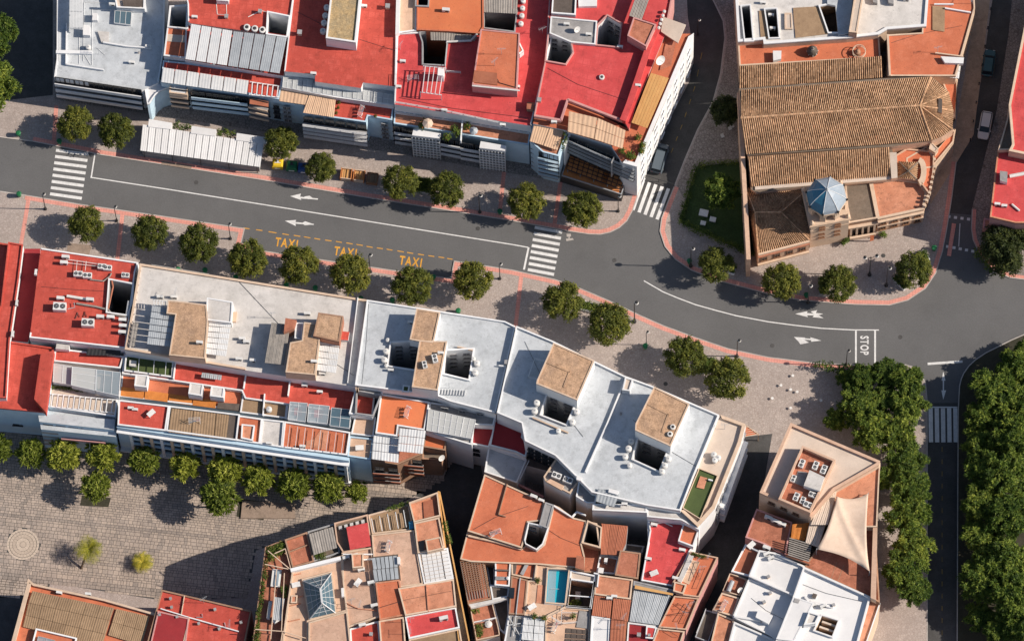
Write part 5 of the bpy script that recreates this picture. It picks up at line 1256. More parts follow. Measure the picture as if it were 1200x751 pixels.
# machines
for (x, y, l, rz, s) in ((375,425,'large cooling box with two fans, left on the red roof, lower row',-6,1.25),(552,525,'large cooling box, right on the red roof, lower row',-6,1.2),(490,215,'double cooling box in the middle of the upper row, left half',-6,.85),(548,225,'double cooling box in the middle of the upper row, right half',-6,.85),
    (640,168,'stack of cooling boxes upper right of the red roof, left one',-8,.8),(675,176,'stack of cooling boxes upper right of the red roof, right one',-8,.8),(787,222,'lone cooling box by the right parapet of the red roof',-8,.75)): ac('H6', x, y, 12.8, l, rz, s)
for (x, y, l) in ((412,112,'upper small unit near the left of the machine roof'),(402,148,'lower small unit near the left of the machine roof'),(630,488,'small unit right of the lower large box'),(695,490,'small unit second right of the lower large box'),(770,508,'small unit at the right parapet, topmost'),(772,545,'small unit at the right parapet, second'),(768,585,'small unit at the right parapet, lowest'),(565,380,'small unit at the end of the long white duct'),(380,372,'dark small unit at the left end of the long duct')): acs('H6', x, y, 12.8, l, -8, 1.3)
pipe('H6', [(415,128),(620,158)], 13.2, 'long thin pipe joining the upper machines on the red roof', .06, 'tank_white'); pipe('H6', [(420,150),(615,172)], 13.2, 'second long thin pipe joining the upper machines', .05, 'tank_white')
pipe('H6', [(485,135),(478,210)], 13.2, 'short cross pipe above the double cooling box, left', .04, 'tank_white'); pipe('H6', [(542,140),(535,200)], 13.2, 'short cross pipe above the double cooling box, right', .04, 'tank_white')
pipe('H6', [(420,358),(540,378)], 12.9, 'long white square duct in the lower row of the red roof', .22, 'tank_white'); pipe('H6', [(480,405),(600,425),(680,445),(700,470),(790,490)], 12.9, 'curved grey duct bundle leading to the right parapet', .16, 'dull_metal')
pipe('H6', [(565,255),(650,265),(690,235),(700,215)], 12.9, 'brown duct bending up beside the light well', .11, 'dull_metal'); pipe('H6', [(700,250),(710,300),(680,440)], 12.9, 'duct along the left rim of the light well', .12, 'terracotta')
pipe('H6', [(808,390),(792,500)], 12.9, 'white duct at the right of the light well', .16, 'tank_white'); pipe('H6', [(425,440),(470,430),(465,400)], 13.2, 'looping pipe beside the lower left cooling box', .06, 'grey_metal')
pipe('H6', [(475,500),(490,460),(500,490)], 12.9, 'thin hoop between the two large cooling boxes, left', .05, 'black_metal'); pipe('H6', [(525,490),(535,455),(545,490)], 12.9, 'thin hoop between the two large cooling boxes, right', .05, 'black_metal')
for (x, y, l) in ((105,400,'on the sunken dark red strip, middle'),(80,595,'on the sunken dark red strip, lower end'),(225,208,'at the top of the sunken dark red strip')): acs('H6', x, y, 12.6, 'small white unit '+l, 80)

# ---- long white apartment house (with four huts)
h = house('long white roofed apartment house with brown huts and slatted canopies, orange terraces behind', 'H7', 500, 900)
vol(h, 'H7', [(95,38),(1160,208),(1110,640),(1105,612),(590,535),(25,440),(60,250)], 13.4, 'white_wall', 'white_roof', par=.35, pw=.3, pmat='cream_wall', open_edges=(3,))
MB().obox(Vector((0,0,13.4))+(pw('H7',1118,200,13.4)+pw('H7',1070,600,13.4)).xy.to_3d()/2, pw('H7',1118,200,0)-pw('H7',1070,600,0), (pw('H7',1118,200,13.4)-pw('H7',1070,600,13.4)).length, .12, .6).build('low_wall', 'white_wall', h)
hut(h, 'H7', [(228,208),(305,215),(408,228),(415,305),(402,482),(232,465),(262,275),(220,270)], 13.4, 2.4, 'cream_wall', 'tan_roof', par=.08, pmat='cream_wall')
canopy(h, 'H7', [(152,232),(268,250),(245,425),(128,412)], 15.2, 'grey_metal', 2, 6, rows=6, amp=.015)
pergola(h, 'H7', [(155,205),(222,212),(222,232),(155,228)], 15.3, 5, 'white_metal')
canopy(h, 'H7', [(420,305),(525,312),(500,470),(405,458)], 14.6, 'white_metal', 2, 6, rows=6, amp=.015)
hut(h, 'H7', [(410,195),(532,215),(525,315),(402,300)], 13.4, 1.9, 'white_wall', 'white_roof', par=.12)
hut(h, 'H7', [(548,262),(552,262),(545,308),(522,306),(528,262)], 13.4, .6, 'cream_wall', 'beige_tile', par=0, name='roof_box')
canopy(h, 'H7', [(62,310),(90,315),(70,425),(45,420)], 14.0, 'dull_metal', 1, 2, rows=6)
hut(h, 'H7', [(865,310),(930,318),(905,375),(940,385),(918,558),(778,545),(800,405),(855,395)], 13.4, 2.6, 'cream_wall', 'tan_roof', par=.08, pmat='cream_wall')
hut(h, 'H7', [(932,265),(1050,282),(1030,402),(908,375)], 13.4, 3.2, 'brick_wall', 'tan_roof', par=.08, pmat='brown_wall')
canopy(h, 'H7', [(712,312),(802,322),(772,510),(680,500)], 15.4, 'dull_metal', 6, 3, amp=.04)
hut(h, 'H7', [(778,290),(830,300),(820,340),(770,358)], 13.4, 2.9, 'brick_wall', 'terracotta', par=0, name='roof_box'); hut(h, 'H7', [(825,312),(862,315),(855,395),(820,385)], 13.4, 2.0, 'white_wall', 'bluewhite_roof', par=.1, name='roof_box')
canopy(h, 'H7', [(940,388),(1035,400),(1015,548),(925,535)], 14.6, 'white_metal', 2, 6, rows=5, amp=.015)
hut(h, 'H7', [(1040,352),(1078,356),(1072,395),(1036,392)], 13.4, .8, 'white_wall', 'red_roof', par=0, name='roof_box')
for (x, y, l) in ((190,190,'above the left brown hut roof, pair left'),(255,190,'above the left brown hut, by its corner'),(375,403,'on the left brown hut roof'),(575,385,'right of the left canopy, by its post'),(560,480,'at the lower edge between the two hut groups'),(625,487,'right one at the lower edge between the hut groups'),(595,400,'small one between the two hut groups'),(880,268,'above the right brown hut group'),(912,492,'on the right brown hut roof'),(950,548,'at the lower edge under the right canopy')): acs('H7', x, y, 13.4 if y not in (403,492) else 15.9, 'small unit '+l, -8, 1.1)
ant('H7', 715, 290, 13.4, 'antenna at the top of the dull ribbed canopy, long white roof'); ant('H7', 265, 190, 13.4, 'antenna above the left brown hut, long white roof', 70)
for i in range(8): chim('H7', 97-i*5, 62+i*34, 13.4, 'small pale vent on the left parapet of the long white roof, %s from top' % ['first','second','third','fourth','fifth','sixth','seventh','eighth'][i], sc=.32)
pipe('H7', [(150,40),(420,85)], 13.6, 'thin cable pipe along the upper parapet of the long white roof', .03, 'tank_white')
# terraces
vol(h, 'C0', [(575,172),(812,205),(1180,262),(1640,330),(1740,345),(1726,470),(1135,385),(1120,350),(565,270)], 10.8, 'white_wall', 'red_roof', par=.25, open_edges=(0,1,2,3))
vol(h, 'C0', [(582,182),(806,212),(800,288),(575,258)], 11.0, 'white_wall', 'turf', par=.3); level(h, 'C0', [(600,205),(632,208),(630,235),(598,230)], 11.6, 'white_roof', 'roof_box', .5)
for x in (645, 715, 770): MB().bar(pw('C0',x,195+(x-645)*.13,11.9), pw('C0',x-5,262+(x-645)*.13,11.9), .09).build('beam', 'white_metal', h)
wallrun(h, 'C0', [(812,215),(803,292)], 10.8, .7, 'white_wall'); wallrun(h, 'C0', [(1140,262),(1128,335)], 10.8, .7, 'white_wall'); wallrun(h, 'C1', [(158,292),(148,370)], 10.8, .7, 'white_wall')
canopy(h, 'C0', [(935,262),(1028,275),(1025,298),(930,285)], 11.5, 'grey_metal', 5, 2)
vol(h, 'C0', [(565,270),(1128,345),(1116,440),(555,375)], 10.2, 'white_wall', 'orange_roof', par=.2)
for i in range(4): level(h, 'C0', [lerp((560,328),(1005,392),(i+.02)/4), lerp((560,328),(1005,392),(i+.98)/4), lerp((556,370),(1000,428),(i+.98)/4), lerp((556,370),(1000,428),(i+.02)/4)], 10.4, 'orange_deck', 'awning_panel')
for i, q in enumerate(([(628,270),(688,276),(680,332),(622,325)],[(880,308),(942,316),(935,372),(872,362)],[(978,326),(1040,332),(1035,380),(972,372)])): hut(h, 'C0', q, 10.2, 2.2, 'white_wall', 'white_roof', par=.1)
hut(h, 'C0', [(1010,400),(1112,408),(1110,440),(1005,428)], 10.2, .3, 'brown_wall', 'dark_roof', par=0, name='terrace_box')
vol(h, 'C0', [(550,390),(785,418),(768,535),(545,508)], 11.2, 'blue_wall', 'red_roof', par=.3, pmat='white_wall')
vol(h, 'C0', [(785,418),(1112,458),(1098,580),(770,535)], 11.2, 'blue_wall', 'dark_roof', par=.3, pmat='white_wall')
canopy(h, 'C0', [(795,428),(895,440),(884,552),(780,538)], 11.4, 'deck', 1, 8); canopy(h, 'C0', [(897,440),(1000,452),(990,566),(886,552)], 11.4, 'deck', 1, 8); canopy(h, 'C0', [(1002,452),(1062,460),(1048,572),(992,566)], 11.4, 'deck', 1, 5)
# second half of the terraces (crop C1)
vol(h, 'C1', [(-60,355),(150,378),(140,478),(-74,450)], 10.4, 'white_wall', 'deck', par=.3)
vol(h, 'C1', [(150,378),(448,415),(438,520),(135,480)], 10.4, 'white_wall', 'bluewhite_roof', par=.3)
for i, q in enumerate(([(158,398),(238,405),(228,490),(148,480)],[(245,408),(340,418),(330,500),(238,490)],[(350,425),(440,435),(432,520),(342,508)])): 
    skylight(h, 'C1', q, 10.5, 1.2, 2, 2, 'white_metal', 'roof_glass' if i < 2 else 'blue_glass'); level(h, 'C1', [lerp(q[0],q[2],.3), lerp(q[1],q[3],.25), lerp(q[2],q[0],.25), lerp(q[3],q[1],.3)], 10.7, 'crimson_roof', 'terrace_mat')
wallrun(h, 'C1', [(40,360),(32,462)], 10.4, .8, 'white_wall')
hut(h, 'C1', [(-70,360),(28,372),(20,455),(-74,442)], 10.4, .2, 'wood', 'deck', par=0, name='terrace_box')
vol(h, 'C1', [(-82,462),(30,478),(18,595),(-98,578)], 11.0, 'blue_wall', 'orange_roof', par=.3, pmat='white_wall')
hut(h, 'C1', [(-66,502),(-5,508),(-15,580),(-70,568)], 11.0, .5, 'white_wall', 'peach_roof', par=.2, name='roof_hatch')
vol(h, 'C1', [(30,478),(132,490),(122,612),(18,595)], 11.0, 'blue_wall', 'white_roof', par=.3, pmat='white_wall')
vol(h, 'C1', [(132,490),(438,540),(422,648),(120,612)], 11.0, 'blue_wall', 'orange_roof', par=.3, pmat='white_wall')
for i in range(8): u = (i+.5)/8; MB().bar(pw('C1',140+285*u,505+42*u,11.7), pw('C1',128+285*u,605+35*u,11.7), .06).build('rail', 'white_metal', h)
hut(h, 'C1', [(300,525),(335,530),(322,620),(225,608),(232,580),(270,570)], 11.0, .02, 'pink_wall', 'peach_roof', par=0, name='terrace_mat')
for (c_, x, y, l) in (('C0',605,425,'left one on the red front terrace'),('C0',625,432,'right one on the red front terrace'),('C1',225,320,'on the upper red strip, pale'),('C1',295,350,'grey, in the middle of the upper red strip'),('C1',60,588,'at the front edge of the white terrace'),('C1',215,602,'at the front edge of the pink terrace')): acs(c_, x, y, 11.0, 'small unit '+l)
tank('C1', 60, 430, 10.6, 'round white tank on the brown deck behind the pilaster front', .7)
# long pilaster front
for (c_, p, q) in (('C0', (540,512), (1186,600)), ('C1', (5,602), (430,662))):
    pass
A_, B_ = pw('C0',540,512,11.1), pw('C1',430,668,11.1); A_.z = B_.z = 0; d = (B_-A_).normalized(); n = Vector((d.y,-d.x,0)); L_ = (B_-A_).length
MB().obox((A_+B_)/2-n*.2+Vector((0,0,0)), d, L_, .5, 10.9).build('front_wall', 'blue_wall', h)
NP = 21
for i in range(NP+1):
    p = A_+d*(L_*(.06+.94*i/NP)*.985)+n*.25; MB().obox(Vector((p.x,p.y,.3)), d, .42, .5, 9.3).build('pilaster', 'cream_wall' if i % 3 else 'white_wall', h)
mb = MB(); p = (A_+B_)/2+n*.28; mb.obox(Vector((p.x,p.y,9.6)), d, L_, .62, .4); mb.build('cornice', 'white_wall', h)
mb = MB(); p = (A_+B_)/2+n*.30; mb.obox(Vector((p.x,p.y,.9)), d, L_, .66, .4); mb.build('cornice', 'white_wall', h)
for i in range(NP):
    c0 = A_+d*(L_*(.06+.94*(i+.5)/NP)*.985)
    for z_ in (2.0, 4.4, 6.8):
        q = c0+n*.09; mb = MB(); mb.obox(Vector((q.x,q.y,z_+.5)), d, 1.0, .06, 1.7); o = mb.build('window', 'window_dark', h)
        q = c0+n*.2; mb = MB(); mb.obox(Vector((q.x,q.y,z_)), d, 1.15, .32, .5); mb.build('balcony_front', 'blue_wall', h)

# ---- second white house: tan stair huts and two light wells
h = house('pale roofed apartment house with a long tan hut between two light wells', 'E0', 500, 900)
vol(h, 'E0', [(150,60),(440,105),(960,185),(1020,215),(905,722),(640,655),(560,620),(80,560)], 14.0, 'white_wall', 'bluewhite_roof', par=.35, pw=.2, pmat='white_wall',
    holes=[('E0', [(292,312),(460,305),(440,470),(275,445)], 1, 'white_wall'), ('E0', [(612,360),(772,350),(745,525),(600,490)], 1, 'white_wall')])
for (p, q, nn_) in (((460,305),(292,312),2),((772,350),(612,360),2)):
    a, b = wpts('E0', q, p, 14.0); windows(h, a, b, [12.0,10.2,8.4,6.6], 2, 1.0, .7, 'grey')
hut(h, 'E0', [(440,108),(580,130),(545,290),(535,310),(455,300),(400,290)], 14.0, 2.9, 'white_wall', 'tan_roof', par=.12, pmat='cream_wall')
hut(h, 'E0', [(458,295),(620,300),(565,588),(413,568)], 14.0, 2.9, 'white_wall', 'tan_roof', par=.12, pmat='cream_wall')
for (x, y, l, r) in ((262,355,'upper one left of the left light well',.72),(252,405,'lower one left of the left light well',.72),(262,440,'small one below the left light well pair',.45),(272,290,'small one above the left light well pair',.5),(795,425,'upper one right of the right light well',.7),(785,480,'lower one right of the right light well',.7),(775,400,'small one hidden above the right light well pair',.5)): tank('E0', x, y, 14.0, 'white water tank, '+l, r)
ac('E0', 488, 430, 16.9, 'cooling unit on the tan hut between the wells, left', -80, .7); ac('E0', 548, 395, 16.9, 'cooling unit on the tan hut between the wells, right', -80, .8); acs('E0', 582, 365, 16.9, 'small unit at the right edge of the tan hut')
acs('E0', 405, 185, 14.0, 'small unit left of the upper tan hut'); acs('E0', 290, 465, 14.0, 'small unit at the lower left of the left light well')
hut(h, 'E0', [(360,555),(402,560),(395,600),(355,595)], 14.0, .5, 'white_wall', 'turf', par=.1, name='planter_box')
for i in range(10): MB().obox(pw('E0',575+i*17,595+i*.8,14.25), Vector((.2,1,0)), .85, .13, .2).build('step', 'white_metal', h)
chim('E0', 968, 420, 14.0, 'white vent on the party wall at the right of the pale roof', sc=1.1); chim('E0', 905, 712, 14.0, 'small vent at the lower end of the party wall', sc=.7); ant('E0', 632, 575, 14.0, 'antenna above the white stepped rack on the pale roof')
wallrun(h, 'E0', [(922,440),(965,445)], 14.0, .6, 'white_wall'); wallrun(h, 'E0', [(680,330),(775,350)], 14.0, .5, 'cream_wall')
# rear parts of this house
vol(h, 'C1', [(462,330),(590,350),(540,470),(430,455)], 12.4, 'white_wall', 'grey_roof', par=.2, holes=[('C1', [(470,352),(575,372),(540,462),(465,452)], 1, 'grey_wall')])
vol(h, 'C1', [(578,362),(805,400),(782,532),(660,512),(655,560),(553,545)], 12.0, 'white_wall', 'bright_orange', par=.25)
vol(h, 'C1', [(460,455),(556,468),(545,560),(440,548)], 11.0, 'white_wall', 'beige_tile', par=.1)
vol(h, 'C1', [(432,558),(545,570),(530,668),(424,652)], 10.6, 'blue_wall', 'beige_tile', par=.25)
vol(h, 'C1', [(553,540),(790,530),(770,640),(655,690),(535,670)], 9.8, 'brown_wall', 'terracotta', par=.1)
canopy(h, 'C1', [(545,550),(665,562),(660,680),(535,662)], 11.4, 'white_metal', 3, 3, rows=3); canopy(h, 'C1', [(665,520),(787,532),(772,638),(655,626)], 12.4, 'white_metal', 3, 3, rows=3)
for (p, q) in (((540,690),(665,700)),((655,650),(775,662))): balconies(h, 'C1', p, q, 10.5, [7.6,5.8,4.0], .6, .7, 'rust_panel', nwin=2)
vol(h, 'C1', [(805,400),(1115,452),(1100,510),(1010,505),(1000,600),(785,535)], 11.4, 'white_wall', 'grey_roof', par=.2)
for i in range(4): k = [lerp((800,432),(1020,482),i/4), lerp((800,432),(1020,482),(i+.96)/4), lerp((790,530),(1000,568),(i+.96)/4), lerp((790,530),(1000,568),i/4)]; skylight(h, 'C1', k, 11.5, .9, 2, 3, 'white_metal', 'frosted_glass')
vol(h, 'C1', [(785,538),(885,548),(878,625),(775,608)], 9.6, 'brown_wall', 'bright_orange', par=.15); vol(h, 'C1', [(775,612),(878,625),(860,670),(770,665)], 7.4, 'brown_wall', 'brown_flat', par=.2)
vol(h, 'C1', [(1000,505),(1120,500),(1108,520),(1080,610),(878,572),(885,560),(998,588)], 9.8, 'white_wall', 'dark_red_roof', par=.15)
a, b = wpts('C1', (800,400), (1110,450), 14.0); windows(h, a, b, [11.8], 3, 1.1, .9, 'grey', margin=1)
a, b = wpts('C1', (878,572), (1080,610), 9.8); windows(h, a, b, [7.2,5.2], 2, 1.3, .8, 'dark', margin=1)
dish('C1', 858, 652, 7.6, 'dish on the brown ledge under the orange patch, middle block rear')

# ---- third white house: two tan huts with wells, long sloping plan
h = house('large pale roofed apartment house with two square tan huts and open light wells', 'C2', 500, 1000)
vol(h, 'C2', [(20,50),(190,120),(520,280),(650,328),(960,462),(840,751),(780,905),(620,880),(370,820),(200,650),(60,582),(45,500),(-70,452)], 14.6, 'white_wall', 'bluewhite_roof', par=.4, pw=.2, pmat='white_wall',
    holes=[('C2', [(165,360),(295,400),(250,505),(135,460)], 1, 'white_wall'), ('C2', [(590,545),(730,595),(680,720),(560,665)], 1, 'white_wall')])
for (p, q) in (((160,362),(292,402)),((590,548),(728,598))): a, b = wpts('C2', p, q, 14.6); windows(h, a, b, [12.6,10.8,9.0,7.2], 2, 1.1, .7, 'grey')
hut(h, 'C2', [(192,125),(382,208),(302,392),(112,315),(115,300)], 14.6, 3.6, 'white_wall', 'tan_roof', par=.12, pmat='cream_wall')
hut(h, 'C2', [(658,328),(822,408),(735,605),(570,530),(572,500)], 14.6, 3.6, 'white_wall', 'tan_roof', par=.12, pmat='cream_wall')
wallrun(h, 'C2', [(155,212),(268,258),(240,330)], 18.2, .15, 'tan_roof', .3, 'roof_ledge'); wallrun(h, 'C2', [(625,405),(725,455),(695,540)], 18.2, .15, 'tan_roof', .3, 'roof_ledge')
wallrun(h, 'C2', [(528,285),(440,500),(340,722)], 14.6, .5, 'white_wall', .22, 'party_wall')
hut(h, 'C2', [(525,285),(562,295),(545,350),(510,345)], 14.6, 1.4, 'white_wall', 'cream_roof', par=.2, name='chimney_block')
fan('C2', 745, 512, 18.2, 'dark round vent on the right tan hut, upper', .8); fan('C2', 732, 545, 18.2, 'dark round vent on the right tan hut, lower', .8)
for (x, y, l, r) in ((115,400,'upper one left of the left light well of the large house',.75),(105,438,'lower one left of the left light well of the large house',.75),(215,530,'below the left light well of the large house',.6),(300,442,'upper one right of the left light well, large house',.7),(280,490,'lower one right of the left light well, large house',.7),
  (552,580,'upper one left of the right light well',.7),(540,612,'middle one left of the right light well',.75),(525,650,'lower one left of the right light well',.7),(545,690,'small one under the right light well',.6),(725,660,'upper one right of the far right light well',.7),(708,690,'middle one right of the far right light well',.7),(695,718,'lowest one right of the far right light well',.7)): tank('C2', x, y, 14.6, 'white water tank, '+l, r)
railing(h, 'C2', [(150,215),(105,205),(75,290),(120,300)], 14.6, 1.0); chim('C2', 505, 447, 14.6, 'small dark vent in the shade left of the right tan hut', sc=.6)
wallrun(h, 'C2', [(95,470),(260,540)], 14.6, .4, 'cream_wall')
# east strip with the green terrace
vol(h, 'C2', [(965,462),(1082,505),(1060,590),(940,890),(860,980),(780,905),(840,751)], 13.6, 'white_wall', 'cream_roof', par=.5, pw=.45, pmat='cream_wall', open_edges=(6,5))
vol(h, 'D2', [(862,-45),(950,-10),(868,192),(785,140)], 14.0, 'cream_wall', 'turf', par=.3, pw=.12, pmat='cream_wall'); 
level(h, 'D2', [(868,-10),(900,0),(885,50),(850,42)], 14.15, 'peach_roof', 'terrace_mat'); wallrun(h, 'D2', [(905,5),(925,10)], 14.1, .4, 'white_wall')
for i, (x, y) in enumerate(((935,640),(955,655),(940,665))): tank('C2', x, y, 13.6, 'white tank in the group above the green terrace, %s' % ['left','right','front'][i], .7)
ant('C2', 985, 525, 13.6, 'antenna on the narrow roof strip above the green terrace'); 
for i, (x, y) in enumerate(((1050,560),(1020,640),(985,720),(940,830))): a_ = pw('C2',x,y,13.6); chim('C2', x+8, y, 13.6, 'small vent on the wide east parapet, %s from top' % ['first','second','third','fourth'][i], -65, .4)
e0, e1 = wpts('C2', (1082,505), (945,890), 13.6); windows(h, e1, e0, [10.5,7.5,4.5], 8, 1.0, 1.4, 'grey')
for k in range(3): mb = MB(); dd = (e0-e1).normalized(); nn = Vector((dd.y,-dd.x,0)); q = (e0+e1)/2+nn*.45; mb.obox(Vector((q.x,q.y,[9.3,6.3,3.3][k])), dd, (e0-e1).length*.8, .9, .9); mb.build('balcony_front', 'white_wall', h)
pc = thing('corner_canopy', 'small orange tiled canopy with a round pot at the house corner by the dark street', 'canopy', pw('C2',1105,540,PAVE_Z)); P = [pw('C2',x,y,3.2) for x, y in ((1085,508),(1142,548),(1075,560))]
MB().prism(ccw(P), 3.0, 3.2, bottom=True).build('roof', 'orange_roof', pc); 
for i in range(3): MB().bar(P[i]+Vector((0,0,.05)), P[(i+1)%3]+Vector((0,0,.05)), .12).build('rim', 'cream_wall', pc)
for i in range(5): MB().bar(P[0].lerp(P[1],i/5)+Vector((0,0,.06)), P[0].lerp(P[2],i/5)+Vector((0,0,.06)), .07).build('rib', 'cream_wall', pc)
for i in range(3): MB().bar((P[i].x,P[i].y,PAVE_Z), (P[i].x,P[i].y,3.0), .15).build('post', 'cream_wall', pc)
# south face of the large house: curved terrace, boxes, windows, lower courts
vol(h, 'E7', [(100,95),(272,150),(262,210),(300,255),(280,330),(220,300),(68,262)], 10.0, 'white_wall', 'dark_red_roof', par=.2)
vol(h, 'E7', [(275,250),(480,330),(450,420),(300,380),(250,370)], 8.0, 'white_wall', 'dark_roof', par=0)
a, b = wpts('E7', (290,250), (455,325), 14.6); windows(h, a, b, [12.4,10.6,8.8,7.0], 4, .95, .9, 'dark')
vol(h, 'E7', [(460,335),(620,420),(600,465),(540,545),(395,470),(385,445)], 13.2, 'white_wall', 'grey_roof', par=.35, pmat='cream_wall')
ac('E7', 462, 432, 13.2, 'large cooling box left in the walled roof court of the large house', -25, .9); ac('E7', 528, 458, 13.2, 'large cooling box right in the walled roof court of the large house', -25, .9)
hut(h, 'E7', [(400,470),(425,455),(505,495),(490,520)], 13.2, .5, 'cream_wall', 'beige_tile', par=0, name='terrace_box')
a, b = wpts('E7', (590,478), (700,515), 14.0); windows(h, a, b, [11.5,9.8,8.1], 2, 1.1, .8, 'dark')
vol(h, 'E7', [(590,470),(705,508),(690,600),(640,600),(575,560)], 13.4, 'white_wall', 'grey_roof', par=.2)
canopy(h, 'E7', [(705,510),(830,545),(800,620),(690,585)], 14.9, 'grey_metal', 2, 3); hut(h, 'E7', [(770,510),(825,525),(820,548),(765,532)], 14.6, .6, 'white_wall', 'bright_white', par=0, name='roof_box')
acs('E7', 860, 600, 14.6, 'unit at the south edge of the large pale roof'); hut(h, 'E7', [(580,435),(612,445),(608,468),(578,458)], 14.6, .6, 'white_wall', 'bright_white', par=0, name='roof_box')
vol(h, 'D2', [(372,118),(622,122),(622,160),(370,148)], 13.9, 'white_wall', 'white_roof', par=.1); 
vol(h, 'D2', [(622,110),(785,140),(872,190),(862,240),(780,195),(622,180)], 13.4, 'white_wall', 'white_roof', par=.2)
a, b = wpts('D2', (795,200), (860,240), 13.2); windows(h, a, b, [11.5], 1, 1.6, .5, 'dark')
# grey court roof left of the big boxes
vol(h, 'E7', [(62,268),(290,345),(230,485),(38,420)], 8.4, 'white_wall', 'bluewhite_roof', par=.5, pmat='white_wall')
railing(h, 'E7', [(300,355),(245,470)], 8.4, 1.0)
wallrun(h, 'E7', [(235,485),(385,560)], 6.2, .6, 'pink_wall', .3)
# ================================================================== SOUTH CLUSTERS
# ---- two low buildings at the bottom left
h = house('low building with brown ribbed roof and pale thick west wall, bottom left corner', 'J0', 300, 700)
vol(h, 'J0', [(205,300),(250,340),(760,450),(1150,560),(1080,900),(60,900),(120,640)], 8.6, 'pink_wall', 'orange_roof', par=.5, pw=.3, pmat='cream_wall')
wallrun(h, 'J0', [(212,330),(95,760)], 8.6, .7, 'cream_wall', .55, 'west_parapet')
for i, (l0, l1, t0, t1) in enumerate((((235,385),(205,470),(830,510),(800,600)),((205,472),(185,560),(800,602),(770,700)),((185,562),(165,645),(770,702),(740,790)))):
    canopy(h, 'J0', [l0, t0, t1, l1], 8.9+.12*(2-i), 'deck', 6, 6, z2=8.8+.12*(2-i))
canopy(h, 'J0', [(845,515),(1090,570),(1060,680),(815,610)], 8.9, 'deck', 3, 6); canopy(h, 'J0', [(815,612),(1060,682),(1030,780),(785,705)], 8.85, 'deck', 3, 6)
hut(h, 'J0', [(262,660),(560,730),(530,900),(210,860)], 8.6, .5, 'white_wall', 'orange_roof', par=.35)
skylight(h, 'J0', [(280,715),(400,745),(380,850),(250,820)], 9.1, .4, 2, 2, 'grey_metal', 'roof_glass')
acs('J0', 640, 405, 8.6, 'small unit on the north parapet of the ribbed brown roof'); acs('J0', 430, 395, 8.6, 'small dark unit on the north edge of the brown ribbed roof', -15)
h = house('red roofed block with cracked membrane and pipes beside the plaza, bottom left', 'D0', 900, 751)
vol(h, 'D0', [(745,515),(1160,612),(1110,860),(650,860),(715,625)], 9.4, 'pink_wall', 'red_roof', par=.25, pmat='brown_wall')
hut(h, 'D0', [(728,612),(872,645),(845,860),(670,860)], 9.4, .35, 'pink_wall', 'dark_red_roof', par=.1)
wallrun(h, 'D0', [(740,600),(870,640),(1100,705)], 9.4, .35, 'white_wall', .15); wallrun(h, 'D0', [(872,640),(840,780)], 9.4, .45, 'cream_wall', .15); wallrun(h, 'D0', [(850,540),(835,630)], 9.4, .3, 'cream_wall', .12)
for x, y, l in ((735,625,'round, at the left wall of the red block'),(785,550,'near the top left of the red block'),(790,590,'second near the top left of the red block'),(815,635,'by the low pale wall, left'),(915,665,'by the low pale wall, middle'),(1010,690,'by the low pale wall, right'),(990,600,'upper right of the red block'),(1110,660,'near the right edge of the red block')): chim('D0', x, y, 9.4, 'small vent '+l, 10, .7)
pipe('D0', [(905,640),(935,640),(930,625)], 9.5, 'bent pipe on the red block by the low pale wall', .06); pipe('D0', [(1000,690),(1040,685),(1035,665)], 9.5, 'second bent pipe on the red block, right side', .06)
ant('D0', 940, 575, 9.4, 'antenna at the upper middle of the red block roof', 30); ant('D0', 1060, 690, 9.4, 'antenna at the right of the red block roof', 80)

# ---- the peach block with a glazed court
h = house('peach house around a pyramid glass court with a planted side strip, bottom centre left', 'E6', 300, 751)
vol(h, 'E6', [(92,272),(192,232),(232,385),(195,640),(180,980),(0,980),(45,620)], 10.6, 'brown_wall', 'terracotta', par=.6, pw=.15)
for i, q in enumerate(([(98,280),(190,240),(205,290),(110,350)],[(88,350),(105,345),(78,560),(48,640)],[(45,640),(65,560),(60,900),(20,900)],[(170,480),(205,470),(195,540),(180,520)])): shrub(h, 'E6', q, 10.7, 'leaf_plant', 'terrace_plants', .7, .28, 20, .22, 3+i)
for a_, b_ in (((105,285),(225,385)),((140,300),(195,275)),((195,275),(225,385)),((90,355),(210,380)),((150,385),(120,740)),((190,400),(175,700)),((40,690),(180,700)),((180,700),(300,735)),((180,705),(150,900))): MB().bar(pw('E6',*a_,12.2), pw('E6',*b_,12.2), .12).build('pergola_beam', 'cream_wall', h)
canopy(h, 'E6', [(138,522),(192,532),(175,645),(125,640)], 12.0, 'grey_metal', 3, 2)
hut(h, 'E6', [(110,545),(128,545),(112,635),(98,630)], 10.6, .8, 'white_wall', 'white_roof', par=0, name='terrace_box')
b_ = pw('E6',148,430,10.7); t = thing('sunbed', 'pale blue cushioned daybed on the planted strip of the peach house', 'daybed', b_); MB().obox(b_+Vector((0,0,.2)), Vector((.15,1,0)), 2.6, 1.3, .25).build('frame', 'tank_white', t); MB().obox(b_+Vector((.1,0,.45)), Vector((.15,1,0)), 2.3, .6, .12).build('cushion', 'car_blue', t)
for (x, y) in ((147,430),): pass
vol(h, 'E6', [(192,232),(308,192),(345,345),(232,378)], 11.2, 'white_wall', 'terracotta', par=.4, pmat='brown_wall')
wallrun(h, 'E6', [(192,300),(310,255)], 11.2, .3, 'brown_wall')
vol(h, 'E6', [(310,190),(450,148),(478,300),(345,345)], 11.0, 'white_wall', 'brown_flat', par=.4, pmat='grey_wall')
canopy(h, 'E6', [(315,200),(440,162),(462,270),(340,308)], 11.9, 'dull_metal', 5, 2); shrub(h, 'E6', [(345,300),(400,290),(405,325),(352,335)], 11.1, 'leaf_plant', 'terrace_plants', .5, .25, 20, .18, 9)
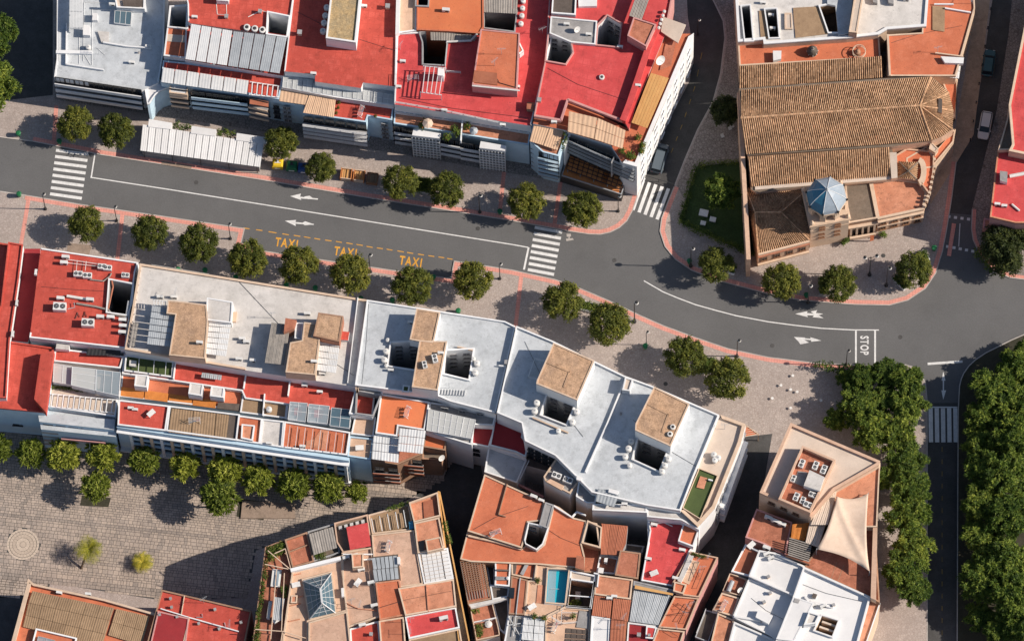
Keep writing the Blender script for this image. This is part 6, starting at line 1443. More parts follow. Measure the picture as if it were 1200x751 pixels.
vol(h, 'E6', [(232,378),(485,315),(515,600),(315,655),(310,980),(150,980),(195,640)], 11.4, 'cream_wall', 'beige_tile', par=.5, pw=.25, pmat='cream_wall',
    holes=[('E6', [(288,440),(430,403),(452,605),(322,635)], 3, 'grey_wall')])
wallrun(h, 'E6', [(222,385),(480,322)], 11.4, 1.0, 'white_wall', .5)
Q = [pw('E6',x,y,11.9) for x, y in ((286,440),(432,402),(454,606),(320,637))]; RA, RB = pw('E6',376,480,14.0), pw('E6',385,555,14.0)
for f, (a1, a2, b1, b2) in enumerate(((Q[0],Q[1],RA,RA),(Q[1],Q[2],RA,RB),(Q[2],Q[3],RB,RB),(Q[3],Q[0],RB,RA))):
    nx = 5 if f % 2 else 3
    mb = MB(); 
    for i in range(nx+1): mb.bar(a1.lerp(a2,i/nx), b1.lerp(b2,i/nx), .05)
    for j in range(3): u = j/3; mb.bar(a1.lerp(b1,u), a2.lerp(b2,u), .05)
    o = mb.build('glass_roof_frame', 'white_metal', h)
    mb = MB(); mb.add([a1-Vector((0,0,.05)), a2-Vector((0,0,.05)), b2-Vector((0,0,.05)), b1-Vector((0,0,.045))], [(0,1,2,3)]); mb.build('pane', 'blue_glass', o)
for a_ in Q: pass
MB().bar(RA, RB, .3).build('ridge_vent', 'white_metal', h)
for i, a_ in enumerate(Q): MB().bar(a_, RA if i < 2 else RB, .12).build('hip_bar', 'white_metal', h)
for x, y in ((250,405),(262,520),(250,560),(245,640)): wallrun(h, 'E6', [(x-30,y+8),(x+25,y-4)], 11.4, .25, 'peach_roof', .12)
hut(h, 'E6', [(225,515),(258,515),(255,555),(222,555)], 11.4, .5, 'cream_wall', 'peach_roof', par=.1, name='roof_box'); hut(h, 'E6', [(482,478),(495,475),(498,520),(485,522)], 11.4, .9, 'white_wall', 'bright_white', par=0, name='roof_box')
vol(h, 'E6', [(315,655),(515,598),(532,760),(530,980),(312,980)], 11.9, 'cream_wall', 'pale_peach', par=.25)
h = house('peach terraced house with a red lean-to roof, middle of the bottom centre left block', 'D1', 480, 751)
vol(h, 'D1', [(360,210),(515,170),(538,330),(400,345),(372,300)], 11.4, 'white_wall', 'brown_flat', par=.45, pmat='peach_trim')
canopy(h, 'D1', [(416,226),(515,205),(530,312),(434,330)], 12.6, 'dark_red_roof', 1, 8) ; level(h, 'D1', [(416,226),(515,205),(530,312),(434,330)], 12.62, 'crimson_roof', 'lean_to_roof', .08)
for i in range(5): hut(h, 'D1', [(380+i*26,222-i*7),(395+i*26,218-i*7),(397+i*26,230-i*7),(382+i*26,234-i*7)], 11.4, .7, 'white_wall', 'white_roof', par=0, name='parapet_block')
vol(h, 'D1', [(395,345),(535,320),(556,560),(572,640),(425,690),(400,480)], 11.7, 'cream_wall', 'pale_peach', par=.3)
hut(h, 'D1', [(440,350),(495,345),(495,410),(445,415)], 11.7, 1.4, 'cream_wall', 'peach_roof', par=.1)
wallrun(h, 'D1', [(400,350),(540,350)], 11.7, .4, 'white_wall'); wallrun(h, 'D1', [(495,375),(540,372)], 11.7, .4, 'white_wall'); wallrun(h, 'D1', [(418,575),(470,600),(560,610)], 11.7, .2, 'peach_roof', .1)
for x, y, l in ((415,365,'top left of the middle peach terrace'),(455,355,'top middle of the middle peach terrace'),(485,420,'pale, in the middle of the middle peach terrace'),(545,585,'by the right wall of the middle peach terrace'),(490,675,'on the lower wall of the middle peach terrace'),(530,480,'by the party wall of the middle peach terrace')): acs('D1', x, y, 11.7, 'small unit '+l, 10, 1.2)
ant('D1', 440, 580, 11.7, 'antenna left on the middle peach terrace', 20); ant('D1', 480, 600, 11.7, 'antenna in the middle peach terrace', 70); ant('D1', 545, 500, 11.7, 'antenna at the party wall of the middle peach terrace')
vol(h, 'D1', [(432,695),(565,658),(585,900),(445,900)], 11.3, 'cream_wall', 'red_roof', par=.25, pmat='white_wall'); chim('D1', 530, 715, 11.3, 'pale vent on the small red roof at the bottom edge', sc=.9)
h = house('terracotta roofed house with slatted skylight and brown pergola deck, bottom centre', 'D1', 600, 751)
vol(h, 'D1', [(518,172),(705,122),(728,240),(535,262)], 11.2, 'white_wall', 'deck', par=.4, pmat='cream_wall')
for i in range(5): MB().bar(pw('D1',532+i*37,185-i*9.5,12.2), pw('D1',545+i*37,250-i*6,12.2), .09).build('beam', 'white_wall', h)
canopy(h, 'D1', [(530,195),(690,155),(700,225),(540,250)], 11.5, 'deck', 5, 4); shrub(h, 'D1', [(600,140),(700,115),(702,128),(605,155)], 11.3, 'leaf_plant', 'hedge', .6, .22, 20, .18, 11)
level(h, 'D1', [(704,200),(722,196),(728,232),(708,236)], 12.0, 'blue_cap', 'roof_box', .4)
vol(h, 'D1', [(533,262),(728,240),(772,490),(662,505),(550,480)], 11.9, 'cream_wall', 'pale_peach', par=.2)
hut(h, 'D1', [(538,362),(655,350),(668,470),(552,482)], 11.9, .3, 'cream_wall', 'dark_roof', par=0, name='skylight_base')
for i in range(6): 
    for j in range(2): p, q = pw('D1',542+i*19.5+j*5,368-i*2+j*54,12.6), pw('D1',550+i*19+j*5,420-i*2+j*54,12.6); MB().bar(p, q, .5, .04).build('slat', 'grey_metal', h)
hut(h, 'D1', [(650,362),(664,362),(664,395),(652,395)], 11.9, 1.0, 'white_wall', 'bright_white', par=0, name='roof_box')
vol(h, 'D1', [(550,482),(662,468),(688,632),(570,655)], 12.2, 'peach_roof', 'orange_roof', par=.15)
vol(h, 'D1', [(566,658),(682,640),(700,900),(585,900)], 11.9, 'cream_wall', 'rust_panel', par=.2)
h = house('house with white tiled roof and crimson flat roof along the narrow dark alley, bottom centre', 'D1', 850, 751)
vol(h, 'D1', [(705,118),(838,70),(852,180),(728,210)], 11.8, 'brown_wall', 'peach_roof', par=.7, pw=.2, pmat='cream_wall'); level(h, 'D1', [(770,110),(832,92),(842,175),(775,190)], 11.95, 'rust_panel', 'terrace_floor')
vol(h, 'D1', [(728,208),(845,182),(872,320),(745,348)], 12.3, 'cream_wall', 'peach_roof', par=.25)
hut(h, 'D1', [(780,285),(850,270),(865,325),(790,342)], 12.3, .9, 'cream_wall', 'peach_roof', par=.1); hut(h, 'D1', [(750,290),(775,288),(775,335),(752,338)], 12.3, .2, 'black_metal', 'dark_roof', par=0, name='roof_hatch')
vol(h, 'D1', [(745,345),(885,322),(912,465),(775,490)], 12.0, 'cream_wall', 'cream_roof', par=.2, pmat='white_wall')
tilegrid(h, 'D1', [(762,350),(850,336),(872,470),(784,486)], 12.15, 4, 8, 'bright_white', .06); tilegrid(h, 'D1', [(853,335),(882,330),(905,462),(875,468)], 12.2, 1, 8, 'bright_white', .06)
vol(h, 'D1', [(655,508),(912,466),(925,592),(688,635)], 12.5, 'cream_wall', 'peach_roof', par=.15)
MB().bar(pw('D1',785,490,12.66), pw('D1',795,615,12.66), .15).build('roof_seam', 'peach_roof', h)
vol(h, 'D1', [(686,638),(922,596),(940,692),(705,742)], 11.9, 'white_wall', 'crimson_roof', par=.35, pmat='white_wall'); acs('D1', 865, 645, 11.9, 'white unit in the middle of the small crimson roof', 10, 1.5)
ant('D1', 712, 665, 11.9, 'antenna at the left end of the small crimson roof'); ant('D1', 712, 720, 11.9, 'antenna at the lower left corner of the small crimson roof', 90)
vol(h, 'D1', [(705,744),(940,694),(975,900),(715,900)], 11.4, 'cream_wall', 'deck', par=.3)
vol(h, 'D1', [(838,66),(850,70),(985,751),(1000,900),(950,900),(915,600),(870,320)], 10.8, 'brown_wall', 'brown_flat', par=.8, pw=.2, pmat='stripe_awning')
for i, (x, y) in enumerate(((870,210),(875,235),(885,270),(890,290))): potplant('D1', x, y, 10.8, 'pot plant on the narrow alley side ledge, %s from top' % ['first','second','third','fourth'][i], 1)

# ---- the terracotta cluster with the pool
h = house('large terracotta roofed house with a pointed light well and grey bridge, bottom centre', 'E1', 600, 751)
vol(h, 'E1', [(298,98),(740,300),(718,440),(620,450),(592,580),(572,640),(175,515)], 12.4, 'brown_wall', 'orange_roof', par=.15, pmat='cream_wall')
wallrun(h, 'E1', [(465,165),(402,390),(455,405)], 12.4, .35, 'brown_wall', .12)
vol(h, 'E1', [(172,520),(575,640),(600,615),(680,655),(735,610),(770,470),(805,320),(850,340),(950,415),(1050,440),(1010,600),(1035,700),(1030,790),(700,760),(200,740),(120,720)], 11.6, 'brown_wall', 'orange_roof', par=.12, pmat='cream_wall')
hut(h, 'E1', [(972,690),(1030,700),(1030,800),(965,780)], 11.6, 1.0, 'brown_wall', 'terracotta', par=0, name='roof_box')
# pointed light well: rim and dark shaft standing in the gap
P = [pw('E1',x,y,12.4) for x, y in ((620,452),(700,470),(770,490),(728,612),(680,655),(598,612),(590,580))]; P = ccw(P)
MB().wall(P[::-1], 1, 12.4).build('light_well', 'white_wall', h); parapet_mb(P, .35, .15, 12.4, .7).build('well_rim', 'white_wall', h)
MB().poly(P, 1).build('shaft_floor', 'dark_roof', h)
a = [P[i] for i in range(7)]; 
for k in range(3): MB().obox(pw('E1',655,470+k*22,11.95+.0*k), Vector((1,-.35,0)), 1.0, .12, .3).build('vent_slot', 'window_dark', h)
vol(h, 'E1', [(745,300),(808,322),(762,495),(698,470)], 12.7, 'grey_wall', 'grey_roof', par=.1)
acs('E1', 660, 258, 12.4, 'unit at the upper edge of the large terracotta roof, left', -25, 1.2); acs('E1', 715, 285, 12.4, 'unit at the upper edge of the large terracotta roof, right', -25, 1)
wallrun(h, 'E1', [(180,545),(240,560),(380,590),(570,645)], 11.6, .5, 'cream_wall', .25); wallrun(h, 'E1', [(805,325),(940,410),(975,370),(1040,395)], 11.6, .5, 'white_wall', .2)
vol(h, 'E1', [(1040,440),(1126,460),(1150,640),(1010,605)], 11.5, 'brown_wall', 'dark_roof', par=.3, pmat='cream_wall', holes=[('E3', [(42,142),(105,172),(98,268),(14,245)], 1, 'grey_wall')])
vol(h, 'E3', [(5,258),(100,275),(95,400),(-40,395),(-30,340)], 9.8, 'brown_wall', 'terracotta', par=.15)
h = house('house with a small turquoise rooftop pool and terracotta terraces, bottom centre', 'E2', 700, 740)
vol(h, 'E2', [(722,130),(1005,178),(955,480),(830,540),(800,560),(630,540),(655,270),(705,268)], 11.2, 'white_wall', 'beige_tile', par=.3, pmat='cream_wall',
    holes=[('E2', [(818,180),(975,188),(945,450),(800,438)], 9.9, 'tile_pale')])
tilegrid(h, 'E2', [(665,285),(795,300),(770,530),(640,520)], 11.22, 3, 5, 'beige_tile', .08); tilegrid(h, 'E2', [(735,145),(812,152),(800,280),(725,270)], 11.2, 2, 3, 'beige_tile', .08)
level(h, 'E2', [(735,300),(795,302),(780,445),(722,440)], 11.3, 'peach_roof', 'terrace_mat')
p_ = thing('swimming_pool', 'small rectangular turquoise swimming pool with white rim on a roof', 'pool', pw('E2',885,320,10.0)); WP = ccw([pw('E2',x,y,11.22) for x, y in ((818,180),(975,188),(945,450),(800,438))])
MB().prism(WP, 9.95, 10.75).build('water', 'pool_water', p_); I_ = inset(WP, .0)
parapet_mb(WP, .14, -.28, 11.28, .05).build('rim', 'bright_white', p_)
a_, b_ = WP[0], WP[3]
mb = MB(); mb.prism(ccw([pw('E2',x,y,10.76) for x, y in ((822,185),(880,188),(868,440),(805,435))]), 10.3, 10.752); o = mb.build('shallow_step', 'roof_glass', p_); pipe('E2', [(835,330),(905,332)], 10.8, 'thin rope line across the turquoise pool', .03, 'tank_white')
vol(h, 'E2', [(990,190),(1190,232),(1150,492),(955,478)], 11.2, 'white_wall', 'terracotta', par=.45, pmat='white_wall', holes=[('E2', [(995,265),(1170,290),(1145,480),(968,465)], 8.6, 'brown_wall')])
hut(h, 'E2', [(1000,195),(1180,228),(1172,275),(995,250)], 11.2, .05, 'white_wall', 'cream_roof', par=0, name='terrace_step')
level(h, 'E2', [(1030,350),(1070,352),(1065,430),(1025,428)], 9.0, 'white_roof', 'garden_table', .4); shrub(h, 'E2', [(985,430),(1070,430),(1065,475),(980,470)], 8.7, 'leaf_plant', 'terrace_plants', .9, .3, 25, .25, 13); MB().bar(pw('E2',975,382,11.3), pw('E2',1150,395,11.3), .15).build('beam', 'white_wall', h)
vol(h, 'E2', [(528,98),(728,130),(705,262),(600,240),(530,225)], 11.0, 'brown_wall', 'orange_roof', par=.25, pmat='cream_wall')
hut(h, 'E2', [(545,110),(575,115),(560,215),(535,210)], 11.0, .3, 'grey_wall', 'dark_roof', par=0, name='roof_hatch'); MB().obox(pw('E2',635,170,11.2), Vector((.55,1,0)), 2.2, .5, .2).build('roof_bench', 'grey_wall', h)
vol(h, 'E2', [(528,228),(658,262),(632,535),(508,528)], 11.4, 'brown_wall', 'rust_panel', par=.1); MB().bar(pw('E2',598,245,11.6), pw('E2',565,530,11.6), .14).build('roof_seam', 'grey_metal', h); level(h, 'E2', [(512,320),(555,322),(548,405),(510,400)], 11.7, 'window_dark', 'roof_hatch', .2)
vol(h, 'E2', [(396,70),(528,80),(515,315),(398,305),(402,180)], 11.3, 'white_wall', 'orange_roof', par=.2); MB().bar(pw('E2',410,185,11.6), pw('E2',512,188,11.6), .25).build('dark_bar', 'dark_roof', h); level(h, 'E2', [(405,232),(510,238),(508,262),(402,262)], 11.6, 'grey_roof', 'roof_strip')  # includes a dark bar laid across the narrow orange roof
tank('E2', 500, 245, 11.3, 'tiny tank on the grey strip of the narrow orange roof', .4)
vol(h, 'E2', [(318,75),(398,65),(400,310),(360,320)], 9.0, 'grey_wall', 'dark_roof', par=.2, pmat='white_wall'); vol(h, 'E2', [(360,305),(515,312),(505,400),(380,425)], 10.4, 'white_wall', 'dark_roof', par=.5, pmat='white_wall')
vol(h, 'E2', [(125,110),(312,84),(375,412),(190,455)], 10.6, 'brown_wall', 'terracotta', par=.2, pmat='brown_wall')
for i in range(16): a_ = lerp((128,118),(186,352),i/15); b_ = lerp((305,92),(355,322),i/15); MB().bar(pw('E2',*a_,11.5), pw('E2',*b_,11.5), .13, .1).build('lattice_slat', 'wood', h)
for i in range(9): a_ = lerp((130,118),(300,92),i/8); b_ = lerp((190,420),(352,390),i/8); MB().bar(pw('E2',*a_,11.36), pw('E2',*b_,11.36), .09, .08).build('lattice_beam', 'dull_metal', h)
hut(h, 'E2', [(195,452),(375,415),(490,395),(500,408),(380,440),(215,480)], 10.6, .6, 'white_wall', 'white_roof', par=0, name='party_wall')
vol(h, 'E2', [(205,478),(380,440),(432,650),(440,700),(255,740)], 9.6, 'white_wall', 'terracotta', par=.5, pw=.14, pmat='cream_wall'); shrub(h, 'E2', [(215,485),(270,475),(280,520),(228,530)], 9.7, 'leaf_plant', 'terrace_plants', .6, .25, 20, .2, 15); shrub(h, 'E2', [(250,620),(300,610),(310,690),(265,720)], 9.7, 'leaf_plant', 'terrace_plants', .6, .25, 20, .2, 16)
wallrun(h, 'E2', [(235,590),(410,555)], 9.6, .6, 'white_wall', .14); t = thing('garden_swing', 'white curved hammock chair on the small brown terrace, bottom edge', 'hammock', pw('E2',350,610,9.7)); b_ = WL[t.name]; MB().lathe((b_.x,b_.y,9.7), [(.5,0),(.55,.25),(.2,.4)], 10).build('seat', 'tank_white', t); MB().tube([b_+Vector((.5,.6,0)), b_+Vector((.4,.5,1.3)), b_+Vector((0,.1,1.5))], .05, 6).build('frame', 'tank_white', t)
vol(h, 'E2', [(380,440),(505,405),(512,530),(480,690),(435,650)], 9.3, 'brown_wall', 'dark_roof', par=.2, pmat='white_wall')
vol(h, 'E2', [(508,530),(632,545),(605,720),(600,900),(440,900),(482,690)], 10.6, 'white_wall', 'grey_roof', par=.15)
for p, q in (((505,540),(610,720)),((565,535),(545,700)),((600,600),(500,615))): MB().bar(pw('E2',*p,11.0), pw('E2',*q,11.0), .1).build('rail', 'white_metal', h)
vol(h, 'E2', [(632,545),(795,560),(780,900),(600,900)], 10.8, 'white_wall', 'grey_roof', par=.1); canopy(h, 'E2', [(625,555),(708,562),(695,735),(605,725)], 11.3, 'white_metal', 2, 4, rows=3); canopy(h, 'E2', [(712,562),(790,570),(775,742),(698,735)], 11.35, 'white_metal', 2, 4, rows=3)
vol(h, 'E2', [(800,452),(955,482),(1150,495),(1130,900),(785,900)], 10.8, 'white_wall', 'beige_tile', par=.25, pmat='cream_wall'); railing(h, 'E2', [(840,560),(925,610),(1040,600)], 10.9, .9, bars=2); railing(h, 'E2', [(925,470),(918,615)], 10.9, .9, bars=2); railing(h, 'E2', [(920,525),(1045,530)], 10.9, .9, bars=2)
tilegrid(h, 'E2', [(955,635),(1125,650),(1125,800),(940,800)], 10.85, 4, 4, 'dark_roof', .08); level(h, 'E2', [(1060,500),(1140,510),(1125,640),(1035,630)], 10.9, 'grey_roof', 'terrace_mat')
for x, y, l in ((710,545,'below the beige tiled pool terrace'),(785,558,'at the corner below the pool terrace'),(735,265,'dark plant by the pool terrace wall'),(1010,545,'on the lower beige terrace with rails')): potplant('E2', x, y, 11.1, 'pot plant '+l, 1)
h = house('group of small rust and peach roofs between the pool house and the crimson roof', 'E3', 200, 751)
vol(h, 'E3', [(108,145),(245,158),(235,250),(205,312),(103,305)], 11.4, 'grey_wall', 'rust_panel', par=0); canopy(h, 'E3', [(110,148),(243,160),(207,308),(104,304)], 11.6, 'rust_panel', 3, 5)
vol(h, 'E3', [(205,283),(312,298),(298,432),(178,412)], 11.8, 'brown_wall', 'terracotta', par=.1); vol(h, 'E3', [(102,308),(198,326),(180,412),(82,402)], 9.8, 'brown_wall', 'terracotta', par=.5, pmat='white_wall')
hut(h, 'E3', [(125,322),(142,322),(138,345),(122,342)], 9.9, 1.0, 'white_wall', 'bright_white', par=0, name='roof_box'); hut(h, 'E3', [(95,370),(122,375),(118,402),(90,398)], 9.9, .8, 'white_wall', 'bright_white', par=0, name='roof_box')
vol(h, 'E3', [(235,250),(330,262),(318,300),(232,290)], 8.5, 'grey_wall', 'dark_roof', par=.1)
vol(h, 'E3', [(80,408),(272,435),(260,538),(72,512)], 11.5, 'cream_wall', 'peach_roof', par=.2, pmat='cream_wall'); wallrun(h, 'E3', [(70,400),(95,405),(88,470)], 11.5, .5, 'white_wall')
for q, n_ in (([(72,515),(165,528),(155,632),(58,618)],2),([(170,530),(262,540),(245,650),(160,634)],2),([(158,636),(240,650),(228,800),(148,800)],1)): vol(h, 'E3', q, 11.3, 'brown_wall', 'rust_panel', par=0); canopy(h, 'E3', q, 11.5, 'rust_panel', n_, 5)
vol(h, 'E3', [(58,620),(155,635),(148,800),(48,800)], 11.2, 'white_wall', 'bright_white', par=.15)
ant('E3', 205, 690, 11.4, 'antenna on the lowest rust roof at the bottom edge'); ant('E3', 225, 645, 11.4, 'antenna at the corner of the rust roofs', 50); acs('E3', 175, 518, 11.5, 'small unit on the peach roof edge above the rust roofs'); acs('E3', 150, 528, 11.5, 'second small unit on the peach roof edge')
h = house('crimson flat roofed house with terracotta terraces along the wide dark alley', 'E3', 450, 751)
vol(h, 'E3', [(345,120),(535,148),(610,178),(580,270),(565,292),(482,472),(310,440),(350,250)], 11.2, 'white_wall', 'crimson_roof', par=.25, pw=.2, pmat='white_wall')
hut(h, 'E3', [(530,145),(612,180),(582,268),(503,238)], 11.2, 1.1, 'white_wall', 'orange_roof', par=.25, pmat='white_wall')
wallrun(h, 'E3', [(352,125),(362,180),(318,440)], 11.2, .5, 'white_wall', .2)
for x, y, l in ((380,150,'upper left of the crimson roof, shaded'),(350,325,'middle of the left wall of the crimson roof'),(525,280,'below the small hut on the crimson roof'),(490,425,'lower right of the crimson roof')): acs('E3', x, y, 11.2, 'small unit '+l, -15, 1.1)
pipe('E3', [(370,150),(430,140),(475,160)], 11.3, 'white flexible pipe at the shaded top of the crimson roof', .09, 'tank_white')
vol(h, 'E3', [(275,440),(488,488),(478,512),(272,482)], 11.6, 'grey_wall', 'grey_roof', par=.1); level(h, 'E3', [(282,462),(478,505),(476,515),(280,480)], 11.95, 'stripe_awning', 'awning_panel')
vol(h, 'E3', [(272,482),(470,510),(405,672),(248,650)], 10.8, 'white_wall', 'grey_roof', par=.1); canopy(h, 'E3', [(275,488),(462,512),(402,668),(252,648)], 11.3, 'grey_metal', 5, 4)
vol(h, 'E3', [(246,655),(402,675),(372,800),(236,800)], 10.8, 'white_wall', 'dark_red_roof', par=.3, pmat='white_wall'); hut(h, 'E3', [(340,672),(395,680),(380,740),(335,735)], 10.9, .3, 'white_wall', 'crimson_roof', par=.1, name='roof_hatch'); chim('E3', 302, 715, 10.8, 'round topped vent on the dark red roof at the bottom edge'); chim('E3', 355, 715, 11.2, 'vent on the crimson hatch at the bottom edge', sc=.7)
vol(h, 'E3', [(568,292),(710,322),(612,528),(495,512),(470,460)], 11.5, 'pink_wall', 'orange_roof', par=.3, pw=.2, pmat='peach_trim', open_edges=()); hut(h, 'E3', [(560,305),(585,312),(520,450),(500,440)], 11.5, .4, 'white_wall', 'white_roof', par=0, name='party_wall')
level(h, 'E3', [(575,330),(615,345),(560,460),(520,440)], 11.6, 'beige_tile', 'terrace_floor'); hut(h, 'E3', [(485,445),(548,460),(530,510),(478,495)], 11.5, .6, 'cream_wall', 'orange_roof', par=.2)
shrub(h, 'E3', [(575,298),(650,318),(645,330),(570,312)], 11.6, 'leaf_plant', 'hedge', .4, .18, 16, .15, 17)
vol(h, 'E3', [(484,520),(612,532),(545,695),(402,682)], 11.1, 'pink_wall', 'orange_roof', par=.3, pw=.2, pmat='peach_trim'); vol(h, 'E3', [(400,686),(538,702),(505,800),(355,800)], 11.1, 'pink_wall', 'orange_roof', par=.3, pw=.2, pmat='cream_wall')
for i, (p, q) in enumerate((((570,340),(610,420)),((610,345),(580,440)),((640,380),(600,480)),((500,560),(560,600)),((560,560),(500,650)),((590,545),(530,660)),((450,620),(520,610)),((450,700),(500,730)))): railing(h, 'E3', [p, q], 11.6 if i < 3 else 11.2, .5, 'black_metal', 1)
for i, (x, y) in enumerate(((630,385),(605,350),(615,400),(555,590),(540,620),(575,570),(660,330),(495,690))): ant('E3', x, y, 11.5 if y < 500 else 11.1, 'thin aerial on the alley side terraces, %s of eight' % ['first','second','third','fourth','fifth','sixth','seventh','eighth'][i], 40*i, .8)

# ---- right block: cream triangular building, sail terrace, white building
h = house('cream building with a triangular roof and a walled court of machines, right of the alley', 'E4', 500, 750)
vol(h, 'E4', [(415,38),(1072,318),(1062,345),(740,530),(565,735),(548,712),(325,612),(188,550)], 14.2, 'cream_wall', 'cream_roof', par=.45, pw=.4, pmat='peach_trim')
hut(h, 'E4', [(500,212),(745,318),(560,705),(325,605)], 14.2, .9, 'peach_trim', 'terracotta', par=.9, pw=.3, pmat='peach_trim', name='machine_court')
for (x, y, l, rz, s) in ((498,325,'left of the top row in the machine court',65,.8),(600,340,'middle of the top row in the machine court',65,.8),(660,370,'right of the top row in the machine court',65,.85),(437,435,'middle left in the machine court',65,.7),(458,570,'lower left in the machine court',65,.8),(505,595,'lower middle in the machine court',65,.7),(580,555,'lower right in the machine court',-25,.8),(545,630,'lowest in the machine court',-25,.9)): ac('E4', x, y, 15.1, 'cooling box '+l, rz, s)
hut(h, 'E4', [(555,378),(665,430),(630,532),(512,492)], 15.1, 1.4, 'white_wall', 'white_roof', par=0, name='roof_box'); hut(h, 'E4', [(470,385),(540,395),(510,500),(440,470)], 15.1, .15, 'grey_wall', 'grey_roof', par=0, name='roof_box')
a, b = wpts('E4', (188,552), (548,712), 14.2); windows(h, a, b, [11.9], 3, 1.0, .9, 'wood', margin=1)
h = house('brown terrace house with a cream shade sail and long parapet beside the park', 'E5', 900, 500)
vol(h, 'E4', [(748,525),(1060,340),(1075,330),(1068,420),(1050,800),(690,800)], 12.6, 'cream_wall', 'peach_roof', par=.3, pw=.2, pmat='cream_wall')
vol(h, 'E5', [(860,60),(1115,-40),(1150,530),(1090,498),(708,322),(780,215)], 11.0, 'brown_wall', 'terracotta', par=.25, pmat='brown_wall')
hut(h, 'E5', [(1118,-160),(1140,-160),(1128,512),(1096,498)], 11.0, 1.6, 'cream_wall', 'peach_trim', par=0, name='long_parapet'); 
canopy(h, 'E4', [(665,530),(755,530),(690,780),(560,780)], 13.4, 'cream_roof', 4, 2); canopy(h, 'E5', [(745,40),(862,-10),(790,205),(715,175)], 12.6, 'cream_roof', 4, 2)
canopy(h, 'E5', [(640,70),(740,60),(712,165),(630,150)], 11.9, 'orange_deck', 1, 3)
for i in range(9): MB().bar(pw('E5',622+i*1-i*2,150+i*12,12.6), pw('E5',752-i*2,190+i*12,12.6), .16, .1).build('pallet_slat', 'dull_metal', h)
hut(h, 'E5', [(610,235),(745,290),(740,302),(600,252)], 11.0, .9, 'brown_wall', 'rust_panel', par=0, name='terrace_wall')
vol(h, 'E5', [(430,-20),(640,60),(620,150),(600,262),(480,190),(365,148)], 10.8, 'pink_wall', 'terracotta', par=.2, pmat='pink_wall')
for i, (x, y, l) in enumerate(((500,30,'left of three under the cream wall'),(540,50,'middle of three under the cream wall'),(580,68,'right of three under the cream wall'),(490,205,'at the front edge of the terracotta terrace'))): acs('E5', x, y, 10.8, 'unit on the terracotta terrace, '+l, -25, 1.3)
railing(h, 'E5', [(490,205),(520,215),(600,240)], 10.8, .8, 'black_metal')
for x in (1000, 1040): MB().bar(pw('E5',900+(x-1000),290+(x-1000)*.4,11.05), pw('E5',860+(x-1000),400+(x-1000)*.4,11.05), .08).build('roof_seam', 'brown_wall', h)
# shade sail: four corners on poles, sagging cloth
t = thing('shade_sail', 'large cream four cornered shade sail stretched over the brown roof terrace', 'shade sail', pw('P',990,620,11.0)); S4 = [pw('P',980.5,582,14.0), pw('P',1017.5,577.5,13.6), pw('P',1019,669.5,13.0), pw('P',957,643,13.8)]
mb = MB(); n_ = 16; vs = []; fs = []
for i in range(n_+1):
    for j in range(n_+1):
        u, v = i/n_, j/n_; uu = u+.06*math.sin(math.pi*v)*(.5-u)*2; vv = v+.06*math.sin(math.pi*u)*(.5-v)*2; p = bil(S4, uu, vv); p = p+Vector((0,0,-.5*math.sin(math.pi*u)*math.sin(math.pi*v)+.28*max(0,1-abs(u-v)*7))); vs.append(p)
for i in range(n_):
    for j in range(n_): a_ = i*(n_+1)+j; fs.append((a_, a_+1, a_+n_+2, a_+n_+1))
mb.add(vs, fs); o = mb.build('cloth', 'canvas', t, smooth=True); s_ = o.modifiers.new('thick', 'SOLIDIFY'); s_.thickness = .03
for p in S4: MB().tube([(p.x,p.y,11.0), (p.x,p.y,p.z+.1)], .06, 8).build('pole', 'grey_metal', t)
h = house('bright white flat roofed house stepping down to the alley, bottom right', 'E5', 700, 850)
vol(h, 'E5', [(365,190),(455,232),(388,378),(282,350)], 10.2, 'white_wall', 'rust_panel', par=.5, pmat='white_wall')
vol(h, 'E5', [(445,225),(540,240),(712,318),(645,492),(385,378)], 10.8, 'white_wall', 'bright_white', par=.5, pw=.25, pmat='bright_white')
vol(h, 'E5', [(385,385),(645,490),(548,745),(500,715),(290,612)], 10.4, 'white_wall', 'bright_white', par=.25, pw=.2, pmat='bright_white')
vol(h, 'E5', [(705,322),(1095,498),(985,900),(480,900),(548,740),(645,490)], 11.3, 'white_wall', 'bright_white', par=.6, pw=.25, pmat='bright_white',
    holes=[('E5', [(812,605),(905,635),(870,725),(770,690)], 8.5, 'cream_wall')])
hut(h, 'E5', [(645,490),(765,528),(650,751),(545,738)], 11.3, .9, 'white_wall', 'bright_white', par=.05, name='roof_block'); hut(h, 'E5', [(735,580),(800,600),(775,650),(705,660)], 11.3, 1.2, 'white_wall', 'white_roof', par=.3, name='roof_block')
for k in range(3): hut(h, 'E5', [(815-k*15,630+k*30),(895-k*15,658+k*30),(890-k*15,668+k*30),(810-k*15,640+k*30)], 8.5, 2.6, 'cream_wall', 'cream_roof', par=0, name='well_beam')
level(h, 'E5', [(655,500),(685,508),(675,530),(645,522)], 12.25, 'grey_roof', 'roof_hatch')
wallrun(h, 'E5', [(715,490),(740,520),(870,550),(885,535)], 11.3, .4, 'bright_white', .35); hut(h, 'E5', [(760,470),(785,478),(775,500),(752,495)], 11.3, .5, 'grey_wall', 'dark_roof', par=0, name='roof_hatch')
hut(h, 'E5', [(440,565),(525,600),(500,650),(425,610)], 10.4, 1.0, 'white_wall', 'bright_white', par=0, name='roof_block'); wallrun(h, 'E5', [(300,605),(470,630)], 10.4, .5, 'bright_white', .3)
vol(h, 'E5', [(300,640),(540,745),(480,900),(230,900)], 10.0, 'white_wall', 'bright_white', par=.4, pw=.25, pmat='bright_white')
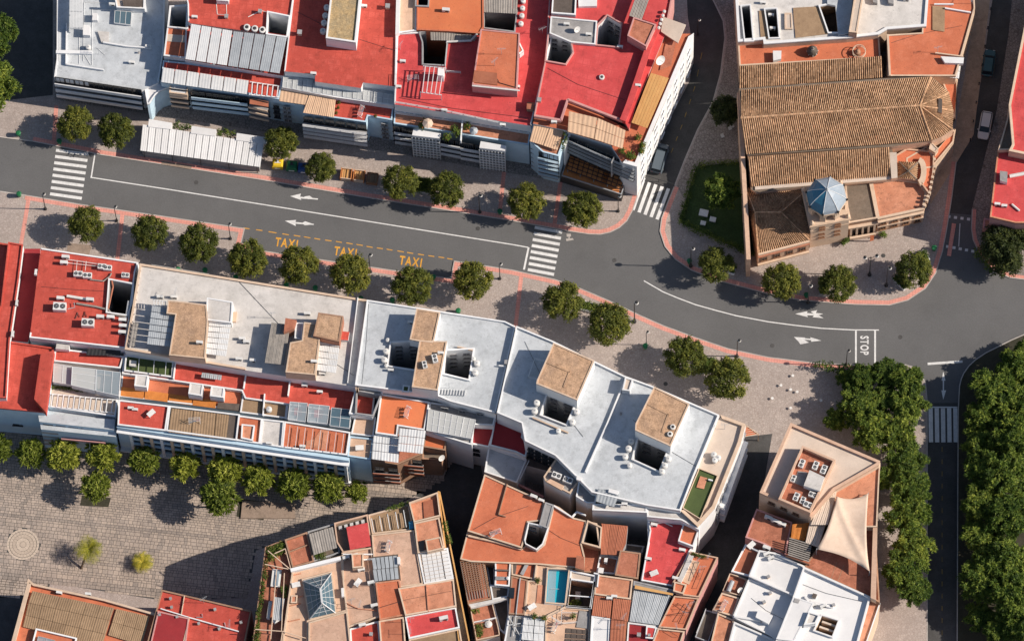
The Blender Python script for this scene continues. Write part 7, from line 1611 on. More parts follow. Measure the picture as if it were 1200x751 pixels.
for x, y, l in ((475,518,'alone, dark, on the left white roof'),(500,370,'on the upper left white roof'),(510,465,'on the wall between two white roofs'),(460,625,'at the lower left of the white roofs'),(880,535,'on the right end of the low white wall')): chim('E5', x, y, 10.8 if y < 420 else (11.3 if x > 800 else 10.4), 'small vent '+l, 25, .8)
for x, y, l in ((490,240,'upper left'),(515,265,'second upper left'),(760,540,'middle right'),(820,545,'far right')): acs('E5', x, y, 10.8 if x < 600 else 11.3, 'small unit on the bright white roofs, '+l, 20, 1.1)
vol(h, 'E5', [(1092,502),(1152,532),(1060,800),(990,800)], 9.8, 'cream_wall', 'peach_roof', par=.3, pw=.15, pmat='white_wall')
vol(h, 'E5', [(275,358),(378,395),(332,492),(232,462)], 9.6, 'white_wall', 'terracotta', par=.5, pw=.14, pmat='cream_wall'); MB().tube([pw('E5',290,400,10.3), pw('E5',265,460,10.3)], .35, 10).build('boiler', 'grey_metal', h)
vol(h, 'E5', [(228,470),(330,500),(292,608),(172,572)], 10.0, 'white_wall', 'peach_roof', par=.25, pmat='cream_wall'); vol(h, 'E5', [(205,588),(302,628),(240,900),(130,900)], 9.8, 'white_wall', 'peach_roof', par=.2, pmat='cream_wall')
vol(h, 'E5', [(135,572),(208,588),(150,760),(72,730)], 8.8, 'black_metal', 'dark_roof', par=.4, pw=.12, pmat='grey_metal'); railing(h, 'E5', [(135,575),(80,715)], 8.8, 1.2)
dish('E5', 332, 445, 9.8, 'dish on the small brown terrace of the white house', sc=.9)
# walls and building slices at the photo edges
h = house('dark fronted building slice at the left photo edge beside the red house', 'P', -20, 300)
vol(h, 'P', [(-60,284),(3,286),(-3,345),(-10,420),(-60,420)], 9.5, 'grey_wall', 'dark_roof', par=.2)
# ================================================================== STREET FURNITURE
# ---- long white kiosk with ribbed roof
k_ = thing('kiosk', 'long white kiosk with ribbed flat roof on the pavement in front of the upper houses', 'kiosk', pw('P',236,175,PAVE_Z))
Q = [(167,146),(309.5,168.5),(305,196),(164,176.5)]; q = [W(*p, 2.9) for p in Q]
MB().prism(ccw(inset(ccw([W(*p, 2.9) for p in Q]), .25)), PAVE_Z, 2.8).build('body', 'grey_wall', k_)
for i in range(18): a_ = [lerp(Q[0],Q[1],i/18), lerp(Q[0],Q[1],(i+1)/18), lerp(Q[3],Q[2],(i+1)/18), lerp(Q[3],Q[2],i/18)]; canopy(k_, 'P', a_, 2.9, 'bright_white', 1, 3, seam=.09, amp=.012)
for i in range(5): p = q[3].lerp(q[2], .03+.235*i); MB().bar((p.x,p.y,PAVE_Z), (p.x,p.y,2.85), .1).build('post', 'black_metal', k_)
for q_ in ([(690,552),(797,570),(794,600),(686,588)],[(888,584),(1002,601),(998,632),(884,618)],[(1097,617),(1240,638),(1236,668),(1093,650)]):
    MB().prism(ccw(G(K('A0',q_),3.1)), PAVE_Z, 3.1).build('roof_cabin', 'bright_white', k_)
hd = []
for i, q_ in enumerate(([(800,572),(885,585),(880,615),(796,600)],[(1005,602),(1094,617),(1090,648),(1000,632)])):
    o = shrub(None, 'A0', q_, PAVE_Z+1.2, 'leaf_plant', 'kiosk_hedge', .8, .4, 26, .24, 31+i); tag(o, 'green planting between the white kiosk cabins, %s gap' % ['left','right'][i], 'hedge', 'planting behind the kiosk')
# ---- recycling containers
def container(x, y, mat, label, rz=-6):
    b = pw('B1',x,y,PAVE_Z+1.5); t = thing('recycling_container', label, 'recycling bin', (b.x,b.y,PAVE_Z), 'large recycling containers', R(rz))
    def P_(bm, n_, mt): o = bm.mesh(n_, mt); ob = bpy.data.objects.new(n_, o); C.objects.link(ob); ob.parent = t; WL[ob.name] = WL[t.name]
    m = MB(); vs = []
    for z, s in ((.1,.88),(.9,1.0),(1.35,.95),(1.55,.72)):
        for sx, sy in ((-1,-1),(1,-1),(1,1),(-1,1)): vs.append((sx*.82*s, sy*.70*s, z))
    m.add(vs, [(3,2,1,0)]+[(4*k+i, 4*k+(i+1)%4, 4*k+4+(i+1)%4, 4*k+4+i) for k in range(3) for i in range(4)]+[(12,13,14,15)]); P_(m, 'body', mat)
    m = MB(); m.obox(Vector((0,-.05,1.555)), Vector((1,0,0)), .9, .12, .05); m.lathe((0,.2,1.555), [(.2,0),(.2,.05),(.1,.08)], 12); P_(m, 'lid', 'tank_white' if mat == 'bin_yellow' else 'fan_dark')
    m = MB(); m.obox(Vector((0,-.69,.6)), Vector((1,0,0)), .8, .06, .35); P_(m, 'label_plate', 'road_white')
    for sx in (-.6,.6): m = MB(); m.tube([(sx,-.5,.08),(sx,-.42,.08)], .08, 8); P_(m, 'wheel', 'tyre')
container(100, 42, 'bin_yellow', 'yellow recycling container, left of three below the first single tree'); container(165, 52, 'bin_green', 'green recycling container between the yellow and blue ones'); container(220, 60, 'bin_blue', 'blue recycling container half under a street tree')
for i, (x, y) in enumerate(((418,92),(477,100),(538,112))):
    b = pw('B1',x,y,PAVE_Z+1.0); t = thing('timber_crate', ['leftmost of three open timber crates with dark orange frame','middle one of three open timber crates on the upper pavement','rightmost and darkest of three open timber crates'][i], 'crate', (b.x,b.y,PAVE_Z), 'timber crates on the pavement'); WL[t.name] = Vector((b.x,b.y,PAVE_Z)); b = WL[t.name]; d_ = Vector((1,-.17,0)).normalized(); n_ = Vector((.17,1,0)).normalized(); fm = 'orange_wood' if i < 2 else 'wood'
    for s in (-1, 1): MB().obox(b+d_*s*.78, n_, 1.7, .1, 1.0).build('side_panel', fm, t); MB().obox(b+n_*s*.78, d_, 1.46, .1, 1.0).build('end_panel', 'cream_wall' if i < 2 else 'wood', t)
    MB().obox(b, d_, 1.46, 1.46, .7).build('filling', 'stripe_awning' if i < 2 else 'deck', t)
    for s in (-.35, .35): MB().obox(b+d_*s+Vector((0,0,.95)), n_, 1.45, .09, .08).build('slat', 'wood', t)
# ---- litter bins
def mk_bin():
    t = thing('litter_bin', 'x x x x', 'litter bin', (0,0,0), 'small green litter bins')
    MB().lathe((0,0,.12), [(.24,0),(.32,.75),(.30,.8)], 12).build('body', 'bin_green', t); MB().lathe((0,0,.93), [(.34,0),(.34,.06),(.2,.12)], 12).build('lid', 'bin_green', t); MB().obox(Vector((0,.28,0)), Vector((1,0,0)), .08, .08, 1.05).build('post', 'black_metal', t); return t
for c_, x, y, l in (('A0',85,618,'at the left photo edge, upper pavement'),('A0',275,655,'between zebra crossing and first upper tree'),('B0',88,188,'at the lower pavement kerb near the left photo edge'),('B0',825,537,'pale topped, behind the long white roof, left'),('B0',950,540,'behind the third lower tree'),('B0',1092,573,'behind the tree at the start of the taxi bay'),
    ('B1',140,608,'behind the tree of the first TAXI word'),('B1',275,622,'below the second TAXI word tree, left'),('B1',485,672,'at the party wall of the two white roofs'),('B1',632,680,'left of the third TAXI word tree'),('B1',822,572,'at the kerb right of the third TAXI word'),('B1',937,728,'below the last taxi bay tree'),('B1',1130,268,'by the pink strip on the upper pavement'),
    ('B2',822,498,'on the church kerb left of the first church tree'),('B3',178,655,'between the second and third church trees'),('B3',770,437,'at the church corner beside the white diamond planter'),('C2',618,140,'between the two planter groups on the wide lower pavement')): put('bin', mk_bin, c_, x, y, PAVE_Z, 'small green litter bin '+l, 0, 1.15, hz=.9)
# ---- street lamps
def mk_lamp(two):
    t = thing('street_lamp', 'x x x x', 'street lamp', (0,0,0), 'street lamps of the avenue'); H_ = 6.6
    MB().lathe((0,0,0), [(.24,0),(.24,.15),(.14,.3),(.12,1.0),(.08,1.1)], 10).build('base', 'black_metal', t); MB().tube([(0,0,.9),(0,0,H_)], [.075,.05], 8).build('pole', 'black_metal', t)
    for s in ((-.7,.7) if two else (.25,)):
        MB().tube([(0,0,H_-.5),(s*.6,.05*s,H_-.05),(s,.1*s,H_)], .035, 6).build('arm', 'black_metal', t); MB().lathe((s,.1*s,H_-.22), [(.06,0),(.2,.06),(.24,.25),(.15,.42)], 10).build('lantern', 'tank_white', t); MB().lathe((s,.1*s,H_+.2), [(.2,0),(.05,.14)], 10).build('lantern_cap', 'black_metal', t)
    return t
for c_, x, y, l, two, s in (('B0',211,258,'left of the first lower tree, by the left zebra',0,1),('B0',541,312,'between the first two lower trees',0,.95),('B0',1068,395,'at the kerb corner before the taxi bay',0,1),('B1',530,548,'at the taxi bay kerb between second and third TAXI word',0,1.15),('B1',1037,272,'on the upper pavement kerb left of the pink strip',0,1.1),('B1',1130,580,'right of the last taxi bay tree',0,1),
    ('B2',492,268,'on the upper corner pavement beside the diagonal zebra',0,1.0),('P',743.5,377,'on the lower kerb right of the second planter tree',0,1.3),('B2',828,522,'on the church kerb by the first church tree',0,1.2),('B3',185,690,'left of the third church tree',0,1.15),('B3',548,612,'left of the diamond planter tree at the church corner',0,1.2),('B3',470,562,'with two heads in the open church forecourt',1,1.25),
    ('C2',1042,188,'on the lower kerb by the largest tree',0,1.1),('C2',622,135,'on the wide lower pavement with a green bin at its foot',0,.9),('C3',362,228,'at the hedge left of the STOP box',0,1.0),('A2',860,160,'in the shaded side street north of the zebra',0,.9)): put('lamp%d' % two, lambda: mk_lamp(two), c_, x, y, PAVE_Z, 'black street lamp '+l, 0, s)
# ---- planters with hedges
def planter(c, q_, label, mat='white_wall', h_=.55, seed=1, leaf='leaf_plant'):
    P_ = ccw(G(K(c, q_), PAVE_Z+h_)); cc = sum(P_, Vector((0,0,0)))/len(P_); t = thing('planter', label, 'planter', (cc.x,cc.y,PAVE_Z), 'street planters with greenery'); I_ = inset(P_, .12)
    mb = MB(); mb.wall(P_, PAVE_Z, PAVE_Z+h_); mb.wall(I_[::-1], PAVE_Z+.3, PAVE_Z+h_)
    for i in range(len(P_)): j = (i+1) % len(P_); mb.add([(v.x,v.y,PAVE_Z+h_) for v in (P_[i],P_[j],I_[j],I_[i])], [(0,1,2,3)])
    mb.build('box', mat, t); MB().poly(I_, PAVE_Z+.35).build('earth', 'soil', t)
    o = shrub(t, c, q_, PAVE_Z+h_-.1, leaf, 'foliage', .35, .26, 26, .17, seed)
planter('B1', [(745,108),(825,118),(815,185),(735,175)], 'hedge planter between two trees of the upper pavement', 'grey_wall', seed=2)
planter('B2', [(236,220),(262,222),(256,285),(232,282)], 'narrow planter half hidden behind the upper corner tree', 'grey_wall', seed=3)
planter('B2', [(325,678),(420,705),(412,740),(318,720)], 'planter between the two trees right of the mid avenue zebra', seed=4)
planter('C2', [(860,190),(940,195),(935,262),(850,270)], 'planter between the two trees of the wide lower pavement', 'grey_wall', seed=5)
planter('B3', [(692,462),(722,442),(752,490),(720,512)], 'white diamond planter at the church corner, upper half', h_=.5, seed=6)
planter('B3', [(572,575),(598,558),(655,612),(628,632)], 'white diamond planter at the church corner, lower half', h_=.5, seed=7)
planter('B3', [(235,572),(262,575),(262,650),(235,652)], 'planter behind the third church tree', 'grey_wall', seed=8)
planter('B2', [(1010,505),(1040,515),(1030,560),(1000,550)], 'small white planter behind the first church tree', seed=9)
planter('B3', [(120,570),(150,575),(148,615),(118,612)], 'small white planter behind the second church tree', seed=10)
for i, (x, y, l) in enumerate(((100,235,'against the church tower foot'),(545,150,'at the right end of the church arcade'))):
    b = pw('F4',x,y,PAVE_Z+.6); cl = [(Vector((random.Random(i*9+k).uniform(-.35,.35), random.Random(i*7+k).uniform(-.35,.35), .7+.25*(k%3))), .4) for k in range(7)]; me = cloud_mesh('foliage','leaf_plant',leaf_cloud(60+i,cl,45,.12,.24,1)); t = thing('shrub', 'round green shrub '+l, 'shrub', (b.x,b.y,PAVE_Z), 'shrubs at the church wall'); o = bpy.data.objects.new('foliage', me); C.objects.link(o); o.parent = t; WL[o.name] = WL[t.name]; MB().tube([b.xy.to_3d()+Vector((0,0,PAVE_Z)), b.xy.to_3d()+Vector((0,0,PAVE_Z+.7))], .05, 6).build('stem', 'bark', t)
b = pw('F4',415,230,PAVE_Z); t = thing('church_banner', 'orange hanging banner at the church arcade', 'banner', b); MB().obox(b+Vector((0,0,.3)), Vector((1,.2,0)), .55, .06, 2.4).build('cloth', 'bright_orange', t); MB().bar(b+Vector((-.35,0,2.75)), b+Vector((.35,.05,2.75)), .05).build('rod', 'black_metal', t)
# ---- parked vehicles
def car(x, y, x2, y2, L_, Wd, Hh, mat, label, van=False, name='parked_car'):
    """x,y = centre pixel, x2,y2 = a pixel the nose points to"""
    p = W(x, y, .6); p2 = W(x2, y2, .6); d = (p2-p); d.z = 0; ang = math.atan2(d.y, d.x); t = thing(name, label, 'car' if not van else 'van', (p.x,p.y,.01), 'parked vehicles', ang)
    def P_(bm, n_, mt, sm=False): me = bm.mesh(n_, mt, smooth=sm); ob = bpy.data.objects.new(n_, me); C.objects.link(ob); ob.parent = t; WL[ob.name] = WL[t.name]; return ob
    hw = Wd/2; st = [(-.5,.72,.55,.80),(-.47,.80,.42,.93),(-.36,.86,.30,1),(-.05,.88,.30,1),(.22,.86,.30,1),(.38,.76,.32,.97),(.47,.66,.42,.88),(.5,.55,.45,.72)]; k = Hh/1.45; m = MB(); vs = []
    for fx, top, bot, w_ in st:
        X = fx*L_; vs += [(X,-hw*w_,bot*.7),(X,-hw*w_*1.0,top*k*.78),(X,-hw*w_*.86,top*k),(X,hw*w_*.86,top*k),(X,hw*w_,top*k*.78),(X,hw*w_,bot*.7)]
    fs = [(6*i+j, 6*i+j+1, 6*i+7+j, 6*i+6+j) for i in range(7) for j in range(5)]+[(6*i+5,6*i,6*i+6,6*i+11) for i in range(7)]+[(0,5,4,3,2,1),(42,43,44,45,46,47)]; m.add(vs, fs); P_(m, 'body', mat)
    c0, c1, c2, c3 = (-.46,-.38,.14,.27) if not van else (-.49,-.46,.20,.34); zb = .84*k; zt = Hh
    g = MB(); cb = [(c0,.84),(c3,.84)]; ct = [(c1,.68),(c2,.68)]; B_ = [(c0*L_,-hw*.84,zb),(c3*L_,-hw*.84,zb),(c3*L_,hw*.84,zb),(c0*L_,hw*.84,zb)]; T_ = [(c1*L_,-hw*.70,zt-.04),(c2*L_,-hw*.70,zt-.04),(c2*L_,hw*.70,zt-.04),(c1*L_,hw*.70,zt-.04)]
    g.add(B_+T_, [(0,1,5,4),(1,2,6,5),(2,3,7,6),(3,0,4,7),(4,5,6,7)]); P_(g, 'windows', 'window_dark')
    r = MB(); r.prism([Vector((v[0],v[1],0)) for v in ((c1*L_-.02,-hw*.71),(c2*L_-.1,-hw*.71),(c2*L_-.1,hw*.71),(c1*L_-.02,hw*.71))], zt-.05, zt, bottom=True); P_(r, 'roof', mat)
    for sx in (-.32, .31):
        for sy in (-1, 1): w_ = MB(); w_.tube([(sx*L_, sy*(hw-.2), .31),(sx*L_, sy*(hw-.0), .31)], .31, 14); o = P_(w_, 'wheel', 'tyre'); q_ = MB(); q_.tube([(sx*L_, sy*(hw-.01), .31),(sx*L_, sy*(hw+.015), .31)], .18, 10); P_(q_, 'rim', 'grey_metal').parent = o
    for sy in (-1, 1):
        l = MB(); l.obox(Vector((.478*L_, sy*hw*.62, .5*k)), Vector((0,1,0)), .32, .12, .14); P_(l, 'headlight', 'tank_white'); l = MB(); l.obox(Vector((-.49*L_, sy*hw*.66, .55*k)), Vector((0,1,0)), .24, .12, .16); P_(l, 'tail_light', 'dark_red_roof'); l = MB(); l.obox(Vector((c3*L_-.25, sy*(hw+.07), .86*k)), Vector((1,0,0)), .14, .16, .1); P_(l, 'mirror', mat)
car(1154.5, 147, 1151, 166, 4.3, 1.75, 1.42, 'car_white', 'white hatchback driving in the shaded street right of the church')
car(1158.5, 74, 1162, 50, 4.2, 1.75, 1.45, 'car_teal', 'dark teal car parked in the shade above the white hatchback')
car(773, 186, 779, 165, 4.6, 1.85, 1.85, 'car_grey', 'dark blue grey van waiting above the diagonal zebra crossing', True, 'parked_van')
# ---- gantry over the side street, bollards, cafe tables
t = thing('street_barrier', 'thin dark railing across the side street above the diagonal zebra', 'barrier', pw('P',772,208,.1))
a_, b_ = pw('P',754,205,1.1), pw('P',790,216,1.1); MB().bar(a_, b_, .08).build('rail', 'black_metal', t); 
for u in (0,.5,1): p = a_.lerp(b_,u); MB().bar((p.x,p.y,0), p, .09).build('post', 'black_metal', t)
def mk_bol():
    t = thing('bollard', 'x x x x', 'bollard', (0,0,0), 'short dark bollards'); MB().lathe((0,0,0), [(.1,0),(.08,.1),(.08,.75)], 10).build('post', 'black_metal', t); MB().lathe((0,0,.75), [(.11,0),(.12,.06),(.05,.14)], 10).build('cap', 'black_metal', t); return t
for i in range(8): x, y = lerp((1161,12),(1137,165),i/7); put('bollard', mk_bol, 'P', x, y, PAVE_Z, 'dark bollard on the brown pavement edge beside the church, %s from top' % ['first','second','third','fourth','fifth','sixth','seventh','eighth'][i])
def mk_tab():
    t = thing('cafe_table', 'x x x x', 'table', (0,0,0), 'small white tables left of the park'); MB().lathe((0,0,.7), [(.38,0),(.38,.04)], 14).build('table_top', 'table_white', t); MB().lathe((0,0,0), [(.22,0),(.22,.03),(.04,.06),(.04,.7)], 8).build('pedestal', 'grey_metal', t); return t
for i, (x, y, l) in enumerate(((115,280,'uppermost by the hedge'),(105,345,'second, on the sunlit paving'),(135,355,'right of the second'),(60,325,'far left on sunlit paving'),(20,385,'leftmost, lowest'),(105,430,'in the tree shadow'),(245,395,'close to the tree trunks'))): put('table', mk_tab, 'C3', x, y, PAVE_Z, 'small white table left of the park, '+l, sc=.55)
# tree pits and drain covers in the avenue pavement
def cover(px, r, label):
    p = W(*px, 0); z_ = PAVE_Z if 'pavement' in label else 0; o = MB(); o.lathe((p.x,p.y,z_+.004), [(r,0),(r,.012)], 18); o.lathe((p.x,p.y,z_+.016), [(r*.8,0),(r*.78,.006)], 18); tag(o.build('manhole_cover', 'asphalt_dark'), label, 'manhole cover', 'round iron covers')
for px, l in (((230,214),'round iron cover in the road near the upper left arrow lane'),((560,268),'round iron cover in the road left of the mid zebra'),((720,305),'round iron cover in the middle of the road junction'),((905,405),'round iron cover in the road left of the lower forked arrow'),((640,405),'round iron cover on the lower pavement right of the pink strip'),((1055,395),'round iron cover in the road right of the STOP box'),((780,450),'round iron cover on the wide lower pavement'),((1035,300),'round iron cover on the church forecourt pavement')): cover(px, .32, l)
for q_, l in (([(946,428),(985,430),(1030,433),(1024,440),(1000,444),(962,436)],'long dark green hedge along the kerb left of the STOP box, under the park trees'),([(1140,300),(1150,290),(1170,322),(1160,322)],'low green planting inside the curved kerb below the red east house')):
    o = shrub(None, 'P', q_, PAVE_Z, 'leaf_park', 'hedge', 1.6, .6, 40, .3, 41); tag(o, l, 'hedge')
# ---- rooftop odds and ends
def mk_table():
    t = thing('garden_table', 'x x x x', 'table', (0,0,0), 'terrace tables'); MB().obox(Vector((0,0,.7)), Vector((1,0,0)), 1.2, .75, .05).build('table_top', 'table_white', t)
    for sx in (-.5,.5):
        for sy in (-.3,.3): MB().bar((sx,sy,0),(sx,sy,.7),.06).build('leg', 'grey_metal', t)
    return t
def mk_dry():
    t = thing('clothes_rack', 'x x x x', 'clothes rack', (0,0,0), 'clothes racks on the terraces')
    for sx in (-.8,.8): MB().bar((sx,-.4,0),(sx,.3,1.0),.05).build('leg', 'white_metal', t); MB().bar((sx,.4,0),(sx,-.3,1.0),.05).build('leg', 'white_metal', t)
    for k in range(5): MB().bar((-.85,-.3+k*.15,1.0),(.85,-.3+k*.15,1.0),.03).build('line', 'white_metal', t)
    for k, mt in enumerate(('table_white','bin_blue','crimson_roof')): MB().obox(Vector((-.5+k*.5,-.3+k*.15,.45)), Vector((1,0,0)), .4, .03, .55).build('cloth', mt, t)
    return t
for c_, x, y, z, l in (('E6',250,460,11.4,'on the beige floor left of the pyramid glass court'),('E6',150,640,10.6,'on the planted side strip of the peach house'),('D1',470,480,11.7,'on the pale peach terrace in the bottom block'),('E2',690,470,11.3,'beside the turquoise roof pool'),('E3',380,400,11.2,'on the crimson flat roof by the wide alley'),('C1',480,610,10.6,'on the beige ledge behind the last plaza tree'),('E5',400,190,10.8,'on the terracotta terrace below the cream walled building'),('C0',700,450,11.2,'on the red front terrace of the pilaster house')): put('gtable', mk_table, c_, x, y, z, 'small white table '+l, x % 60, hz=.7)
for c_, x, y, z, l in (('D1',610,310,11.9,'above the grey slatted skylight, bottom block'),('E1',380,520,12.4,'on the large terracotta roof'),('E2',870,620,10.8,'on the lower beige terrace with rails'),('C0',900,480,11.5,'on the brown deck of the pilaster house'),('H2',90,340,12.0,'left of the white roof frame, terracotta hut house'),('C1',700,440,12.0,'on the bright orange roof in mid block'),('E5',240,540,10.0,'on the pink terrace of the white house'),('H1',430,540,8.8,'on the red terrace behind the railed front')): put('dry', mk_dry, c_, x, y, z, 'clothes rack with laundry '+l, x % 90, hz=1.0)
for c_, a_, b_, z, l in (('H1',(120,60),(600,250),12.25,'long thin cable across the bright red roof with gravel block'),('H2',(30,430),(600,520),12.05,'long thin cable along the front of the crimson terracotta hut roof'),('H3',(80,300),(420,440),13.45,'thin cable across the crimson corner roof'),('H7',(560,120),(1100,560),13.45,'thin cable across the long white roof'),('E0',(160,80),(120,550),14.05,'thin cable along the left side of the pale roof with tan huts'),('C2',(60,120),(330,560),14.65,'thin cable across the large pale roof, left part'),('C2',(560,480),(860,700),14.65,'thin cable across the large pale roof, right part'),
    ('E1',(220,500),(620,330),12.45,'thin cable over the large terracotta roof'),('E1',(760,500),(1000,620),11.65,'thin cable over the lower terracotta roof right of the grey bridge'),('D1',(560,600),(900,520),12.6,'thin cable over the peach roofs above the small crimson roof'),('E5',(400,500),(620,640),10.45,'thin cable over the left bright white roof'),('E5',(700,420),(1050,520),11.35,'thin cable over the right bright white roof'),('A3',(570,200),(900,120),8.45,'thin cable over the orange roof north of the church'),('H6',(260,300),(680,330),12.85,'thin cable over the red roof with the machines')): pipe(c_, [a_, lerp(lerp(a_,b_,.45),(a_[0],b_[1]),.12), b_], z, l, .025, 'fan_dark', 'roof_cable')
# ------------------------------------------------------------------ trees
def trunk_mesh(name, h, r, limbs, seed):
    rn = random.Random(seed); mb = MB()
    mb.tube([(0,0,-.05),(0,0,h*.3),(rn.uniform(-.08,.08),rn.uniform(-.08,.08),h*.75),(0,0,h)], [r*1.25,r,r*.85,r*.7], 8)
    for p in limbs:
        p = Vector(p); mid = Vector((p.x*.45, p.y*.45, h+(p.z-h)*.55)); mb.tube([(0,0,h*.85), mid, p], [r*.5,r*.32,r*.12], 5)
    return mb.mesh(name, 'bark')
def ball_clumps(seed, rx, rz, cz, n, cr, shell=.8, lump=.12, low=-.55):
    rn = random.Random(seed); out = []; ga = math.pi*(3-5**.5)
    for i in range(n):
        z = 1-(1-low)*(i+.5)/n; rr = math.sqrt(max(0, 1-z*z)); a = ga*i+rn.uniform(-.35,.35); s = shell+rn.uniform(-lump, lump)
        out.append((Vector((math.cos(a)*rr*rx*s, math.sin(a)*rr*rx*s, cz+z*rz*s)), cr*rn.uniform(.75, 1.25)))
    for i in range(n//3):
        a = rn.uniform(0, 6.28); q = rn.random()**.5*.55; out.append((Vector((math.cos(a)*rx*q, math.sin(a)*rx*q, cz+rn.uniform(-.3,.6)*rz)), cr*1.2))
    return out
def tree_proto(name, crown, trunk, label, cat, group):
    t = thing(name, label, cat, (0,0,0), group)
    for n, me in (('trunk', trunk), ('crown', crown)):
        o = bpy.data.objects.new(n, me); C.objects.link(o); o.parent = t; WL[o.name] = Vector((0,0,0))
    return t
def tree_at(meshes, k, name, px, cz, r, r0, label, cat, group, rz, ground=PAVE_Z, zs=1.0):
    """tree whose crown centre (height cz*scale) shows at pixel px"""
    s = r/r0; p = W(px[0], px[1], ground+cz*s*zs); cr, tr = meshes[k % len(meshes)]
    t = thing(name, label, cat, (p.x, p.y, ground), group, rz); t.scale = (s, s, s*zs)
    for n, me in (('trunk', tr), ('crown', cr)):
        o = bpy.data.objects.new(n, me); C.objects.link(o); o.parent = t; WL[o.name] = WL[t.name]
    return t
def limbs_of(cl, n, seed):
    rn = random.Random(seed); return [tuple(c*.92) for c, r in rn.sample(cl, n)]
AV = []
for s in range(4):
    cl = ball_clumps(10+s, 2.45, 1.9, 3.6, 74, .50, shell=.86, lump=.10)
    AV.append((cloud_mesh('crown', 'leaf_avenue', leaf_cloud(s, cl, 78, .15, .25, 1)), trunk_mesh('trunk', 2.2, .16, limbs_of(cl, 7, s), s)))
av = [((88,145),21,'beside the left zebra crossing, first in front of the white house'),((135,153),21,'at the left end of the white ribbed kiosk roof'),((329,167),19.5,'above the yellow container, right of the ribbed kiosk'),
 ((376,196),18,'between the blue container and the wooden crates'),((469,213),21,'right of the wooden crates, left end of the hedge planter'),((523,222),21,'at the right end of the hedge planter on the upper pavement'),
 ((617,236),21.5,'on the upper pavement just left of the pink strip'),((683,245),22,'on the upper corner pavement below the orange pergola'),
 ((101,262),21,'on the lower pavement nearest the left zebra crossing'),((175,272),21,'above the red house with white machines'),((233,285),23,'on the lower pavement left of the taxi bay'),
 ((290,303),23,'at the left end of the taxi bay'),((350,310),23,'just below the first TAXI word'),((411,320),23.5,'just below the second TAXI word'),((483,335),23.5,'just below the third TAXI word'),
 ((554,328),23,'at the right end of the taxi bay'),((660,353),23.5,'below the mid avenue zebra, left end of a planter'),((714,379),25,'at the right end of the same planter, above a tan hut'),
 ((803,418),24,'on the wide lower pavement, left of a planter'),((853,443),26,'on the wide lower pavement, largest of the row'),
 ((839,310),21,'on the church pavement below the dark lawn'),((916,329),22,'on the church pavement below the grey tiled hip roof'),((982,332),21.5,'on the church pavement below the blue dome'),((1071,316),21.5,'inside a white diamond planter at the church corner')]
for i, (px, r, lab) in enumerate(av):
    tree_at(AV, i, 'avenue_tree', px, 3.6, r/8*.98, 2.45, 'round clipped green tree '+lab, 'tree', 'round street trees of the avenue', i*1.3)
PZ = []
for s in range(3):
    cl = ball_clumps(40+s, 2.1, 1.7, 4.0, 46, .5, shell=.80, lump=.2, low=-.3)
    cl2 = [(c, .8) for c, r in cl]
    PZ.append((cloud_mesh('crown', 'leaf_plaza', leaf_cloud(50+s, cl2, 30, .22, .78, 1, whorl=True)), trunk_mesh('trunk', 2.6, .14, limbs_of(cl, 7, s), s)))
pz = [((-2,525),17,'at the left photo edge below the blue wall'),((36,531),17,'second from the left under the long facade'),((75,534),20,'third from the left, wide crown under the awning facade'),((120,534),20,'fourth from the left at the start of the pilaster facade'),
 ((112,570),17,'standing forward in the plaza by the dark planting pit'),((169,540),18,'under the first pilasters of the long facade'),((216,546),18,'under the middle of the pilaster facade, left one'),((264,551),20,'under the middle of the pilaster facade, right one'),
 ((257,583),22,'large and forward, beside the low stone platform'),((302,562),19,'directly above the low stone platform'),((345,567),19,'third from the right end of the row'),((384,571),19,'second from the right end of the row'),((418,576),13,'smallest, at the right end of the row')]
for i, (px, r, lab) in enumerate(pz):
    tree_at(PZ, i, 'plaza_tree', px, 4.0, r/8, 2.3, 'yellow green leafy tree '+lab, 'tree', 'leafy trees along the plaza', i*1.9)
# palms of the plaza
def palm(px, base, r, h, label):
    top = W(px[0], px[1], PAVE_Z+h); b = W(base[0], base[1], PAVE_Z)
    t = thing('palm_tree', label, 'palm tree', (b.x, b.y, PAVE_Z), 'small palms in the plaza')
    mb = MB(); mid = (b+top)*.5+Vector((0,0,.2)); mb.tube([b-Vector((0,0,.05)), mid, top], [.17,.13,.11], 8); mb.build('trunk', 'bark', t)
    rn = random.Random(int(px[0])); vs = []; fs = []; ts = []
    for k in range(34):
        a = k*2.4+rn.uniform(-.2,.2); e = rn.uniform(-.1, 1.2); L_ = r*rn.uniform(.8, 1.1); pts = []
        for j in range(8):
            u = j/7; el = e-u*1.3; pts.append(Vector((math.cos(a)*u*L_*math.cos(e*.5), math.sin(a)*u*L_*math.cos(e*.5), math.sin(e)*u*L_*.8-u*u*L_*.45)))
        for j in range(1, 8):
            d = (pts[j]-pts[j-1]).normalized(); s = d.cross(Vector((0,0,1))).normalized()
            for sg in (-1, 1):
                for q in (0, .5):
                    p = top+pts[j-1].lerp(pts[j], q); l = .44*r*(1-.5*abs(j/7-.4)); o = len(vs); tip = p+s*sg*l*.7+d*l*.75-Vector((0,0,.1*l))
                    vs += [p-d*.035, p+d*.035, tip]; fs.append((o, o+1, o+2)); ts.append(min(1, max(0, rn.gauss(.5, .22)+.3*(e-.5))))
    me = cloud_mesh('fronds', 'leaf_palm', ([v-b for v in vs], fs, ts)); o = bpy.data.objects.new('fronds', me); C.objects.link(o); o.parent = t; WL[o.name] = WL[t.name]
palm((104,643), (95,666), 2.1, 2.6, 'leaning yellow green palm in the plaza right of the round stone disc')
palm((167,658), (167,664), 1.6, 1.2, 'short stubby palm in the middle of the plaza')
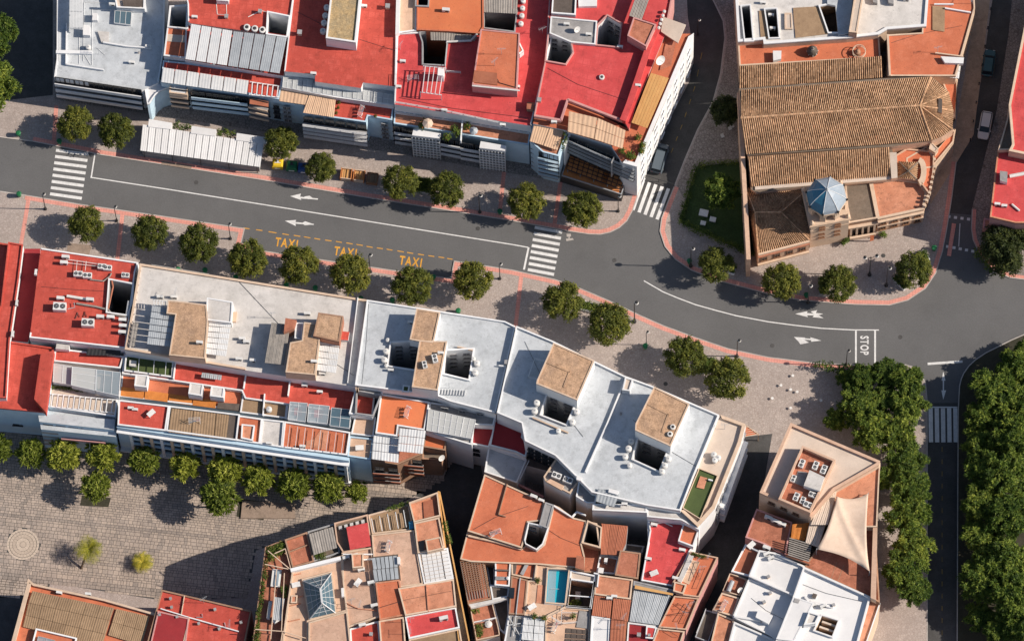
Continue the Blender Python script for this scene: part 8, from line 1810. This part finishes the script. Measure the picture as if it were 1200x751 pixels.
# park trees
PK = []
for s in range(4):
    cl = ball_clumps(70+s, 3.1, 2.6, 5.0, 70, .62, shell=.78, lump=.30, low=-.2)
    d1 = leaf_cloud(80+s, cl, 60, .18, .38, 1, up=.9); d2 = leaf_cloud(90+s, [(c+Vector((0,0,.25)), .8) for c, r in cl], 34, .20, .66, 1, whorl=True); o_ = len(d1[0])
    PK.append((cloud_mesh('crown', 'leaf_park', (d1[0]+d2[0], d1[1]+[tuple(i+o_ for i in f) for f in d2[1]], d1[2]+[min(1, t_+.1) for t_ in d2[2]])), trunk_mesh('trunk', 3.2, .24, limbs_of(cl, 8, s), s)))
pk = [((992,443),12),((1000,455),14),((1012,442),16),((1040,440),20),((1062,446),21),((980,492),15),((1005,478),22),((1022,505),24),((1063,478),24),((1050,508),24),((1062,540),24),((1066,572),24),((1064,605),26),((1070,640),25),((1060,668),25),((1072,692),19),
 ((1163,457),27),((1190,430),23),((1208,456),24),((1150,490),20),((1178,470),28),((1148,520),21),((1190,515),28),((1153,548),25),((1178,555),28),((1208,585),26),((1152,590),25),((1180,608),28),((1151,632),25),((1176,655),28),((1206,660),26),((1150,680),26),((1184,700),28),((1148,722),18),((1205,735),26),((1033,470),20),((1035,560),16),((1210,490),24),((1172,735),20),((1208,412),18)]
desc = ['left end of the hedge like row under the STOP box','second along the pavement edge left of the STOP box','just left of the STOP box','directly below the painted word STOP','at the corner of the tree lined street',
 'above the pale triangular roof, left one','above the pale triangular roof, middle one','touching the pointed corner of the pale triangular roof','beside the street, level with its white arrow','beside the left side of the park zebra crossing','left of the street just below the zebra','left of the street, level with the canvas sail top','between the canvas sail and the street','left of the street, level with the middle of the sail','right of the sail tip','last one before the lower pavement, left of the street',
 'large and yellowish, behind the curved kerb','on the curved kerb by the right photo edge','at the right photo edge, level with the street arrow','right of the street, level with its arrow','behind the kerbside tree level with the zebra','right beside the park zebra crossing','at the right edge level with the zebra','right of the street just below the zebra','second from the street below the zebra','at the right photo edge in mid park','right of the street, level with the sail top','second from the street, level with the sail','right of the street, level with the sail middle','second from the street, level with the sail tip','at the right photo edge, level with the sail tip','right of the street below the sail level','second from the street near the bottom right','small, by the kerb near the bottom right','in the bottom right photo corner','between the STOP box trees and the street','narrow, against the triangular building wall','at the right photo edge above the zebra level','at the bottom edge right of the kerb','small, under the road bend at the right photo edge']
for i, (px, r) in enumerate(pk):
    tree_at(PK, i, 'park_tree', px, 5.0, r/8*.98, 3.3, 'broad green park tree '+desc[i], 'tree', 'broad trees of the park', i*2.1, zs=.8+.25*((i*7) % 5)/4)
DK = []
for s in range(2):
    cl = ball_clumps(90+s, 2.9, 2.3, 4.6, 60, .7, shell=.82, lump=.22, low=-.3)
    DK.append((cloud_mesh('crown', 'leaf_dark', leaf_cloud(95+s, cl, 90, .20, .40, 1)), trunk_mesh('trunk', 3.0, .22, limbs_of(cl, 8, s), s)))
dk = [((850,130),17,'dark shaded tree against the church west wall'),((1176,285),24,'dark broad tree on the corner below the red east house'),((1205,272),22,'dark tree behind the corner tree at the right photo edge'),((1180,306),17,'low dark tree inside the curved kerb of the east corner')]
for i, (px, r, lab) in enumerate(dk): tree_at(DK, i, 'dark_tree', px, 4.6, r/8, 2.9, lab, 'tree', 'dark leaved trees', i*2.0)
tree_at(PK, 1, 'park_tree', (-6,40), 5.0, 26/8, 3.3, 'bright green tree at the top left photo edge, upper one', 'tree', 'broad trees of the park', 1)
tree_at(PK, 2, 'park_tree', (-8,100), 5.0, 29/8, 3.3, 'bright green tree at the left photo edge beside the dark street', 'tree', 'broad trees of the park', 2)
tree_at(PK, 3, 'park_tree', (846,226), 4.4, 21/8, 3.3, 'bright leafy tree standing in the dark lawn beside the church', 'tree', 'broad trees of the park', 2.5)
